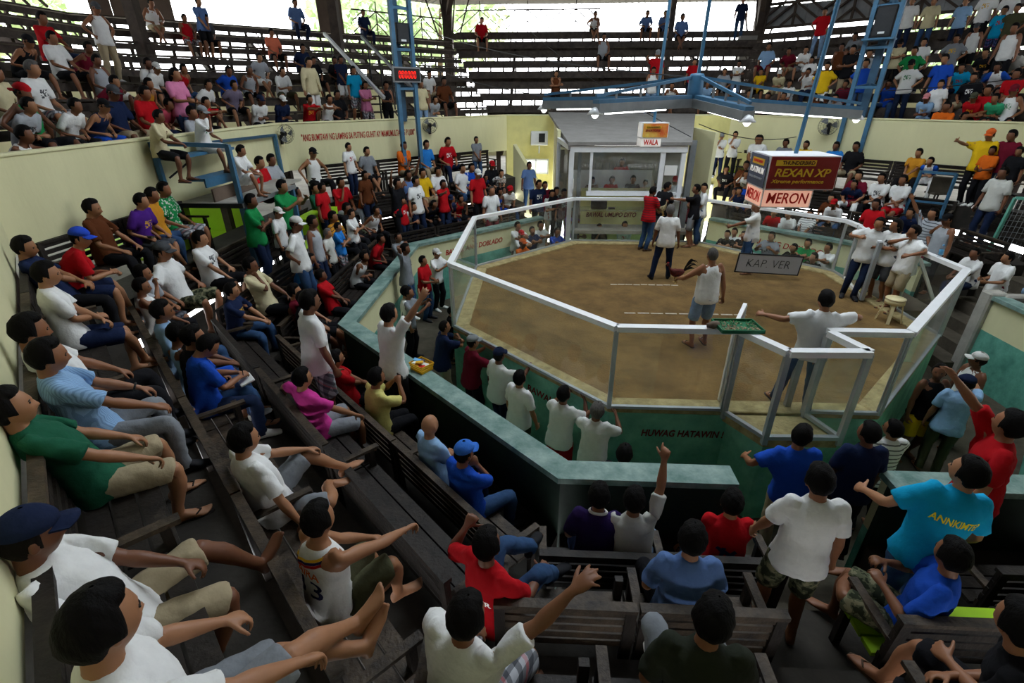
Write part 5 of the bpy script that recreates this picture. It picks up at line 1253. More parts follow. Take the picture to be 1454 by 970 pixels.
def pose_for(kind, code, lean, seat, s, rs):
    """pose of one body in its own frame: facing +Y, origin on the floor below the hips"""
    p = {}; j = lambda a: rs.uniform(-a, a)
    lean = math.radians(lean)
    for sd, sx in (('R', 1), ('L', -1)):
        p['curl'+sd] = .45+j(.15); p['spread'+sd] = 0
    if kind == 'sit':
        p['pz'] = seat/s+.118; p['lean'] = lean; p['ptilt'] = lean*.35-.18; p['side'] = j(.06); p['twist'] = j(.12)
        w = .14+rs.random()*.08
        for sd, sx in (('R', 1), ('L', -1)):
            p['foot'+sd] = (sx*(w+j(.03)), .40+j(.09), .075); p['kpole'+sd] = (sx*.30, 1, .6)
        if rs.random() < .25 and seat > .3:  # legs crossed at the shin
            p['footR'] = (-.05, .50, .09); p['footL'] = (.06, .40, .075)
        kz = p['pz']+.085; ky = .27; sh = lean
        def thigh(sd, sx, y=.27, dx=.0, dz=.0): p['hand'+sd] = (sx*(.16+dx), y, kz+dz)
        for sd, sx in (('R', 1), ('L', -1)): thigh(sd, sx, .24+j(.08), j(.02)); p['pron'+sd] = -1.1
        if code == 'c':
            p['handR'] = (.05, .42, kz+.06); p['handL'] = (-.04, .44, kz+.04); p['curlR'] = p['curlL'] = .9
        elif code == 'f':
            p['handR'] = (-.04, .25, kz+.05); p['handL'] = (.06, .28, kz+.04)
        elif code == 'x':
            p['handR'] = (-.13, .20, kz+.32); p['handL'] = (.14, .24, kz+.28); p['epoleR'] = (.6, -.1, -1); p['epoleL'] = (-.6, -.1, -1)
        elif code == 'n':
            p['handR'] = (.05, .13+.6*math.sin(lean), kz+.40); p['epoleR'] = (.5, .4, -1); p['handL'] = (-.10, .30, kz+.03); p['curlR'] = 1.0; p['wristR'] = .4
        elif code == 'b':
            for sd, sx in (('R', 1), ('L', -1)): p['hand'+sd] = (sx*.34, .12, kz+.02); p['epole'+sd] = (sx*1, -.8, -.2)
            if rs.random() < .5: p['handR'] = (.13, .30, kz)
        elif code in ('U', 'u', 'U2'):
            sd, sx = (('R', 1) if rs.random() < .6 else ('L', -1)) if code == 'U' else (('L', -1) if code == 'u' else ('L', -1))
            p['hand'+sd] = (sx*.26, .22, kz+.95); p['epole'+sd] = (sx*1, .2, -.3); p['curl'+sd] = .08; p['spread'+sd] = .4
        elif code == 'p':
            for sd, sx in (('R', 1), ('L', -1)): p['hand'+sd] = (-sx*.03, .44+.3*math.sin(lean), kz+.28); p['epole'+sd] = (sx*1, .1, -.15)
    else:
        p['pz'] = .90; p['lean'] = lean+.03; p['side'] = j(.03); p['twist'] = j(.1); p['pside'] = j(.03)
        for sd, sx in (('R', 1), ('L', -1)):
            p['foot'+sd] = (sx*(.12+j(.03)), j(.07)-.02, .075); p['kpole'+sd] = (sx*.15, 1, 0)
            p['hand'+sd] = (sx*(.27+j(.02)), .07+j(.04), .80+j(.02)); p['epole'+sd] = (sx*.4, -1, 0); p['pron'+sd] = .1
        if code in ('X',):
            p['handR'] = (-.15, .20, 1.16); p['handL'] = (.16, .23, 1.12); p['epoleR'] = (.7, .1, -1); p['epoleL'] = (-.7, .1, -1)
        elif code == 'R':
            for sd, sx in (('R', 1), ('L', -1)): p['hand'+sd] = (sx*.17, .42, 1.32); p['epole'+sd] = (sx*.8, -.2, -1)
            p['lean'] += .1
        elif code == 'f':
            for sd, sx in (('R', 1), ('L', -1)): p['hand'+sd] = (-sx*.05, .36, 1.30); p['epole'+sd] = (sx*1, .2, -.4)
            p['lean'] += .18
        elif code in ('U',):
            p['handR'] = (.40, .28, 1.86); p['epoleR'] = (1, .3, -.3); p['curlR'] = .08; p['spreadR'] = .4
        elif code == 'P':
            p['handR'] = (.34, .50, 1.42); p['epoleR'] = (.7, -.2, -1); p['curlR'] = (.0, 1.2, 1.3, 1.3, .4)
        elif code == 'P2':
            p['handR'] = (-.42, .46, 1.14); p['handL'] = (-.46, .34, 1.12); p['epoleL'] = (-.7, -.4, -1); p['handR'] = (.26, .05, .80); p['curlL'] = (.0, 1.2, 1.3, 1.3, .4)
        elif code == 'H':
            for sd, sx in (('R', 1), ('L', -1)): p['hand'+sd] = (sx*.20, .02, .99); p['epole'+sd] = (sx*1, -.5, .1)
        elif code == 'H2':
            p['handR'] = (.20, .02, .99); p['epoleR'] = (1, -.5, .1)
        elif code == 'N':
            p['handR'] = (.09, .30, 1.08); p['handL'] = (-.09, .30, 1.06); p['curlR'] = p['curlL'] = .7
        elif code == 'K':
            p['handR'] = (.04, .22, .90); p['handL'] = (-.04, .23, .91)
        elif code == 'B':
            for sd, sx in (('R', 1), ('L', -1)): p['hand'+sd] = (sx*.07, -.10, 1.60); p['epole'+sd] = (sx*1, .5, .1); p['curl'+sd] = .5
        elif code == 'B2':
            p['handR'] = (.30, .40, 1.36); p['epoleR'] = (1, .1, -.2)
        elif code == 'G':
            p['side'] = -.22; p['pside'] = -.05; p['handL'] = (-.42, .14, 1.25); p['epoleL'] = (-1, .1, -.3); p['handR'] = (.20, .14, 1.30); p['footL'] = (-.02, .10, .075); p['footR'] = (.16, .0, .075)
        elif code == 'L':
            p['handR'] = (.48, .10, 1.26); p['handL'] = (-.62, .16, 1.30); p['epoleR'] = (1, -.6, .3); p['epoleL'] = (-1, -.3, -.3); p['footL'] = (-.24, .12, .075); p['footR'] = (.10, -.12, .075)
        elif code == 'C':
            p['handL'] = (-.12, .50, 1.52); p['handR'] = (.22, .40, 1.55); p['footL'] = (-.14, .30, .50); p['kpoleL'] = (-.3, 1, .4)
        elif code == 'n':
            p['handR'] = (.03, .15, 1.46); p['epoleR'] = (.5, .3, -1); p['curlR'] = .9; p['handL'] = (-.02, .22, 1.14)
        elif code == 'n2':
            p['handR'] = (.06, .15, 1.42); p['epoleR'] = (.8, .5, -.5); p['curlR'] = .8; p['handL'] = (-.34, .30, 1.24); p['epoleL'] = (-1, .1, -.2); p['side'] = .10
    return p
SKINS = ('956345', '83553a', '9c6b4a', '724730', 'a67453', '8a593b')
BODY_N = 0
def person(pos, yaw, s, kind, code, lean, seat, top, bot, head, lod, label, group, ov, seed):
    global BODY_N
    rs = random.Random(seed*7919+13)
    p = pose_for(kind, code, lean, seat, s, rs); ov = dict(ov)
    look = ov.pop('look', None); fat = ov.pop('fat', rs.uniform(-.4, .8)); skin_c = ov.pop('skin', None); shoe = ov.pop('shoe', None); hp_add = ov.pop('hp', 0)
    # eyes on the pit, unless told otherwise
    tx, ty, tz = look or (rs.uniform(-1.2, 1.2), rs.uniform(-1, 1.2), .5)
    hx, hy, hz = pos[0], pos[1], pos[2]+(1.2 if kind == 'sit' else 1.52)*s
    dyaw = math.atan2(-(tx-hx), ty-hy)-yaw; dyaw = (dyaw+math.pi) % (2*math.pi)-math.pi
    p['hyaw'] = max(-1.2, min(1.2, dyaw)); p['hpitch'] = math.atan2(tz-hz, math.hypot(tx-hx, ty-hy))*.8+hp_add; p['hroll'] = rs.uniform(-.08, .08)
    p.update(ov)
    M, X, R = solve_pose(p)
    sk = rgba(skin_c or SKINS[rs.randrange(len(SKINS))])
    tb = TPL['body'][lod]; V = tb.V
    fz = fat*.5*np.exp(-((V[:, 2]-1.06)/.13)**2); f1 = np.stack([1+.12*fz, 1+.22*fz, np.ones(len(V))], 1)
    def fatten(V):
        g = fat*.5*np.exp(-((V[:, 2]-1.04)/.15)**2)*(np.abs(V[:, 0]) < .24)*(V[:, 1] < .25); W = V.copy(); W[:, 0] *= 1+.14*g; W[:, 1] *= 1+.26*g; return W
    tops = top.split('/'); kind_t = 'tank' if 't' in tops[1:] else 'long' if 'l' in tops[1:] else 'tee'
    V = V+(tb.in_tank if kind_t == 'tank' else tb.in_tee)+(tb.in_short if bot[0] == 'S' else tb.in_pant)
    body = add_mesh('person', skin(tb, M, fatten(V)), tb.T, 'skin', None, sk, {'tone': ('FLOAT', tb.tone)})
    body.location = pos; body.rotation_euler = (0, 0, yaw); body.scale = (s, s, s)
    tag(body, label, 'person', group)
    # clothes
    ck = HEXC[tops[0]]
    mt = 'cloth'
    for q in tops[1:]:
        if q in TOPM: mt = TOPM[q]
    def wear(name, tp, m, col):
        at = {'rest': ('FLOAT_VECTOR', tp.V)} if m not in ('cloth', 'denim', 'skin', 'hair', 'rubber') else None
        return add_mesh(name, skin(tp, M, fatten(tp.V)), tp.T, m, body, col, at)
    sh = wear('shirt', TPL[kind_t][lod], mt, rgba(ck))
    jeans = bot in ('j', 'dj', 'lj')
    if bot[0] == 'S' and not jeans:
        c = bot[1:]; m = {'p': 'plaid', 'pb': 'plaid', 'pd': 'plaid', 'c': 'camo', 'lj': 'denim', 'j': 'denim'}.get(c, 'cloth'); hexc = {'p': 'b8bac0', 'pb': '4a5a90', 'pd': '6a6c74', 'c': '5c5f48', 'sk': '16161a'}.get(c) or HEXC[c]
        wear('shorts', TPL['shorts'][lod], m, rgba(hexc))
    else: wear('trousers', TPL['pants'][lod], 'denim' if jeans else 'cloth', rgba(HEXC[bot]))
    sty = shoe or ('shoe' if bot[0] != 'S' and rs.random() < .6 else 'slip')
    if sty != 'bare' :
        for i in (0, 1):
            c = rs.choice(('d8d8d4', '2a2a2e', '4a3a30', '1c1c20')) if sty == 'shoe' else rs.choice(('2a2420', '30343c', '5a4a3c', '1c1c20'))
            if i == 0: c0 = c
            tp = TPL['shoe' if sty == 'shoe' else 'slip'][i][lod]; add_mesh('shoe' if sty == 'shoe' else 'slipper', skin(tp, M), tp.T, 'rubber', body, rgba(c0))
    # head wear
    A = M[BI['head']]; hd = lambda Q: Q@A[:, :3].T+A[:, 3]
    if head[0] == 'c' :
        back = head.endswith('~'); c = head[1:].rstrip('~'); hx_ = {'w': 'dcdcd8', 'k': '17171a', 'r': 'b0161e', 'nb': '1a2440', 'dg': '4a4c50', 'g': '8c8f92', 'b': '2a4cc0', 'lb': '8fb4dc', 'o': 'e0642a', 'y': 'd8b01c', 'p': 'd88a90', 'dr': '7a1c2c', 'ol': '4e5040', 'bb': '3a74d0'}[c]
        (P1, T1), (P2, T2) = CAPS[(back, lod)]; cp = add_mesh('cap', hd(P1), T1, 'cloth', body, rgba(hx_)); br = add_mesh('brim', hd(P2), T2, 'cloth', body, rgba(hx_)); br.parent = cp
        P_, T_ = HAIR[('buzz', lod)]; add_mesh('hair', hd(P_), T_, 'hair', body, rgba('17120f'))
    elif head != 'q':
        st, hc = {'h': ('short', '0e0b0a'), 'z': ('buzz', '1a1512'), 'l': ('long', '0f0b0a'), 'gh': ('short', '6a6664'), 'gz': ('buzz', '56524e')}[head]
        P_, T_ = HAIR[(st, lod)]; add_mesh('hair', hd(P_), T_, 'hair', body, rgba(hc))
    if lod < 2:
        for nm_, ev, et_ in EYES: add_mesh(nm_, hd(ev), et_, 'eye_dark', body)
    BODY_N += 1
    return body, sh, M, X, R, p
def on_cloth(sh, body, name, s_, size, c, right, up, m, width=None, shear=0, bold=.002, parent=None):
    """lettering printed on a posed shirt: letters laid on a plane by the cloth, then dropped onto it along the plane's normal"""
    v = np.empty(len(sh.data.vertices)*3); sh.data.vertices.foreach_get('co', v); v = v.reshape(-1, 3); t = np.empty(len(sh.data.polygons)*3, np.int32); sh.data.polygons.foreach_get('vertices', t)
    bv = BVHTree.FromPolygons(v.tolist(), t.reshape(-1, 3).tolist())
    o = text_mesh(name, s_, size, c, right, up, m, None, 0, shear, bold, width=width)
    r = nrm(right); u = nrm(np.asarray(up, float)-r*(r@np.asarray(up, float))); n = np.cross(r, u)
    bm_ = bmesh.new(); bm_.from_mesh(o.data); bmesh.ops.triangulate(bm_, faces=bm_.faces[:])
    for _ in range(2): bmesh.ops.subdivide_edges(bm_, edges=[e for e in bm_.edges if e.calc_length() > .025], cuts=1, use_grid_fill=False); bmesh.ops.triangulate(bm_, faces=bm_.faces[:])
    for q in bm_.verts:
        h = bv.ray_cast(Vector(np.array(q.co)+n*.25), Vector(-n), .5)
        if h[0] is not None: q.co = h[0]+Vector(n)*.004
    bm_.to_mesh(o.data); bm_.free(); o.parent = body if parent is None else parent
    return o
# ------------------------------------------------------------------ the crowd: place, facing, size, pose, dress and label of every person
CROWD = [
(-14.170,2.785,4.125,-1.668,1.117,'sit','c',6,0.42,'r/rw','dj','h',2,'person in red and white tee hands clasped, sixth row of upper left stand','spectators in the upper stands',{},1),
(-13.420,2.053,3.740,-1.647,1.042,'sit','k',6,0.42,'w','Sk','h',2,'person in white tee hands on knees, fifth row of upper left stand','spectators in the upper stands',{},2),
(-13.420,1.101,3.740,-1.612,1.000,'sit','k',50,0.42,'k/t','Sk','ck',2,'person in black tank top hands on knees, fifth row of upper left stand','spectators in the upper stands',{},3),
(-11.920,-0.347,2.970,-1.556,1.140,'sit','k',6,0.42,'w/pd','Sp','gh',2,'person in dark printed white tee hands on knees, third row of upper left stand','spectators in the upper stands',{},4),
(-11.170,-1.491,2.585,-1.504,1.140,'sit','b',6,0.42,'gr/t','Sk','cr~',2,'person in green tank top leaning back, second row of upper left stand','spectators in the upper stands',{},5),
(-11.920,-1.038,2.970,-1.527,1.016,'sit','k',6,0.42,'cr','Sg','h',2,'person in cream tee hands on knees, third row of upper left stand','spectators in the upper stands',{},6),
(-11.170,-1.681,2.585,-1.496,0.992,'sit','f',38,0.42,'lg/pd','Sk','h',2,'person in dark printed light grey tee forearms in lap, second row of upper left stand','spectators in the upper stands',{},7),
(-10.420,-2.687,2.200,-1.445,1.005,'sit','p',32,0.42,'w/t','Sk','h',2,'person in white tank top leaning on parapet, front row of upper left stand','spectators in the upper stands',{},8),
(-11.170,-0.848,2.585,-1.533,0.989,'sit','k',42,0.42,'w','Sk','h',2,'person in white tee hands on knees, second row of upper left stand','spectators in the upper stands',{},9),
(-11.170,0.381,2.585,-1.588,1.140,'sit','k',6,0.42,'nb','Skh','cdg',2,'person in navy tee hands on knees, second row of upper left stand','spectators in the upper stands',{},10),
(-11.170,-0.251,2.585,-1.560,0.997,'sit','k',48,0.42,'nb/t','Sb','ck',2,'person in navy tank top hands on knees, second row of upper left stand','spectators in the upper stands',{},11),
(-13.700,3.926,4.125,-1.850,1.040,'stand','H',0,0.00,'w/t','kh','cdg',2,'person in white tank top standing hands on hips, sixth row of upper left stand','spectators in the upper stands',{},12),
(-12.670,2.156,3.355,-1.655,0.981,'sit','k',6,0.42,'lg/t','Sw','h',2,'person in light grey tank top hands on knees, fourth row of upper left stand','spectators in the upper stands',{},13),
(-13.420,2.636,3.740,-1.668,0.985,'sit','k',46,0.42,'dr/t','Sk','h',2,'person in maroon tank top hands on knees, fifth row of upper left stand','spectators in the upper stands',{},14),
(-11.920,1.225,2.970,-1.622,0.997,'sit','k',36,0.42,'dr','Sk','h',2,'person in maroon tee hands on knees, third row of upper left stand','spectators in the upper stands',{},15),
(-15.155,8.066,5.280,-2.208,1.002,'sit','k',40,0.42,'w/t','Skh','h',2,'person in white tank top hands on knees, ninth row of upper left rear stand','spectators in the upper stands',{},16),
(-14.102,8.059,4.895,-2.223,0.910,'sit','k',6,0.42,'r/t','Sp','h',2,'person in red tank top hands on knees, eighth row of upper left rear stand','spectators in the upper stands',{},17),
(-13.733,8.427,4.895,-2.239,0.994,'sit','k',36,0.42,'dg','Sk','h',2,'person in dark grey tee hands on knees, eighth row of upper left rear stand','spectators in the upper stands',{},18),
(-13.604,8.199,4.895,-2.113,1.000,'stand','K',0,0.00,'sb','Sk','h',2,'person in slate blue tee standing hands clasped, eighth row of upper left rear stand','spectators in the upper stands',{},19),
(-12.670,3.763,3.355,-1.715,1.011,'sit','k',6,0.42,'w/pb','Sk','h',2,'person in blue printed white tee hands on knees, fourth row of upper left stand','spectators in the upper stands',{},20),
(-12.670,3.684,3.355,-1.712,0.994,'sit','k',44,0.42,'w','Sk','cw',2,'person in white tee hands on knees, fourth row of upper left stand','spectators in the upper stands',{},21),
(-10.700,1.738,2.585,-1.732,1.066,'stand','N',0,0.00,'p','j','l',2,'person in pink tee standing hands before chest, second row of upper left stand','spectators in the upper stands',{},22),
(-11.170,1.249,2.585,-1.626,1.140,'sit','k',6,0.42,'r','dj','h',2,'person in red tee hands on knees, second row of upper left stand','spectators in the upper stands',{},23),
(-11.920,2.240,2.970,-1.664,0.995,'sit','k',42,0.42,'oc/t','Sg','h',2,'person in ochre tank top hands on knees, third row of upper left stand','spectators in the upper stands',{},24),
(-11.170,1.592,2.585,-1.642,1.006,'sit','f',48,0.42,'dp2','Sk','h',2,'person in rose red tee forearms in lap, second row of upper left stand','spectators in the upper stands',{},25),
(-10.420,1.531,2.200,-1.644,1.140,'sit','f',6,0.42,'lg','Sk','h',2,'person in light grey tee forearms in lap, front row of upper left stand','spectators in the upper stands',{},26),
(-12.670,4.839,3.355,-1.753,1.002,'sit','k',40,0.42,'r/t','j','h',2,'person in red tank top hands on knees, fourth row of upper left stand','spectators in the upper stands',{},27),
(-11.170,2.962,2.585,-1.700,1.008,'sit','p',46,0.42,'r/pg','Sk','h',2,'person in gold printed red tee leaning on parapet, second row of upper left stand','spectators in the upper stands',{},28),
(-11.556,5.301,2.970,-2.179,0.988,'sit','k',36,0.42,'fl','Sk','h',2,'person in mauve tee hands on knees, third row of upper left rear stand','spectators in the upper stands',{},29),
(-11.920,4.484,2.970,-1.751,1.005,'sit','k',40,0.42,'w','Sk','h',2,'person in white tee hands on knees, third row of upper left stand','spectators in the upper stands',{},30),
(-11.991,5.927,3.355,-2.193,0.989,'sit','k',40,0.42,'b','Sk','h',2,'person in blue tee hands on knees, fourth row of upper left rear stand','spectators in the upper stands',{},31),
(-11.558,6.360,3.355,-2.215,1.002,'sit','k',36,0.42,'lg/t','Sk','gh',2,'person in light grey tank top hands on knees, fourth row of upper left rear stand','spectators in the upper stands',{},32),
(-11.648,7.330,3.740,-2.244,0.995,'sit','k',32,0.42,'lg','Sw','h',2,'person in light grey tee hands on knees, fifth row of upper left rear stand','spectators in the upper stands',{},33),
(-10.759,5.037,2.585,-2.182,1.006,'sit','f',38,0.42,'w','Sk','cnb',2,'person in white tee forearms in lap, second row of upper left rear stand','spectators in the upper stands',{},34),
(-11.920,9.180,4.510,-2.292,1.011,'sit','k',6,0.42,'co','Sk','h',2,'person in coral tee hands on knees, seventh row of upper left rear stand','spectators in the upper stands',{},35),
(-12.185,12.097,5.665,-2.354,1.124,'sit','k',6,0.42,'sb','dj','h',2,'person in slate blue tee hands on knees, top row of upper left rear stand','spectators in the upper stands',{},36),
(-10.866,7.052,3.355,-2.251,0.996,'sit','c',36,0.42,'w','Sol','h',2,'person in white tee hands clasped, fourth row of upper left rear stand','spectators in the upper stands',{},37),
(-10.973,9.067,4.125,-2.309,0.996,'sit','k',38,0.42,'nb','Sk','h',2,'person in navy tee hands on knees, sixth row of upper left rear stand','spectators in the upper stands',{},38),
(-9.696,6.497,2.970,-2.161,1.111,'stand','c',0,0.00,'cr/l','Sw','h',2,'person in cream long-sleeved shirt seated, third row of upper left rear stand','spectators in the upper stands',{},39),
(-10.373,8.606,3.740,-2.310,0.913,'sit','k',6,0.42,'k','Sk','h',2,'person in black tee hands on knees, fifth row of upper left rear stand','spectators in the upper stands',{},40),
(-9.859,9.119,3.740,-2.337,0.944,'sit','k',6,0.42,'k/pr','Sk','h',2,'person in red printed black tee hands on knees, fifth row of upper left rear stand','spectators in the upper stands',{},41),
(-9.475,8.627,3.355,-2.309,0.979,'stand','K',0,0.00,'nb/st','Sw','h',2,'person in striped navy tee standing hands clasped, fourth row of upper left rear stand','spectators in the upper stands',{},42),
(-8.724,7.594,2.970,-2.287,1.000,'stand','A',0,0.00,'tq','Sp','l',2,'person in turquoise tee standing, third row of upper left rear stand','spectators in the upper stands',{},43),
(-8.408,7.573,2.585,-2.304,0.980,'stand','X',0,0.00,'p','Sp','l',2,'person in pink tee standing arms crossed, second row of upper left rear stand','spectators in the upper stands',{},44),
(-7.883,8.098,2.585,-2.370,0.983,'stand','N',0,0.00,'k/t','k','h',2,'person in black tank top standing hands before chest, second row of upper left rear stand','spectators in the upper stands',{},45),
(-6.776,8.356,2.585,-2.460,1.004,'stand','A',0,0.00,'cr','lj','h',2,'person in cream tee standing, second row of upper left rear stand','spectators in the upper stands',{},46),
(-7.026,10.892,3.355,-2.462,0.996,'sit','k',28,0.42,'w','Skh','h',2,'person in white tee hands on knees, fourth row of upper left rear stand','spectators in the upper stands',{},47),
(-6.372,10.486,2.970,-2.476,1.140,'sit','k',6,0.42,'br','Sk','h',2,'person in brown tee hands on knees, third row of upper left rear stand','spectators in the upper stands',{},48),
(-6.600,9.196,2.585,-2.438,0.986,'sit','f',44,0.42,'lg','Sg','h',2,'person in light grey tee forearms in lap, second row of upper left rear stand','spectators in the upper stands',{},49),
(-10.189,14.093,5.665,-2.436,1.003,'sit','k',6,0.42,'nb','dj','h',2,'person in navy tee hands on knees, top row of upper left rear stand','spectators in the upper stands',{},50),
(-5.529,16.420,5.560,3.304,1.073,'sit','k',6,0.42,'r','Sk','h',2,'person in red tee hands on knees, ninth row of upper far stand','spectators in the upper stands',{},51),
(-10.303,5.494,2.585,-2.208,0.994,'sit','f',38,0.42,'nb','Sk','cw',2,'person in navy tee forearms in lap, second row of upper left rear stand','spectators in the upper stands',{},52),
(-9.733,6.064,2.585,-2.242,0.992,'sit','p',32,0.42,'r/py','Sk','h',2,'person in yellow printed red tee leaning on parapet, second row of upper left rear stand','spectators in the upper stands',{},53),
(-9.325,6.472,2.585,-2.267,0.999,'sit','p',32,0.42,'w/t','Sk','h',2,'person in white tank top leaning on parapet, second row of upper left rear stand','spectators in the upper stands',{},54),
(-9.051,6.746,2.585,-2.284,1.082,'sit','k',6,0.42,'k','Sk','h',2,'person in black tee hands on knees, second row of upper left rear stand','spectators in the upper stands',{},55),
(-0.397,17.170,5.980,3.153,1.005,'sit','k',50,0.42,'w/t','Sk','h',2,'person in white tank top hands on knees, top row of upper far stand','spectators in the upper stands',{},56),
(-0.145,14.920,4.720,3.146,1.140,'sit','U',6,0.42,'lg/t','Sk','h',2,'person in light grey tank top arm raised, seventh row of upper far stand','spectators in the upper stands',{},57),
(1.980,17.170,5.980,3.084,1.001,'sit','k',46,0.42,'sb','Sk','h',2,'person in slate blue tee hands on knees, top row of upper far stand','spectators in the upper stands',{},58),
(2.767,17.170,5.980,3.062,1.007,'sit','c',50,0.42,'sb','Sk','h',2,'person in slate blue tee hands clasped, top row of upper far stand','spectators in the upper stands',{},59),
(3.426,16.420,5.560,3.039,1.140,'sit','k',6,0.42,'sb','Sk','h',2,'person in slate blue tee hands on knees, ninth row of upper far stand','spectators in the upper stands',{},60),
(6.108,16.897,5.980,2.795,1.000,'stand','A',0,0.00,'nb','j','h',2,'person in navy tee standing, top row of upper far stand','spectators in the upper stands',{},61),
(-2.197,12.050,3.040,-2.961,0.969,'stand','X',0,0.00,'br/t','k','l',2,'person in brown tank top standing arms crossed, third row of upper far stand','spectators in the upper stands',{},62),
(1.655,12.200,3.460,3.007,1.120,'stand','P',0,0.00,'r','j','cg',2,'person in red tee standing and pointing, fourth row of upper far stand','spectators in the upper stands',{},63),
(1.437,11.450,3.040,3.017,1.015,'stand','A',0,0.00,'w/t','lj','h',2,'person in white tank top standing, third row of upper far stand','spectators in the upper stands',{},64),
(3.268,12.800,3.460,2.892,0.967,'stand','A',0,0.00,'r','dj','h',2,'person in red tee standing, fourth row of upper far stand','spectators in the upper stands',{},65),
(2.297,11.920,3.040,3.046,0.993,'sit','k',48,0.42,'w/t','Sk','h',2,'person in white tank top hands on knees, third row of upper far stand','spectators in the upper stands',{},66),
(3.589,11.920,3.040,2.995,1.004,'sit','f',40,0.42,'lb','Sk','h',2,'person in light blue tee forearms in lap, third row of upper far stand','spectators in the upper stands',{},67),
(4.448,12.670,3.460,2.973,1.001,'sit','k',30,0.42,'lg','Sk','h',2,'person in light grey tee hands on knees, fourth row of upper far stand','spectators in the upper stands',{},68),
(5.008,12.800,3.460,2.769,0.920,'stand','X',0,0.00,'w/py','lj','h',2,'person in yellow printed white tee standing arms crossed, fourth row of upper far stand','spectators in the upper stands',{},69),
(5.717,12.201,3.415,2.530,0.974,'sit','c',6,0.42,'y','Sk','h',2,'person in yellow tee hands clasped, fourth row of upper right rear stand','spectators in the upper stands',{},70),
(4.914,10.882,2.605,2.537,1.058,'sit','c',6,0.42,'cr','Skh','h',2,'person in cream tee hands clasped, second row of upper right rear stand','spectators in the upper stands',{},71),
(6.370,13.669,4.225,2.531,1.140,'sit','k',6,0.42,'lb','Sdr','h',2,'person in light blue tee hands on knees, sixth row of upper right rear stand','spectators in the upper stands',{},72),
(5.438,10.359,2.605,2.507,0.949,'sit','f',6,0.42,'k','Sk','h',2,'person in black tee, second row of upper right rear stand, leftmost one','spectators in the upper stands',{},73),
(7.023,13.017,4.225,2.502,0.991,'sit','k',48,0.42,'dr','Skh','h',2,'person in maroon tee hands on knees, sixth row of upper right rear stand','spectators in the upper stands',{},74),
(7.413,12.627,4.225,2.483,0.995,'sit','c',44,0.42,'w','Sg','h',2,'person in white tee hands clasped, sixth row of upper right rear stand','spectators in the upper stands',{},75),
(7.275,11.704,3.820,2.471,0.923,'sit','k',6,0.42,'w','Sb','h',2,'person in white tee hands on knees, fifth row of upper right rear stand','spectators in the upper stands',{},76),
(8.111,13.385,5.035,2.597,1.041,'stand','H',0,0.00,'r','lj','h',2,'person in red tee standing hands on hips, eighth row of upper right rear stand','spectators in the upper stands',{},77),
(7.974,11.189,3.820,2.522,0.965,'stand','A',0,0.00,'br/t','k','h',2,'person in brown tank top standing, fifth row of upper right rear stand','spectators in the upper stands',{},78),
(8.945,12.155,4.630,2.432,0.990,'sit','k',46,0.42,'g','Sk','h',2,'person in grey tee hands on knees, seventh row of upper right rear stand','spectators in the upper stands',{},79),
(7.582,9.671,3.415,2.477,1.108,'stand','X',0,0.00,'k','kh','h',2,'person in black tee standing arms crossed, fourth row of upper right rear stand','spectators in the upper stands',{},80),
(6.761,9.432,3.010,2.520,1.053,'stand','H',0,0.00,'y','Sw','h',2,'person in yellow tee standing hands on hips, third row of upper right rear stand','spectators in the upper stands',{},81),
(6.253,11.665,3.415,2.503,0.999,'sit','f',46,0.42,'cr','Skh','cw',2,'person in cream tee forearms in lap, fourth row of upper right rear stand','spectators in the upper stands',{},82),
(6.213,10.645,3.010,2.485,0.990,'sit','f',28,0.42,'w','Sk','h',2,'person in white tee forearms in lap, third row of upper right rear stand','spectators in the upper stands',{},83),
(6.965,10.953,3.415,2.466,1.005,'sit','n',42,0.42,'w','dj','h',2,'person in white tee chin in hand, fourth row of upper right rear stand','spectators in the upper stands',{},84),
(5.412,10.385,2.605,2.509,0.949,'sit','f',6,0.42,'dr','Sk','h',2,'person in maroon tee forearms in lap, second row of upper right rear stand','spectators in the upper stands',{},85),
(5.847,9.950,2.605,2.483,0.998,'sit','f',24,0.42,'nb','Sk','h',2,'person in navy tee forearms in lap, second row of upper right rear stand','spectators in the upper stands',{},86),
(6.568,9.228,2.605,2.440,1.000,'sit','f',40,0.42,'br','Sk','h',2,'person in brown tee forearms in lap, second row of upper right rear stand','spectators in the upper stands',{},87),
(6.818,8.979,2.605,2.424,0.985,'sit','f',40,0.42,'k','Sk','h',2,'person in black tee, second row of upper right rear stand, second from left','spectators in the upper stands',{},88),
(7.031,8.766,2.605,2.411,1.005,'sit','f',46,0.42,'g','Sk','h',2,'person in grey tee forearms in lap, second row of upper right rear stand','spectators in the upper stands',{},89),
(7.525,9.333,3.010,2.410,0.987,'sit','k',40,0.42,'dr/st','Sk','h',2,'person in striped maroon tee hands on knees, third row of upper right rear stand','spectators in the upper stands',{},90),
(7.568,8.624,3.010,2.421,1.078,'stand','H',0,0.00,'b','j','h',2,'person in blue tee standing hands on hips, third row of upper right rear stand','spectators in the upper stands',{},91),
(8.573,10.406,3.820,2.404,1.074,'sit','k',6,0.42,'lg','Sk','h',2,'person in light grey tee hands on knees, fifth row of upper right rear stand','spectators in the upper stands',{},92),
(8.411,8.447,3.010,2.357,0.999,'sit','n',44,0.42,'b','j','h',2,'person in blue tee chin in hand, third row of upper right rear stand','spectators in the upper stands',{},93),
(9.224,9.939,3.820,2.393,0.971,'stand','X',0,0.00,'cr','k','ck',2,'person in cream tee standing arms crossed, fifth row of upper right rear stand','spectators in the upper stands',{},94),
(8.815,8.439,3.415,2.334,1.026,'stand','H',0,0.00,'gr/yl','k','h',2,'person in green tee standing hands on hips, fourth row of upper right rear stand','spectators in the upper stands',{},95),
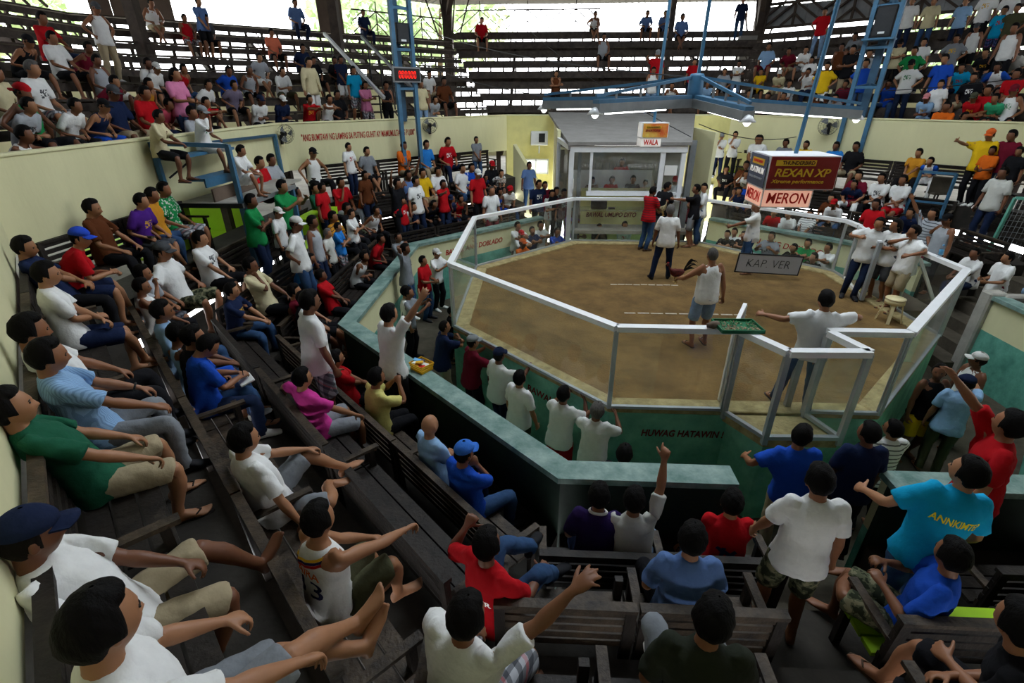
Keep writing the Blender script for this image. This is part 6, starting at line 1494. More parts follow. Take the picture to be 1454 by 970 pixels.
(9.678,9.484,3.820,2.346,0.963,'stand','A',0,0.00,'w','dj','h',2,'person in white tee standing, fifth row of upper right rear stand','spectators in the upper stands',{},96),
(8.424,7.769,3.010,2.316,1.034,'stand','H',0,0.00,'w/pgr','dj','ck',2,'person in green printed white tee in black cap, third row of upper right rear stand','spectators in the upper stands',{},97),
(8.984,7.209,3.010,2.247,1.098,'stand','c',0,0.00,'b','dj','h',2,'person in blue tee seated, third row of upper right rear stand','spectators in the upper stands',{},98),
(10.263,8.899,3.820,2.285,0.995,'stand','H',0,0.00,'g/pg','Sg','h',2,'person in gold printed grey tee, fifth row of upper right rear stand','spectators in the upper stands',{},99),
(10.087,11.409,5.035,2.418,1.074,'stand','A',0,0.00,'w','dj','h',2,'person in white tee and dark jeans, eighth row of upper right rear stand','spectators in the upper stands',{},100),
(10.536,10.961,5.035,2.376,1.024,'stand','A',0,0.00,'cr','j','h',2,'person in cream tee standing, eighth row of upper right rear stand','spectators in the upper stands',{},101),
(11.500,10.845,5.035,2.327,0.998,'stand','A',0,0.00,'lb','dj','h',2,'person in light blue tee standing, eighth row of upper right rear stand','spectators in the upper stands',{},102),
(11.552,9.944,5.035,2.282,1.077,'stand','A',0,0.00,'w/py','Sk','h',2,'person in yellow printed white tee standing, eighth row of upper right rear stand','spectators in the upper stands',{},103),
(11.813,9.471,4.630,2.247,0.989,'stand','A',0,0.00,'tq/pr','Spb','h',2,'person in red printed turquoise tee standing, seventh row of upper right rear stand','spectators in the upper stands',{},104),
(10.994,9.229,4.225,2.269,0.941,'stand','A',0,0.00,'w/t','Sk','cdg',2,'person in white tank top standing, sixth row of upper right rear stand','spectators in the upper stands',{},105),
(11.948,9.159,4.630,2.225,1.000,'stand','H',0,0.00,'ol','k','h',2,'person in olive tee standing hands on hips, seventh row of upper right rear stand','spectators in the upper stands',{},106),
(11.944,9.552,5.035,2.245,1.021,'stand','A',0,0.00,'w','k','h',2,'person in white tee and black trousers, eighth row of upper right rear stand','spectators in the upper stands',{},107),
(10.809,7.505,3.820,2.178,1.079,'stand','c',0,0.00,'w/t','Sk','h',2,'person in white tank top seated, fifth row of upper right rear stand','spectators in the upper stands',{},108),
(10.835,8.144,3.820,2.286,0.993,'sit','k',42,0.42,'k/pg','j','h',2,'person in gold printed black tee hands on knees, fifth row of upper right rear stand','spectators in the upper stands',{},109),
(11.295,7.684,3.820,2.262,0.997,'sit','k',42,0.42,'wg','Sk','h',2,'person in off-white tee hands on knees, fifth row of upper right rear stand','spectators in the upper stands',{},110),
(10.072,7.846,3.415,2.294,0.986,'sit','k',42,0.42,'tq/pr','dj','h',2,'person in red printed turquoise tee hands on knees, fourth row of upper right rear stand','spectators in the upper stands',{},111),
(8.960,7.020,2.605,2.235,0.945,'stand','A',0,0.00,'w','dj','h',2,'person in white tee standing, second row of upper right rear stand','spectators in the upper stands',{},112),
(9.838,7.020,3.010,2.273,1.058,'sit','k',6,0.42,'k/pw','Skh','h',2,'person in white printed black tee hands on knees, third row of upper right rear stand','spectators in the upper stands',{},113),
(10.658,7.260,3.415,2.262,1.003,'sit','k',48,0.42,'w/rb','Sk','h',2,'person in blue-sleeved white tee hands on knees, fourth row of upper right rear stand','spectators in the upper stands',{},114),
(10.470,6.388,3.010,2.237,1.140,'sit','f',6,0.42,'r','Sk','h',2,'person in red tee forearms in lap, third row of upper right rear stand','spectators in the upper stands',{},115),
(8.754,7.042,2.605,2.302,0.988,'sit','f',40,0.42,'lb/po','dj','cp',2,'person in gold printed light blue tee, second row of upper right rear stand, leftmost one','spectators in the upper stands',{},116),
(8.648,6.088,2.200,2.270,1.140,'sit','f',6,0.42,'o','Sk','h',2,'person in orange tee forearms in lap, front row of upper right rear stand','spectators in the upper stands',{},117),
(9.675,6.122,2.605,2.246,1.140,'sit','f',6,0.42,'r','Sk','h',2,'person in red tee forearms in lap, second row of upper right rear stand','spectators in the upper stands',{},118),
(9.531,6.266,2.605,2.254,0.998,'sit','f',38,0.42,'r/py','Sk','col',2,'person in yellow printed red tee forearms in lap, second row of upper right rear stand','spectators in the upper stands',{},119),
(9.874,5.923,2.605,2.234,1.004,'sit','f',44,0.42,'gr2','Sk','h',2,'person in mint green tee forearms in lap, second row of upper right rear stand','spectators in the upper stands',{},120),
(10.056,5.741,2.605,2.223,1.140,'sit','k',6,0.42,'w/t/pgr','Sk','cdr',2,'person in green printed white tank top, second row of upper right rear stand, leftmost one','spectators in the upper stands',{},121),
(8.607,4.178,1.150,2.023,1.120,'stand','P',0,0.00,'y','k','co',2,'person in yellow tee standing and pointing, wall row of lower right rear benches','spectators on the lower benches',{},122),
(8.916,3.869,1.150,1.980,1.120,'stand','A',0,0.00,'dr','j','h',2,'person in maroon tee standing, wall row of lower right rear benches','spectators on the lower benches',{},123),
(4.667,8.485,1.150,2.497,1.140,'sit','k',6,0.42,'w','g','h',2,'person in white tee hands on knees, wall row of lower right rear benches','spectators on the lower benches',{},124),
(5.272,7.880,1.150,2.454,1.059,'sit','k',6,0.42,'g','Sk','h',2,'person in grey tee hands on knees, wall row of lower right rear benches','spectators on the lower benches',{},125),
(5.726,7.426,1.150,2.420,1.038,'sit','k',6,0.42,'y','Skh','h',2,'person in yellow tee hands on knees, wall row of lower right rear benches','spectators on the lower benches',{},126),
(6.348,6.804,1.150,2.373,1.061,'sit','k',6,0.42,'bb','Slb','h',2,'person in bright blue tee hands on knees, wall row of lower right rear benches','spectators on the lower benches',{},127),
(6.714,6.438,1.150,2.346,1.090,'sit','k',6,0.42,'k','Skh','h',2,'person in black tee hands on knees, wall row of lower right rear benches','spectators on the lower benches',{},128),
(7.817,5.335,1.150,2.263,1.003,'sit','c',6,0.42,'oc/rk','k','h',2,'person in ochre tee hands clasped, wall row of lower right rear benches','spectators on the lower benches',{},129),
(8.109,5.043,1.150,2.242,0.918,'sit','f',50,0.42,'w/rb','w','h',2,'person in blue-sleeved white tee forearms in lap, wall row of lower right rear benches','spectators on the lower benches',{},130),
(-8.439,-4.713,1.150,-0.923,1.005,'sit','f',-22,0.42,'nb','k','h',1,'person in navy tee forearms in lap, wall row of lower left front benches','spectators on the lower benches',{},131),
(-7.458,-5.695,1.150,-0.852,0.976,'sit','f',-2,0.42,'w','Snb','h',1,'person in white tee forearms in lap, wall row of lower left front benches','spectators on the lower benches',{},132),
(-8.550,-4.450,1.150,-0.826,1.000,'sit','c',34,0.42,'r','Snb','cb',1,'person in red tee and blue cap bending forward on the wall bench','spectators on the lower benches',{},133),
(-9.300,-2.966,1.150,-1.416,1.043,'sit','k',0,0.42,'br','k','h',1,'person in brown tee hands on knees, wall row of lower left benches','spectators on the lower benches',{},134),
(-9.300,-2.176,1.150,-1.456,0.993,'sit','k',18,0.42,'pu/pg','Sdg','h',2,'person in gold printed purple tee hands on knees, wall row of lower left benches','spectators on the lower benches',{},135),
(-9.300,-1.783,1.150,-1.476,1.003,'sit','b',4,0.42,'oc','j','h',2,'person in ochre tee leaning back, wall row of lower left benches','spectators on the lower benches',{},136),
(-9.300,-1.416,1.150,-1.495,1.044,'sit','k',0,0.42,'gr/fl','Sp','h',2,'person in floral green tee hands on knees, wall row of lower left benches','spectators on the lower benches',{},137),
(-8.460,-2.859,0.400,-1.408,1.139,'sit','b',-8,0.42,'w','Sc','cdg',1,'person in white tee leaning back, third row of lower left benches','spectators on the lower benches',{},138),
(-8.460,-1.965,0.400,-1.457,1.091,'sit','b',-8,0.42,'w/pd','Sk','h',1,'person in dark printed white tee leaning back, third row of lower left benches','spectators on the lower benches',{},139),
(-8.460,-3.530,0.400,-1.373,0.993,'sit','n',10,0.42,'lg','Spd','h',1,'person in light grey tee chin in hand, third row of lower left benches','spectators on the lower benches',{},140),
(-8.059,-3.906,0.400,-0.952,0.946,'sit','b',-8,0.42,'w/t','k','h',1,'person in white tank top leaning back, third row of lower left front benches','spectators on the lower benches',{},141),
(-7.061,-4.903,0.400,-0.875,1.051,'sit','b',-6,0.42,'lb','j','h',1,'person in light blue tee leaning back, third row of lower left front benches','spectators on the lower benches',{},142),
(-7.560,-2.020,-0.050,-1.440,1.140,'sit','n',-16,0.42,'cr','Sk','h',1,'person in cream tee chin in hand, second row of lower left benches','spectators on the lower benches',{},143),
(-7.560,-2.987,-0.050,-1.383,0.994,'sit','c',8,0.42,'nb/py','j','h',1,'person in yellow printed navy tee hands clasped, second row of lower left benches','spectators on the lower benches',{},144),
(-8.200,-0.771,0.400,-1.477,1.070,'stand','X',0,0.00,'gr','dj','h',2,'person in green tee standing arms crossed, third row of lower left benches','spectators on the lower benches',{},145),
(-6.590,-5.374,0.400,-0.836,0.973,'sit','c',-4,0.42,'lb/t','Sb','h',1,'person in light blue tank top hands clasped, third row of lower left front benches','spectators on the lower benches',{},146),
(-6.392,-5.573,0.400,-0.820,1.022,'sit','k',8,0.42,'k','j','h',1,'person in black tee hands on knees, third row of lower left front benches','spectators on the lower benches',{},147),
(-9.300,1.858,1.150,-1.669,1.119,'sit','k',2,0.42,'r','Sk','h',2,'person in red tee hands on knees, wall row of lower left benches','spectators on the lower benches',{},148),
(-9.300,2.429,1.150,-1.699,1.115,'sit','k',2,0.42,'lg','Sk','h',2,'person in light grey tee hands on knees, wall row of lower left benches','spectators on the lower benches',{},149),
(-8.200,0.420,0.400,-1.622,1.120,'stand','R',0,0.00,'gr','k','h',2,'person in green tee standing hands on rail, third row of lower left benches','spectators on the lower benches',{},150),
(-9.023,4.130,1.150,-2.178,1.095,'sit','b',6,0.42,'w/t','k','ck',2,'person in white tank top leaning back, wall row of lower left rear benches','spectators on the lower benches',{},151),
(-8.098,4.460,1.150,-2.074,0.897,'stand','A',0,0.00,'w/pr','dj','h',2,'person in red printed white tee standing, wall row of lower left rear benches','spectators on the lower benches',{},152),
(-7.884,5.269,1.150,-2.258,1.016,'sit','k',6,0.42,'g','Sk','h',2,'person in grey tee hands on knees, wall row of lower left rear benches','spectators on the lower benches',{},153),
(-6.994,6.159,1.150,-2.324,1.111,'sit','f',6,0.42,'o','kh','h',2,'person in orange tee forearms in lap, wall row of lower left rear benches','spectators on the lower benches',{},154),
(-6.428,6.724,1.150,-2.367,1.097,'sit','k',6,0.42,'bb','kh','h',2,'person in bright blue tee hands on knees, wall row of lower left rear benches','spectators on the lower benches',{},155),
(-5.824,7.329,1.150,-2.413,1.140,'sit','k',6,0.42,'r/pw','dj','h',2,'person in white printed red tee hands on knees, wall row of lower left rear benches','spectators on the lower benches',{},156),
(-4.884,7.674,1.150,-2.575,0.860,'stand','K',0,0.00,'g/rdr','j','h',2,'person in grey tee standing hands clasped, wall row of lower left rear benches','spectators on the lower benches',{},157),
(-7.504,3.782,0.400,-2.038,0.957,'stand','A',0,0.00,'br','dj','h',2,'person in brown tee standing, third row of lower left rear benches','spectators on the lower benches',{},158),
(-8.460,2.857,0.400,-1.734,1.140,'sit','k',-6,0.42,'dgr','k','h',2,'person in dark green tee hands on knees, third row of lower left benches','spectators on the lower benches',{},159),
(-8.194,3.771,0.400,-2.179,1.140,'sit','n',4,0.42,'r','g','h',2,'person in red tee chin in hand, third row of lower left rear benches','spectators on the lower benches',{},160),
(-7.980,1.993,0.400,-1.816,0.936,'stand','A',0,0.00,'r','dj','h',2,'person in red tee standing, third row of lower left benches','spectators on the lower benches',{},161),
(-7.748,4.216,0.400,-2.213,0.988,'sit','x',44,0.42,'o/pb','j','cy',2,'person in blue printed orange tee arms crossed, third row of lower left rear benches','spectators on the lower benches',{},162),
(-6.634,3.690,-0.050,-2.078,1.120,'stand','U',0,0.00,'k','k','h',2,'person in black tee standing arm raised, second row of lower left rear benches','spectators on the lower benches',{},163),
(-6.696,5.268,0.400,-2.297,1.140,'sit','U',6,0.42,'sb/t','Sb','h',2,'person in slate blue tank top arm raised, third row of lower left rear benches','spectators on the lower benches',{},164),
(-6.336,5.628,0.400,-2.327,1.140,'sit','k',4,0.42,'y','Skh','h',2,'person in yellow tee hands on knees, third row of lower left rear benches','spectators on the lower benches',{},165),
(-5.946,6.018,0.400,-2.359,1.140,'sit','k',4,0.42,'w','Sk','h',2,'person in white tee and black shorts, third row of lower left rear benches','spectators on the lower benches',{},166),
(-6.212,4.112,-0.050,-2.156,1.120,'stand','A',0,0.00,'w/pd','dj','h',2,'person in dark printed white tee standing, second row of lower left rear benches','spectators on the lower benches',{},167),
(-6.607,5.357,0.400,-2.304,0.904,'sit','k',50,0.42,'dr','dj','h',2,'person in maroon tee hands on knees, third row of lower left rear benches','spectators on the lower benches',{},168),
(-5.570,4.754,-0.050,-2.277,1.006,'stand','P',0,0.00,'r','dj','h',2,'person in red tee standing and pointing, second row of lower left rear benches','spectators on the lower benches',{},169),
(-5.286,6.678,0.400,-2.414,1.140,'sit','k',4,0.42,'w','j','h',2,'person in white tee and jeans, third row of lower left rear benches','spectators on the lower benches',{},170),
(-5.032,6.932,0.400,-2.435,1.140,'sit','k',6,0.42,'b','j','h',2,'person in blue tee hands on knees, third row of lower left rear benches','spectators on the lower benches',{},171),
(-4.409,7.555,0.400,-2.485,1.140,'sit','k',6,0.42,'k','Sk','cr',2,'person in black tee hands on knees, third row of lower left rear benches','spectators on the lower benches',{},172),
(-4.653,5.671,-0.050,-2.455,1.111,'stand','A',0,0.00,'r','k','cw',2,'person in red tee standing, second row of lower left rear benches','spectators on the lower benches',{},173),
(-4.710,7.255,0.400,-2.461,0.840,'sit','f',50,0.42,'nb','Sk','h',2,'person in navy tee forearms in lap, third row of lower left rear benches','spectators on the lower benches',{},174),
(-4.241,7.724,0.400,-2.498,0.969,'sit','k',50,0.42,'w/pl','k','h',2,'person in plaid white tee hands on knees, third row of lower left rear benches','spectators on the lower benches',{},175),
(-4.197,5.066,-0.450,-2.450,1.120,'stand','A',0,0.00,'w','Sdr','gz',2,'person in white tee standing, front row of lower left rear benches','spectators on the lower benches',{},176),
(-4.206,6.485,-0.050,-2.461,0.992,'sit','k',44,0.42,'b/t','Sb','h',2,'person in blue tank top hands on knees, second row of lower left rear benches','spectators on the lower benches',{},177),
(-3.871,6.821,-0.050,-2.491,1.010,'sit','k',42,0.42,'w','k','cr',2,'person in white tee, second row of lower left rear benches, second from left','spectators on the lower benches',{},178),
(-7.980,-0.276,0.400,-1.536,0.864,'stand','A',0,0.00,'w','k','cw',2,'person in white tee standing, third row of lower left benches','spectators on the lower benches',{},179),
(-7.300,-1.029,-0.050,-1.431,1.120,'stand','H',0,0.00,'w','j','cw',2,'person in white tee standing hands on hips, second row of lower left benches','spectators on the lower benches',{},180),
(-7.300,-0.307,-0.050,-1.529,1.047,'stand','A',0,0.00,'lg/t','dj','h',2,'person in light grey tank top standing, second row of lower left benches','spectators on the lower benches',{},181),
(-7.560,1.747,-0.050,-1.684,1.127,'sit','k',-16,0.42,'oc/st','k','h',2,'person in striped ochre tee hands on knees, second row of lower left benches','spectators on the lower benches',{},182),
(-7.230,0.173,-0.050,-1.595,0.823,'stand','A',0,0.00,'wg','k','gh',2,'person in off-white tee standing, second row of lower left benches','spectators on the lower benches',{},183),
(-7.230,0.749,-0.050,-1.674,0.820,'stand','X',0,0.00,'bb','Sp','h',2,'person in bright blue tee standing arms crossed, second row of lower left benches','spectators on the lower benches',{},184),
(-7.230,1.658,-0.050,-1.796,0.877,'stand','X',0,0.00,'w','Sk','h',2,'person in white tee standing arms crossed, second row of lower left benches','spectators on the lower benches',{},185),
(-7.560,2.638,-0.050,-1.739,1.140,'sit','k',-16,0.42,'k','k','h',2,'person in black tee hands on knees, second row of lower left benches','spectators on the lower benches',{},186),
(-7.336,3.356,-0.050,-2.178,1.001,'sit','H2',40,0.42,'w/t','k','h',2,'person in white tank top seated, second row of lower left rear benches','spectators on the lower benches',{},187),
(-6.520,3.705,-0.050,-2.088,0.826,'stand','H',0,0.00,'r/pw','dj','h',2,'person in white printed red tee, second row of lower left rear benches','spectators on the lower benches',{},188),
(-6.523,4.169,-0.050,-2.248,1.005,'sit','c',50,0.42,'w','k','h',2,'person in white tee hands clasped, second row of lower left rear benches','spectators on the lower benches',{},189),
(-6.024,4.668,-0.050,-2.293,0.963,'sit','k',50,0.42,'k/pb','k','h',2,'person in blue printed black tee hands on knees, second row of lower left rear benches','spectators on the lower benches',{},190),
(-5.582,5.110,-0.050,-2.334,1.002,'sit','k',40,0.42,'nb','dj','cnb',2,'person in navy tee hands on knees, second row of lower left rear benches','spectators on the lower benches',{},191),
(-5.314,5.378,-0.050,-2.359,0.983,'sit','b',46,0.42,'r/t','Sk','h',2,'person in red tank top leaning back, second row of lower left rear benches','spectators on the lower benches',{},192),
(-6.810,0.392,-0.450,-1.600,0.990,'sit','f',36,0.42,'w/t','k','h',2,'person in white tank top forearms in lap, front row of lower left benches','spectators on the lower benches',{},193),
(-6.810,1.786,-0.450,-1.699,1.002,'sit','k',32,0.42,'r','k','h',2,'person in red tee hands on knees, front row of lower left benches','spectators on the lower benches',{},194),
(-6.192,1.756,-0.819,-1.847,1.000,'stand','K',0,0.00,'g','Sp','z',2,"person in grey tee standing hands clasped, in the walkway, pit's left side",'onlookers in the walkway',{},195),
(-5.620,0.180,-0.650,-1.603,1.000,'stand','B',0,0.00,'g','j','h',2,"person in grey tee standing hands behind head, in the walkway, pit's left side",'onlookers in the walkway',{},196),
(-7.560,-0.635,-0.050,-1.529,0.847,'sit','f',50,0.42,'bb','j','h',2,'person in bright blue tee forearms in lap, second row of lower left benches','spectators on the lower benches',{},197),
(-6.810,-1.070,-0.450,-1.493,1.005,'sit','f',-18,0.42,'r','Sk','h',2,'person in red tee forearms in lap, front row of lower left benches','spectators on the lower benches',{},198),
(-5.581,1.602,-1.350,-1.850,1.000,'stand','N',0,0.00,'r','j','h',2,"person in red tee standing hands before chest, in the walkway, pit's left side",'onlookers in the walkway',{},199),
(-5.406,2.278,-1.350,-1.970,1.000,'stand','R',0,0.00,'w','k','cw',2,"person in white tee standing hands on rail, in the walkway, pit's left rear side",'onlookers in the walkway',{},200),
(-5.494,-0.521,-1.350,-1.476,1.000,'stand','A',0,0.00,'w','k','h',2,"person in white tee standing, in the walkway, pit's left side",'onlookers in the walkway',{},201),
(-6.810,-2.092,-0.450,-1.422,1.104,'sit','k',-22,0.42,'dr','Sk','h',1,'person in maroon tee hands on knees, front row of lower left benches','spectators on the lower benches',{},202),
(-6.810,-2.305,-0.450,-1.408,1.006,'sit','k',8,0.42,'k','Sk','h',1,'person in black tee hands on knees, front row of lower left benches','spectators on the lower benches',{},203),
(-3.134,8.000,0.087,-2.768,1.000,'stand','A',0,0.00,'sb','j','h',2,'person in slate blue tee standing, on the stair beside the booth',None,{},204),
(-3.863,6.829,-0.050,-2.491,0.989,'sit','k',42,0.42,'w','j','cr',2,'person in white tee and jeans, second row of lower left rear benches','spectators on the lower benches',{},205),
(-2.791,6.550,-0.450,-2.739,1.091,'stand','A',0,0.00,'nb/pw','k','h',2,'person in white printed navy tee standing, front row of lower far benches','spectators on the lower benches',{},206),
(-2.582,6.681,-0.450,-2.773,1.052,'stand','A',0,0.00,'dr','k','h',2,'person in maroon tee standing, front row of lower left rear benches','spectators on the lower benches',{},207),
(-2.403,5.620,-0.443,-2.737,1.000,'stand','X',0,0.00,'wg','kh','h',2,"person in off-white tee standing arms crossed, in the walkway, pit's left rear side",'onlookers in the walkway',{},208),
(-2.244,5.620,-0.360,-2.762,1.000,'stand','A',0,0.00,'k','k','h',2,"person in black tee standing, in the walkway, pit's far side",'onlookers in the walkway',{},209),
(-2.029,5.620,-0.413,-2.795,1.000,'stand','A',0,0.00,'dr/pw','k','h',2,"person in white printed maroon tee standing, in the walkway, pit's far side",'onlookers in the walkway',{},210),
(-1.770,5.620,-0.973,-2.836,1.000,'stand','f',0,0.00,'p2','k','h',2,"person in lilac tee standing behind the kerb, in the walkway, pit's far side",'onlookers in the walkway',{},211),
(-1.560,5.476,-1.350,-2.864,1.000,'stand','f',0,0.00,'nb','Sk','h',2,"person in navy tee standing behind the kerb, in the walkway, pit's far side",'onlookers in the walkway',{},212),
(-1.124,5.980,0.310,3.142,0.936,'sit','k',0,0.42,'br','Sk','h',2,'person in brown tee hands on knees, inside the glass booth','people in the booth',{},213),
(-0.564,5.980,0.310,3.142,0.961,'sit','k',0,0.42,'r','Sk','h',2,'person in red tee hands on knees, inside the glass booth','people in the booth',{},214),
(0.093,5.980,0.310,3.142,0.987,'sit','k',0,0.42,'k','Sk','h',2,'person in black tee hands on knees, inside the glass booth','people in the booth',{},215),
(-0.156,6.750,0.310,3.142,1.024,'stand','A',0,0.00,'r','k','h',2,'person in red tee standing, inside the glass booth','people in the booth',{},216),
(0.498,5.980,0.310,3.142,0.850,'sit','k',0,0.42,'cr','Sk','h',2,'person in cream tee hands on knees, inside the glass booth','people in the booth',{},217),
(-0.922,5.020,-0.953,3.142,1.000,'sit','n',8,0.42,'k','k','l',2,'person in black tee chin in hand, at the officials table','officials at the table',{},218),
(-0.178,5.020,-0.874,3.142,1.000,'sit','f',8,0.42,'w/pr','k','h',2,'person in red printed white tee forearms in lap, at the officials table','officials at the table',{},219),
(0.170,3.531,0.000,-0.908,1.000,'stand','N',0,0.00,'r/st','j','h',2,'person in red striped shirt and jeans handling a pale rooster','men inside the pit',{'handR': (0.1, 0.38, 1.02), 'handL': (-0.06, 0.4, 1.0), 'look': (1.5, 4.4, 0.9)},220),
(0.579,4.496,0.000,0.349,1.000,'stand','N',0,0.00,'gk/pw','j','h',2,'person in black lettered tee seen from behind in the far pit group','men inside the pit',{'look': (0, 5, 1.2)},221),
(0.705,4.288,0.000,-0.524,1.000,'stand','A',0,0.00,'k','j','h',2,'person in black tee hidden behind the far pit group','men inside the pit',{},222),
(1.184,5.200,0.000,2.918,1.019,'stand','N',0,0.00,'w','Sk','cr',2,'person in white tee in red cap, inside the pit','men inside the pit',{},223),
(1.665,5.620,-0.444,2.854,1.000,'stand','A',0,0.00,'dr','k','h',2,"person in maroon tee standing, in the walkway, pit's far side",'onlookers in the walkway',{},224),
(1.468,3.937,0.000,1.257,1.000,'stand','A',0,0.00,'k/pb','Sg','h',2,'person in black tee and grey shorts stretching an arm to the far pit group','men inside the pit',{'handL': (-0.12, 0.62, 1.28), 'epoleL': (-0.6, -0.2, -1), 'handR': (0.26, 0.04, 0.8), 'look': (-2, 4, 1.3)},225),
(1.723,4.147,0.000,1.466,1.000,'stand','N',0,0.00,'w','j','h',2,'person in white tee and jeans behind the pointing person in black','men inside the pit',{},226),
(0.087,1.116,0.000,-0.140,1.000,'stand','A',0,0.00,'w','dj','gh',2,'person in white tee and navy trousers standing mid pit, back turned','men inside the pit',{'handR': (0.29, 0.03, 0.8), 'handL': (-0.28, 0.06, 0.8), 'footL': (-0.22, -0.03, 0.075), 'footR': (0.16, 0.1, 0.075), 'look': (1, 6, 1), 'fat': 1.0},227),
(-0.016,-2.243,0.000,0.209,1.000,'stand','N',0,0.00,'w/t','Slj','gz',1,'person in white tank top holding a dark rooster in the pit','men inside the pit',{'handL': (-0.36, 0.34, 1.1), 'epoleL': (-1, -0.3, -0.6), 'handR': (0.3, -0.02, 0.82), 'look': (-1, 4, 1), 'fat': 1.1},228),
(2.179,1.684,0.000,1.396,1.000,'stand','P2',0,0.00,'w','j','q',2,'bald person in white tee carrying the name board, pointing','men inside the pit',{'handL': (-0.1, 0.62, 1.06), 'epoleL': (-0.6, -0.2, -1), 'curlL': (0.0, 1.2, 1.3, 1.3, 0.4), 'handR': (0.1, 0.16, 0.74), 'look': (-3, 2, 1.2)},229),
(-3.414,4.534,-1.152,-2.496,1.000,'stand','f',0,0.00,'w','k','h',2,"person in white tee, in the walkway, pit's left rear side",'onlookers in the walkway',{},230),
(-3.307,4.311,-1.350,-2.487,1.000,'stand','f',0,0.00,'w','k','cr',2,"person in white tee in red cap, in the walkway, pit's left rear side",'onlookers in the walkway',{},231),
(-3.261,3.349,-1.350,-2.369,1.000,'stand','f',0,0.00,'o','k','co',2,"person in orange tee standing behind the kerb, in the walkway, pit's left rear side",'onlookers in the walkway',{},232),
(-2.982,4.789,-1.350,-2.585,1.000,'stand','f',0,0.00,'nb','k','h',2,"person in navy tee standing behind the kerb, in the walkway, pit's left rear side",'onlookers in the walkway',{},233),
(-2.735,5.213,-1.350,-2.658,1.038,'stand','f',0,0.00,'wg','k','h',2,"person in off-white tee standing behind the kerb, in the walkway, pit's left rear side",'onlookers in the walkway',{},234),
(-2.257,4.647,-1.350,-2.689,1.000,'stand','f',0,0.00,'b','k','h',2,"person in blue tee standing behind the kerb, in the walkway, pit's left rear side",'onlookers in the walkway',{},235),
(2.726,4.559,-1.350,2.603,1.000,'stand','f',0,0.00,'k','k','h',2,"person in black tee, in the walkway, pit's right rear side, leftmost one",'onlookers in the walkway',{},236),
(3.042,4.821,-1.350,2.579,1.000,'stand','f',0,0.00,'w','k','h',2,"person in white tee, in the walkway, pit's right rear side, leftmost one",'onlookers in the walkway',{},237),
(3.172,4.456,-1.350,2.523,1.000,'stand','f',0,0.00,'k','k','h',2,"person in black tee, in the walkway, pit's right rear side, second from left",'onlookers in the walkway',{},238),
(3.799,4.148,-1.350,2.400,1.032,'stand','R',0,0.00,'g/pd','j','h',2,"person in dark printed grey tee, in the walkway, pit's right rear side",'onlookers in the walkway',{},239),
(3.524,8.880,1.150,2.764,0.883,'stand','n',0,0.00,'w','dj','cg',2,'person in white tee standing hand on mouth, wall row of lower far benches','spectators on the lower benches',{},240),
(3.890,8.668,1.150,2.720,0.920,'stand','n',0,0.00,'w','k','h',2,'person in white tee standing hand on mouth, wall row of lower right rear benches','spectators on the lower benches',{},241),
(3.476,9.300,1.150,2.963,0.916,'sit','k',50,0.42,'br/fl','k','h',2,'person in floral brown tee hands on knees, wall row of lower far benches','spectators on the lower benches',{},242),
(4.642,8.510,1.150,2.499,1.140,'sit','c',6,0.42,'w','j','h',2,'person in white tee hands clasped, wall row of lower right rear benches','spectators on the lower benches',{},243),
(3.703,8.261,0.400,2.538,0.996,'sit','k',36,0.42,'k/pw','k','h',2,'person in white printed black tee hands on knees, third row of lower right rear benches','spectators on the lower benches',{},244),
(4.221,7.743,0.400,2.499,0.978,'sit','n',50,0.42,'w/pd','Sk','h',2,'person in dark printed white tee chin in hand, third row of lower right rear benches','spectators on the lower benches',{},245),
(3.793,6.899,-0.050,2.498,1.007,'sit','n',46,0.42,'nb','k','h',2,'person in navy tee chin in hand, second row of lower right rear benches','spectators on the lower benches',{},246),
(4.136,6.555,-0.050,2.467,1.008,'sit','k',44,0.42,'w','k','h',2,'person in white tee hands on knees, second row of lower right rear benches','spectators on the lower benches',{},247),
(3.947,6.744,-0.050,2.484,1.140,'sit','k',4,0.42,'b','k','h',2,'person in blue tee hands on knees, second row of lower right rear benches','spectators on the lower benches',{},248),
(4.149,7.815,0.400,2.505,1.140,'sit','k',6,0.42,'br','Sk','h',2,'person in brown tee hands on knees, third row of lower right rear benches','spectators on the lower benches',{},249),
(6.488,5.477,0.400,2.314,1.140,'sit','k',6,0.42,'dr','w','h',2,'person in maroon tee hands on knees, third row of lower right rear benches','spectators on the lower benches',{},250),
(6.903,5.062,0.400,2.280,1.140,'sit','f',6,0.42,'w/pd','k','h',2,'person in dark printed white tee forearms in lap, third row of lower right rear benches','spectators on the lower benches',{},251),
(7.257,4.707,0.400,2.251,1.140,'sit','f',6,0.42,'w','Sr','h',2,'person in white tee forearms in lap, third row of lower right rear benches','spectators on the lower benches',{},252),
(6.467,5.497,0.400,2.316,0.988,'sit','k',44,0.42,'nb/pr','k','h',2,'person in red printed navy tee hands on knees, third row of lower right rear benches','spectators on the lower benches',{},253),
(5.649,5.042,-0.050,2.328,1.001,'sit','k',4,0.42,'br','Sk','h',2,'person in brown tee hands on knees, second row of lower right rear benches','spectators on the lower benches',{},254),
(5.791,4.901,-0.050,2.315,1.010,'sit','c',46,0.42,'w','j','cr',2,'person in white tee hands clasped, second row of lower right rear benches','spectators on the lower benches',{},255),
(5.877,3.386,-0.450,2.093,1.120,'stand','A',0,0.00,'r','dj','h',2,'person in red tee standing, front row of lower right rear benches','spectators on the lower benches',{},256),
(4.620,5.011,-0.450,2.376,1.002,'sit','c',28,0.42,'w','k','h',2,'person in white tee hands clasped, front row of lower right rear benches','spectators on the lower benches',{},257),
(4.950,4.681,-0.450,2.342,1.030,'sit','c',2,0.42,'w/st','j','h',2,'person in striped white tee hands clasped, front row of lower right rear benches','spectators on the lower benches',{},258),
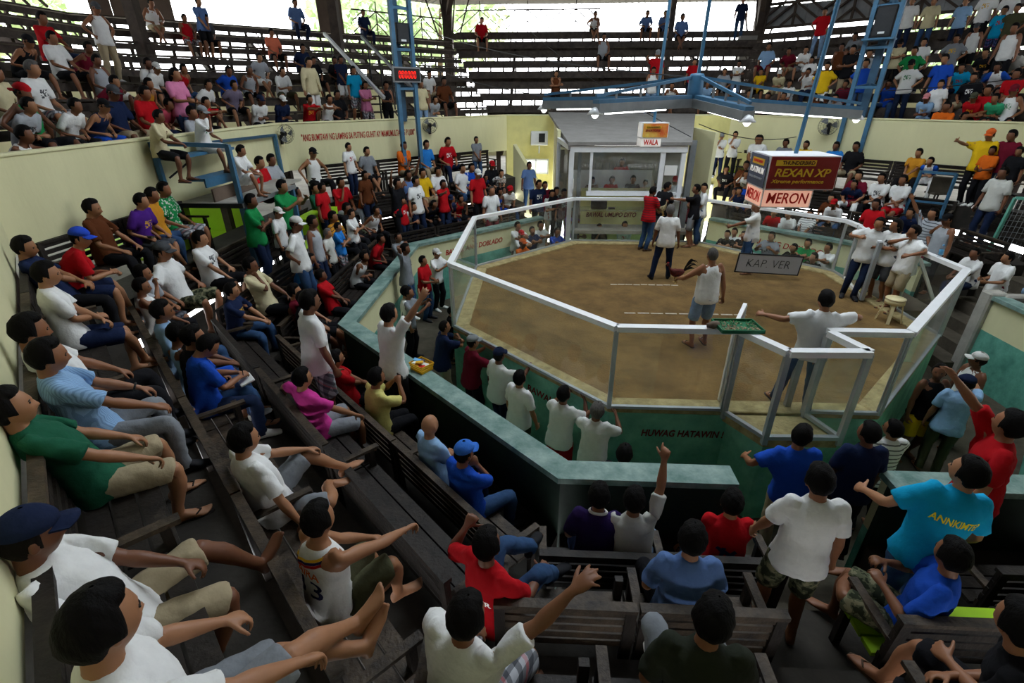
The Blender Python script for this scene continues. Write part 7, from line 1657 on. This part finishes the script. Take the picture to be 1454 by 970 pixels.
(4.315,5.315,-0.450,2.408,0.999,'sit','k',30,0.42,'r','k','h',2,'person in red tee hands on knees, front row of lower right rear benches','spectators on the lower benches',{},259),
(3.839,0.156,0.000,2.758,1.000,'stand','G',0,0.00,'w','dj','h',2,'person in white polo and dark jeans leaning on the open right gate','men inside the pit',{'look': (-1, -5, 0.8)},260),
(4.155,-0.058,0.000,1.955,1.000,'stand','X',0,0.00,'w/pd','Sdg','l',2,'long haired person in white printed tee, arms crossed at right gate','men inside the pit',{'look': (-3, 0, 0.8)},261),
(4.171,-0.579,0.000,1.676,1.000,'stand','n2',0,0.00,'w','Skh','h',2,'person in white tee and khaki shorts resting chin on hand at right gate','men inside the pit',{'look': (-4, 0, 0.8)},262),
(6.550,2.312,-0.450,1.910,1.115,'stand','U',0,0.00,'lg/st','k','l',2,'person in striped light grey tee standing arm raised, front row of lower right benches','spectators on the lower benches',{},263),
(6.550,1.849,-0.450,1.846,1.091,'stand','H2',0,0.00,'lg/t','k','ck',2,'person in light grey tank top standing hand on hip, front row of lower right benches','spectators on the lower benches',{},264),
(6.810,1.002,-0.450,1.644,0.996,'sit','c',18,0.42,'w','dj','h',2,'person in white tee hands clasped, front row of lower right benches','spectators on the lower benches',{},265),
(6.300,-0.243,-0.450,1.532,0.925,'stand','N',0,0.00,'w','Sdr','h',2,'person in white tee standing hands before chest, front row of lower right benches','spectators on the lower benches',{},266),
(6.810,-0.722,-0.450,1.518,0.985,'sit','k',44,0.42,'lb','k','h',2,'person in light blue tee hands on knees, front row of lower right benches','spectators on the lower benches',{},267),
(3.812,4.136,-1.350,2.397,1.017,'stand','R',0,0.00,'g','k','h',2,"person in grey tee standing hands on rail, in the walkway, pit's right rear side",'onlookers in the walkway',{},268),
(4.007,3.164,-1.350,2.239,1.000,'stand','f',0,0.00,'k','k','h',2,"person in black tee, in the walkway, pit's right rear side, third from left",'onlookers in the walkway',{},269),
(4.490,3.458,-1.350,2.227,1.033,'stand','f',0,0.00,'gr','k','h',2,"person in green tee standing behind the kerb, in the walkway, pit's right rear side",'onlookers in the walkway',{},270),
(4.144,2.361,-1.350,2.089,0.995,'stand','f',0,0.00,'k','k','h',2,"person in black tee, in the walkway, pit's right rear side, fourth from left",'onlookers in the walkway',{},271),
(4.851,3.097,-1.350,2.139,1.022,'stand','f',0,0.00,'w','k','h',2,"person in white tee, in the walkway, pit's right rear side, second from left",'onlookers in the walkway',{},272),
(8.620,3.939,1.150,1.999,0.894,'stand','N',0,0.00,'o','k','h',2,'person in orange tee standing hands before chest, wall row of lower right rear benches','spectators on the lower benches',{},273),
(8.200,2.850,0.400,1.905,1.120,'stand','A',0,0.00,'wg','dj','h',2,'person in off-white tee standing, third row of lower right benches','spectators on the lower benches',{},274),
(8.880,3.473,1.150,1.944,0.910,'stand','A',0,0.00,'k','k','h',2,'person in black tee standing, wall row of lower right benches','spectators on the lower benches',{},275),
(7.064,3.627,-0.050,2.201,1.004,'sit','k',40,0.42,'nb','k','h',2,'person in navy tee hands on knees, second row of lower right rear benches','spectators on the lower benches',{},276),
(9.100,6.167,1.712,-2.171,1.000,'stand','C',20,0.00,'lb/t','dj','h',2,'person in light blue tank top climbing the wall bench, beside the orange capped man',None,{},277),
(-9.370,-1.086,2.470,-1.455,0.850,'sit','c',16,0.41,'cr','Sk','h',2,'person in cream tee hands clasped, on the blue platform','men on the platform',{},278),
(-9.370,0.171,2.470,-1.589,0.885,'sit','n',16,0.41,'w/pgr','Sw','cg',2,'person in green printed white tee chin in hand, on the blue platform','men on the platform',{},279),
(-8.720,0.050,2.030,-1.577,0.850,'sit','c',16,0.20,'w/tk','Sw','h',2,'person in white tee hands clasped, on the blue platform','men on the platform',{},280),
(-5.965,-7.188,1.150,-0.739,0.974,'sit','k',-12,0.42,'lb/ps','g','h',0,'person in light blue striped shirt and grey trousers, wall bench row','spectators on the lower benches',{'handR': (0.26, 0.42, 0.66), 'handL': (-0.12, 0.4, 0.66)},281),
(-5.584,-7.679,1.150,-0.707,0.967,'sit','k',-24,0.42,'dgr','Skh','h',0,'person in dark green polo and khaki shorts leaning back on the wall bench','spectators on the lower benches',{'hp': 0.25, 'fat': 0.9, 'handR': (0.3, 0.34, 0.66), 'epoleR': (1, -0.5, -0.2), 'handL': (-0.12, 0.3, 0.64), 'footR': (0.14, 0.34, 0.075), 'footL': (-0.16, 0.4, 0.075)},282),
(-4.772,-8.520,1.030,-0.653,0.998,'sit','k',-20,0.42,'w','Skh','cnb',0,'person in white tee and navy cap leaning back, bare foot propped on next bench','spectators on the lower benches',{'twist': -0.25, 'footL': (-0.1, 0.66, 0.24), 'fpitchL': 0.9, 'kpoleL': (-0.2, 0.5, 1), 'footR': (0.16, 0.26, 0.08), 'kpoleR': (0.25, 1, 1), 'handR': (0.44, -0.1, 0.28), 'epoleR': (1, -0.4, 0.2), 'handL': (0.16, 0.46, 0.6), 'epoleL': (-0.6, -0.2, -1), 'curlR': 0.5, 'curlL': 0.5, 'fat': 1.2, 'shoe': 'bare'},283),
(-4.126,-9.027,1.150,-0.607,1.032,'sit','k',-4,0.42,'w','Sg','h',0,'person with bare feet crossed on the next bench, nearest the lower left corner','spectators on the lower benches',{'footR': (0.02, 0.74, 0.3), 'footL': (0.1, 0.72, 0.22), 'kpoleR': (0.2, 0.4, 1), 'kpoleL': (-0.2, 0.4, 1), 'fpitchR': 0.9, 'fpitchL': 0.9, 'handR': (0.24, 0.4, 0.68), 'epoleR': (1, -0.2, -0.2), 'handL': (-0.2, 0.3, 0.64), 'shoe': 'bare'},284),
(-6.353,-6.799,1.150,-0.768,1.015,'sit','k',-22,0.42,'w','k','h',0,'person in white tee and black trousers, wall row of lower left front benches','spectators on the lower benches',{},285),
(-6.261,-5.703,0.400,-0.809,0.988,'sit','c',10,0.42,'b','dj','h',1,'person in blue tee writing on a white notepad','spectators on the lower benches',{'handR': (0.06, 0.36, 0.74), 'handL': (-0.12, 0.38, 0.7), 'hpitch': -0.75, 'hyaw': 0},286),
(-4.869,-7.096,0.400,-0.693,0.994,'sit','k',-10,0.42,'w','Sg','h',0,'person in white tee and grey shorts, one bare foot on the bench ahead','spectators on the lower benches',{'footL': (-0.06, 0.66, 0.44), 'kpoleL': (-0.2, 0.2, 1), 'footR': (0.02, 0.46, 0.44), 'kpoleR': (1, 0.4, 0.25), 'handR': (0.4, 0.06, 0.5), 'epoleR': (1, -0.6, 0), 'handL': (-0.1, 0.4, 0.78), 'shoe': 'bare', 'fat': 1.0},287),
(-4.077,-7.887,0.400,-0.631,0.967,'sit','k',4,0.42,'w/t/j13','Sol','h',0,'person in white basketball jersey numbered 13 with striped sash band','spectators on the lower benches',{'footR': (0.16, 0.4, 0.32), 'kpoleR': (0.4, 0.7, 1), 'footL': (-0.14, 0.42, 0.075), 'handR': (0.16, 0.56, 0.82), 'epoleR': (1, 0.1, -0.1), 'curlR': 0.7, 'handL': (-0.08, 0.44, 0.66), 'shoe': 'bare'},288),
(-5.238,-5.454,-0.050,-0.775,0.972,'sit','b',-10,0.42,'hp','Sg','h',1,'person in bright pink tee, arm stretched along the bench back','spectators on the lower benches',{'handL': (-0.55, -0.16, 0.74), 'epoleL': (-1, -0.3, 0.2), 'handR': (0.3, 0.34, 0.68), 'epoleR': (1, -0.4, 0)},289),
(-4.758,-4.873,-0.450,-0.779,1.016,'sit','c',6,0.42,'y2','k','h',1,'person in pale yellow tee holding up a phone behind the barrier','spectators on the lower benches',{'handR': (0.07, 0.3, 1.04), 'handL': (-0.07, 0.32, 1.02), 'epoleR': (0.8, 0.1, -1), 'epoleL': (-0.8, 0.1, -1)},290),
(-5.357,-4.274,-0.450,-0.841,0.977,'sit','f',-12,0.42,'r','k','h',1,'person in red tee forearms in lap, front row of lower left front benches','spectators on the lower benches',{},291),
(-5.452,-4.772,-0.050,-0.852,1.120,'stand','A',0,0.00,'w','Sp','h',1,'person in white tee standing, second row of lower left front benches','spectators on the lower benches',{},292),
(-4.710,-4.199,-0.450,-0.843,1.120,'stand','U',0,0.00,'w','k','h',1,'person in white tee standing arm raised, front row of lower left front benches','spectators on the lower benches',{},293),
(-3.849,-5.782,-0.450,-0.686,1.006,'sit','f',-2,0.42,'lb','k','q',1,'person in light blue tee forearms in lap, front row of lower left front benches','spectators on the lower benches',{},294),
(-3.440,-6.191,-0.450,-0.646,1.011,'sit','n',-4,0.42,'b','j','cbb',1,'person in blue tee chin in hand, front row of lower left front benches','spectators on the lower benches',{},295),
(-3.083,-7.609,-0.050,-0.585,1.004,'sit','U2',-2,0.42,'r/pA','j','h',0,'person in red tee lettered on the back, fist raised, knees up','spectators on the lower benches',{'handL': (-0.3, 0.12, 1.06), 'epoleL': (-1, 0.4, -0.4), 'curlL': 1.2, 'footL': (-0.08, 0.64, 0.52), 'kpoleL': (-0.3, 0.3, 1), 'footR': (0.18, 0.56, 0.46), 'kpoleR': (0.4, 0.4, 1), 'handR': (0.22, 0.34, 0.74)},296),
(-2.232,-6.810,-0.450,-0.158,1.005,'sit','k',14,0.42,'dp/cw','dj','h',0,'person in dark purple polo with white collar, front near bench','spectators on the lower benches',{},297),
(-1.906,-6.810,-0.450,-0.136,1.004,'sit','U',8,0.42,'wg/pd','lj','h',0,'person in off-white printed tee pointing upward beside the person in purple','spectators on the lower benches',{'handR': (0.2, 0.24, 1.6), 'epoleR': (1, 0.3, -0.3), 'curlR': (0.05, 1.2, 1.3, 1.3, 0.3), 'handL': (-0.18, 0.3, 0.68)},298),
(-1.102,-6.810,-0.450,-0.080,0.992,'sit','f',12,0.42,'r/pn','lj','h',0,'person in red tee with blue motif on its back, front near bench','spectators on the lower benches',{},299),
(-1.713,-7.560,-0.050,-0.111,1.009,'sit','k',6,0.42,'sb','k','h',0,'person in slate blue tee seen from behind, second near bench','spectators on the lower benches',{},300),
(-1.928,-8.460,0.400,-0.112,1.006,'sit','k',8,0.42,'gk2','g','h',0,'person in dark olive tee seen from behind, nearest the camera','spectators on the lower benches',{'handR': (0.18, 0.3, 0.66), 'footL': (-0.1, 0.34, 0.3), 'kpoleL': (-0.3, 0.6, 1)},301),
(-3.135,-8.460,0.400,-0.419,1.002,'sit','U',4,0.42,'w','Sp','h',0,'person in white tee with open hand raised high, nearest the bottom edge','spectators on the lower benches',{'handR': (0.6, 0.4, 1.5), 'epoleR': (1, 0.1, -0.6), 'curlR': 0.06, 'spreadR': 0.7, 'wristR': -0.2, 'handL': (-0.14, 0.3, 0.66)},302),
(-0.074,-7.560,-0.050,0.903,0.988,'sit','f',-2,0.42,'b','Sc','h',0,'person in blue tee and camouflage shorts, ankle crossed over knee','spectators on the lower benches',{'handR': (0.1, 0.26, 0.86), 'handL': (-0.12, 0.24, 0.84), 'epoleR': (0.8, -0.1, -1), 'epoleL': (-0.8, -0.1, -1), 'footR': (0.16, 0.42, 0.1), 'footL': (0.26, 0.4, 0.48), 'kpoleL': (-1, 0.5, 0.3), 'shoe': 'bare'},303),
(-0.818,-7.300,-0.050,-0.181,0.979,'stand','A',0,0.00,'w','Sc','h',0,'person in white tee and camouflage shorts standing in the near aisle','spectators on the lower benches',{'handL': (-0.28, 0.2, 0.86), 'handR': (0.26, 0.04, 0.82), 'shoe': 'bare'},304),
(-0.104,-5.895,-0.750,-0.263,1.000,'stand','A',0,0.00,'b','kh','h',1,'person in blue tee leaning a hand on the near barrier end',None,{'side': -0.16, 'handL': (-0.46, 0.16, 1.1), 'epoleL': (-1, -0.3, -0.6), 'hyaw': -0.5, 'handR': (0.24, 0.2, 0.74)},305),
(0.549,-5.818,-0.750,-0.046,1.000,'stand','A',0,0.00,'nb','k','h',1,'person in navy tee standing in the gap of the near barrier',None,{},306),
(1.555,-4.880,-1.350,-0.006,1.000,'stand','P',0,0.00,'w/st2','k','h',1,'person in white striped polo reaching an arm to the right','onlookers in the walkway',{'handR': (0.52, 0.44, 1.06), 'curlR': 0.3, 'epoleR': (1, -0.4, -0.5)},307),
(3.096,-3.411,-1.350,3.181,1.000,'stand','A',0,0.00,'k/t','Sy','h',1,'person in black tank top and yellow shorts facing back','onlookers in the walkway',{'look': (-1, -8, 1.2)},308),
(3.226,-3.755,-1.350,-0.512,1.000,'stand','P',0,0.00,'lb/rdb','ol','cnb',1,'person in light blue tee and navy cap pointing off to the right','onlookers in the walkway',{'handR': (0.2, 0.55, 1.42), 'epoleR': (1, -0.2, -0.6)},309),
(3.944,-3.032,-1.350,1.613,1.000,'stand','A',0,0.00,'w/t','k','cw',2,'person in white tee and white cap by the teal wall','onlookers in the walkway',{},310),
(1.280,-6.300,-0.450,0.968,1.120,'stand','U',0,0.00,'r','lj','h',1,'person in red polo and pale jeans raising an open hand','spectators on the lower benches',{'handR': (0.16, 0.42, 1.8), 'epoleR': (1, 0.3, -0.2), 'curlR': 0.05, 'spreadR': 0.6, 'hp': 0.2, 'fat': 1.0},311),
(0.102,-7.230,-0.050,-0.117,1.010,'stand','N',6,0.00,'tq/pA2','j','h',1,'person in turquoise tee with yellow name on its back','spectators on the lower benches',{'side': 0.2, 'pside': 0.1, 'look': (-3, 2, 1.0), 'hp': 0.15, 'handL': (-0.34, 0.3, 1.12), 'handR': (0.26, 0.16, 0.86)},312),
(0.768,-4.114,0.000,-0.165,1.000,'stand','L',0,0.00,'w/pgr','j','h',1,'person in white tee leaning back on the near gate rails','men inside the pit',{'handR': (0.46, 0.26, 1.24), 'handL': (-0.62, 0.12, 1.28), 'epoleR': (1, -0.6, 0.5)},313),
(-4.458,-2.234,-1.350,-1.106,1.000,'stand','f',0,0.00,'nb','kh','z',1,"person in navy tee standing behind the kerb, in the walkway, pit's left front side",'onlookers in the walkway',{},314),
(-3.858,-2.799,-1.350,-0.943,1.000,'stand','R',0,0.00,'dr','k','cg',1,"person in maroon tee standing hands on rail, in the walkway, pit's left front side",'onlookers in the walkway',{},315),
(-3.365,-3.212,-1.350,-0.809,1.000,'stand','B2',0,0.00,'w/pgr','dj','cnb',1,"person in green printed white tee in navy cap, in the walkway, pit's left front side",'onlookers in the walkway',{},316),
(-3.011,-3.893,-1.350,-0.658,1.000,'stand','A',0,0.00,'w','ol','h',1,"person in white tee standing, in the walkway, pit's left front side",'onlookers in the walkway',{},317),
(-2.425,-4.324,-1.350,-0.511,1.000,'stand','R',0,0.00,'w/pb','Sr','h',1,"person in blue printed white tee, in the walkway, pit's left front side",'onlookers in the walkway',{},318),
(-2.001,-4.696,-1.350,-0.403,1.000,'stand','R',0,0.00,'w','ol','gh',1,"person in white tee standing hands on rail, in the walkway, pit's left front side",'onlookers in the walkway',{},319),
(-5.463,-0.578,-1.350,-1.465,1.000,'stand','R',0,0.00,'g','k','h',2,"person in grey tee standing hands on rail, in the walkway, pit's left side",'onlookers in the walkway',{},320),
(-4.600,-0.604,-1.350,-1.440,0.757,'stand','f',0,0.00,'k','k','h',2,"person in black tee standing behind the kerb, in the walkway, pit's left side",'onlookers in the walkway',{},321),
(-1.775,-5.506,-1.350,-0.312,1.000,'stand','A',0,0.00,'k','k','h',1,"person in black tee standing, in the walkway, pit's near side",'onlookers in the walkway',{},322),
(-0.363,-8.460,0.400,0.677,1.011,'sit','f',20,0.42,'k','Sk','h',0,'person at the right edge with forearms crossed on the near bench','spectators on the lower benches',{},323),
]
PEOPLE = {}
for q in CROWD:
    x, y, z, yw, s_, kd, po, ln, st_, tp_, bt2, hd_, ld, lb, gp, ov, sd = q
    PEOPLE[sd] = person((x, y, z), yw, s_, kd, po, ln, st_, tp_, bt2, hd_, ld, lb, gp, ov, sd)
# ------------------------------------------------------------------ birds, prints and small things that go with single people
def rooster(p, rz, m, label, s=1.0, pitch=0.0):
    t = thing('rooster', p, label, 'rooster', None)
    M_ = Matrix.Translation(p) @ Matrix.Rotation(rz, 4, 'Z') @ Matrix.Rotation(pitch, 4, 'X') @ Matrix.Scale(s, 4)
    def put(mb, name, mm, parent, smooth=True):
        mb.v = [tuple(M_ @ Vector(v)) for v in mb.v]; return mb.build(name, mm, parent, smooth)
    R_ = [(-.17, .02, .02, .025), (-.13, .015, .055, .06), (-.06, 0, .078, .085), (.03, .005, .080, .088), (.10, .03, .062, .075), (.14, .075, .042, .052), (.165, .13, .030, .034), (.18, .18, .024, .026), (.195, .21, .027, .026), (.215, .222, .020, .020), (.228, .222, .010, .010)]
    mb = MB(); V = []; n = 14
    for y, z, rx, rz_ in R_:
        for k in range(n): a = 2*math.pi*k/n; V.append((rx*math.cos(a), y, z+rz_*math.sin(a)))
    F = [(i*n+k, i*n+(k+1) % n, (i+1)*n+(k+1) % n, (i+1)*n+k) for i in range(len(R_)-1) for k in range(n)]+[tuple(reversed(range(n))), tuple(range((len(R_)-1)*n, len(R_)*n))]
    put(mb.add(V, F), 'body', m, t)
    put(MB().tube([(0, .222, .222), (0, .245, .216), (0, .258, .205)], [.009, .007, .002], 8), 'beak', 'horn', t)
    for k in range(4): pass
    mb = MB()
    for y, h in ((.185, .022), (.198, .032), (.211, .034), (.223, .024)): mb.add([(-.004, y-.008, .235), (.004, y-.008, .235), (.004, y+.008, .235), (-.004, y+.008, .235), (0, y, .235+h)], [(0, 1, 2, 3), (0, 4, 1), (1, 4, 2), (2, 4, 3), (3, 4, 0)])
    put(mb, 'comb', 'comb_red', t, False); put(MB().tube([(0, .215, .200), (0, .218, .182), (0, .214, .168)], [.006, .010, .004], 8), 'wattle', 'comb_red', t)
    for sx in (-1, 1):
        V = []; 
        for i in range(7):
            u = i/6; w = .055*math.sin(math.pi*min(1, u*1.05+.12))**.7+.004
            for a, o in ((1, .0), (0, .012), (-1, 0)): V.append((sx*(.072+o-.02*u*u), .09-.24*u, .025-.02*u+w*a))
        put(MB().add(V, [f for i in range(6) for f in ((3*i, 3*i+1, 3*i+4, 3*i+3), (3*i+1, 3*i+2, 3*i+5, 3*i+4))]), 'wing', m, t)
        put(MB().tube([(sx*.035, 0, -.06), (sx*.04, .02, -.13), (sx*.04, .0, -.20)], [.024, .012, .007], 8), 'leg', 'horn', t)
        mb = MB()
        for a in (-.5, 0, .5, 3.1): mb.tube([(sx*.04, 0, -.20), (sx*.04+.045*math.sin(a), .045*math.cos(a), -.215)], [.006, .003], 6)
        put(mb, 'foot', 'horn', t)
    for i, (lf_, up, dx) in enumerate(((.30, .20, .0), (.28, .13, .02), (.27, .13, -.02), (.22, .05, .015), (.22, .05, -.015), (.24, .22, .01), (.24, .22, -.01))):
        V = []
        for j in range(8):
            u = j/7; w = .018*(1-u**3)+.002; y = -.15-lf_*u; z = .04+up*math.sin(u*2.4)
            V += [(dx*(1+2*u)-w*.3, y, z+w), (dx*(1+2*u)+.004, y, z), (dx*(1+2*u)-w*.3, y, z-w)]
        put(MB().add(V, [f for j in range(7) for f in ((3*j, 3*j+1, 3*j+4, 3*j+3), (3*j+1, 3*j+2, 3*j+5, 3*j+4))]), 'tail_feather', 'rooster_black' if m == 'rooster_red' else m, t)
    return t
def find(lbl):
    for k, v in PEOPLE.items():
        if v[0]['label'] == lbl: return v
def wpos(pp, q):   # body frame point -> world
    o = pp[0]; return np.array(Matrix.Translation(o.location) @ Matrix.Rotation(o.rotation_euler[2], 4, 'Z') @ Matrix.Scale(o.scale[0], 4) @ Vector(q))
q = find('person in white tank top holding a dark rooster in the pit'); c = wpos(q, q[3]['handL']); rooster((c[0]-.02, c[1]+.06, c[2]+.07), 1.75, 'rooster_red', 'dark red fighting rooster held by the person in white tank top', .80, -.05)
q = find('person in red striped shirt and jeans handling a pale rooster'); c = wpos(q, q[3]['handR']); rooster((c[0], c[1], c[2]+.06), -2.2, 'rooster_pale', 'pale fighting rooster held among the far pit group', .85, .3)
# lettering on backs
def back_print(lbl, txt, zoff, size, m, width, xoff=0, shear=0):
    q = find(lbl); b, sh, M, X, R, p = q; ch = R['chest']; c = X['chest']+ch@(np.array([xoff, -.16, zoff])); return on_cloth(sh, b, 'shirt_print', txt, size, c, ch@np.array([1., 0, 0]), ch@np.array([0, 0, 1.]), m, width, shear, .0015)
back_print('person in turquoise tee with yellow name on its back', 'ANNKIMTED', .05, .075, 'print_yellow', .34, .02)
back_print('person in red tee lettered on the back, fist raised, knees up', 'AKER', .0, .075, 'sign_white', .19, .03)
back_print('person in white basketball jersey numbered 13 with striped sash band', 'AIRA', .075, .085, 'jersey_orange', .20)
back_print('person in white basketball jersey numbered 13 with striped sash band', '13', -.055, .20, 'jersey_navy', .19)
def cloth_strip(lbl, p0, p1, w, m, name='sash_band'):
    b, sh, M, X, R, p = find(lbl); v = np.empty(len(sh.data.vertices)*3); sh.data.vertices.foreach_get('co', v); v = v.reshape(-1, 3); t = np.empty(len(sh.data.polygons)*3, np.int32); sh.data.polygons.foreach_get('vertices', t)
    bv = BVHTree.FromPolygons(v.tolist(), t.reshape(-1, 3).tolist()); ch = R['chest']; n_ = ch@np.array([0, -1., 0]); V = []; N_ = 26
    d = nrm(np.array(p1)-np.array(p0)); s_ = np.array([-d[2], 0, d[0]])
    for i in range(N_+1):
        for k in (-1, 0, 1):
            q = np.array(p0)+(np.array(p1)-np.array(p0))*i/N_+s_*w/2*k; o = X['chest']+ch@q; h = bv.ray_cast(Vector(o+n_*.3), Vector(-n_), .6); V.append(tuple(h[0]+Vector(n_)*.006) if h[0] is not None else tuple(o))
    o = MB().add(V, [(3*i+k, 3*i+k+1, 3*i+k+4, 3*i+k+3) for i in range(N_) for k in (0, 1)]).build(name, m, None, True); o.parent = b
J = 'person in white basketball jersey numbered 13 with striped sash band'
for i, m_ in enumerate(('sign_gold', 'jersey_navy', 'comb_red')): cloth_strip(J, (-.15, 0, .125-.020*i), (.11, 0, .215-.020*i), .018, m_)
for s_, (x0, z0, x1, z1) in enumerate(((-.10, .02, .06, -.06), (-.04, .03, -.06, -.07), (.06, 0, -.04, -.09))): cloth_strip('person in red tee with blue motif on its back, front near bench', (x0, 0, z0), (x1, 0, z1), .035, 'jersey_navy', 'shirt_print')
# white collar
b, sh, M, X, R, p = find('person in dark purple polo with white collar, front near bench'); A = M[BI['chest']]
V = [A[:, :3]@np.array([.072*math.cos(2*math.pi*k/20), -.016+.068*math.sin(2*math.pi*k/20), 1.428-.012*math.sin(2*math.pi*k/20)])+A[:, 3] for k in range(21)]
o = MB().tube(V, .013, 8).build('collar', 'paper', None, True); o.parent = b
# notepad and phone
q = find('person in blue tee writing on a white notepad'); c = wpos(q, (.02, .40, .66)); nt = MB().box((0, 0, 0), (.20, .15, .02)).build('notepad', 'paper', None, bevel=.004); nt.location = tuple(c); nt.rotation_euler = (.25, 0, q[0].rotation_euler[2]); tag(nt, 'white notepad on the lap of the person in blue tee', 'notepad')
pn = MB().tube([(0, 0, 0), (.0, .02, .12)], .005, 6).build('pen', 'ink', None); c = wpos(q, (.07, .38, .72)); pn.location = tuple(c); tag(pn, 'dark pen in the hand of the person writing', 'pen')
q = find('person in pale yellow tee holding up a phone behind the barrier'); c = wpos(q, (0, .36, 1.07)); ph = MB().box((0, 0, 0), (.13, .015, .07)).build('phone', 'black_plastic', None, bevel=.004); ph.location = tuple(c); ph.rotation_euler = (0, 0, q[0].rotation_euler[2]); tag(ph, 'black phone held up by the person in pale yellow', 'phone')
# spectacles pushed up on a bald head
for L_ in ('person in light blue tee with bald head, front row of lower left front benches',):
    q = find(L_)
    if q:
        A = q[2][BI['head']]; f = lambda v: A[:, :3]@(np.array(v)+HC)+A[:, 3]; mb = MB()
        for sx in (-1, 1): mb.tube([f((sx*.03+.024*math.cos(a), .072-.01*math.sin(a), .098+.018*math.sin(a))) for a in np.linspace(0, 6.283, 13)], .003, 5, False); mb.tube([f((sx*.055, .07, .10)), f((sx*.085, .02, .06)), f((sx*.085, -.04, .03))], .003, 5)
        o = mb.build('spectacles', 'dark_metal', None); o.parent = q[0]
# wrist watch of the person in the striped shirt
q = find('person in light blue striped shirt and grey trousers, wall bench row'); A = q[2][BI['faL']]; w_ = BJ['handL']-BDIR['faL'][0]*.03; d_, h_ = BDIR['faL']; k_ = np.cross(d_, h_)
mb = MB().tube([A[:, :3]@(w_+h_*.031*math.cos(a)+k_*.027*math.sin(a))+A[:, 3] for a in np.linspace(0, 6.283, 15)], .008, 6, False); o = mb.build('wrist_watch', 'dark_metal', None); o.parent = q[0]
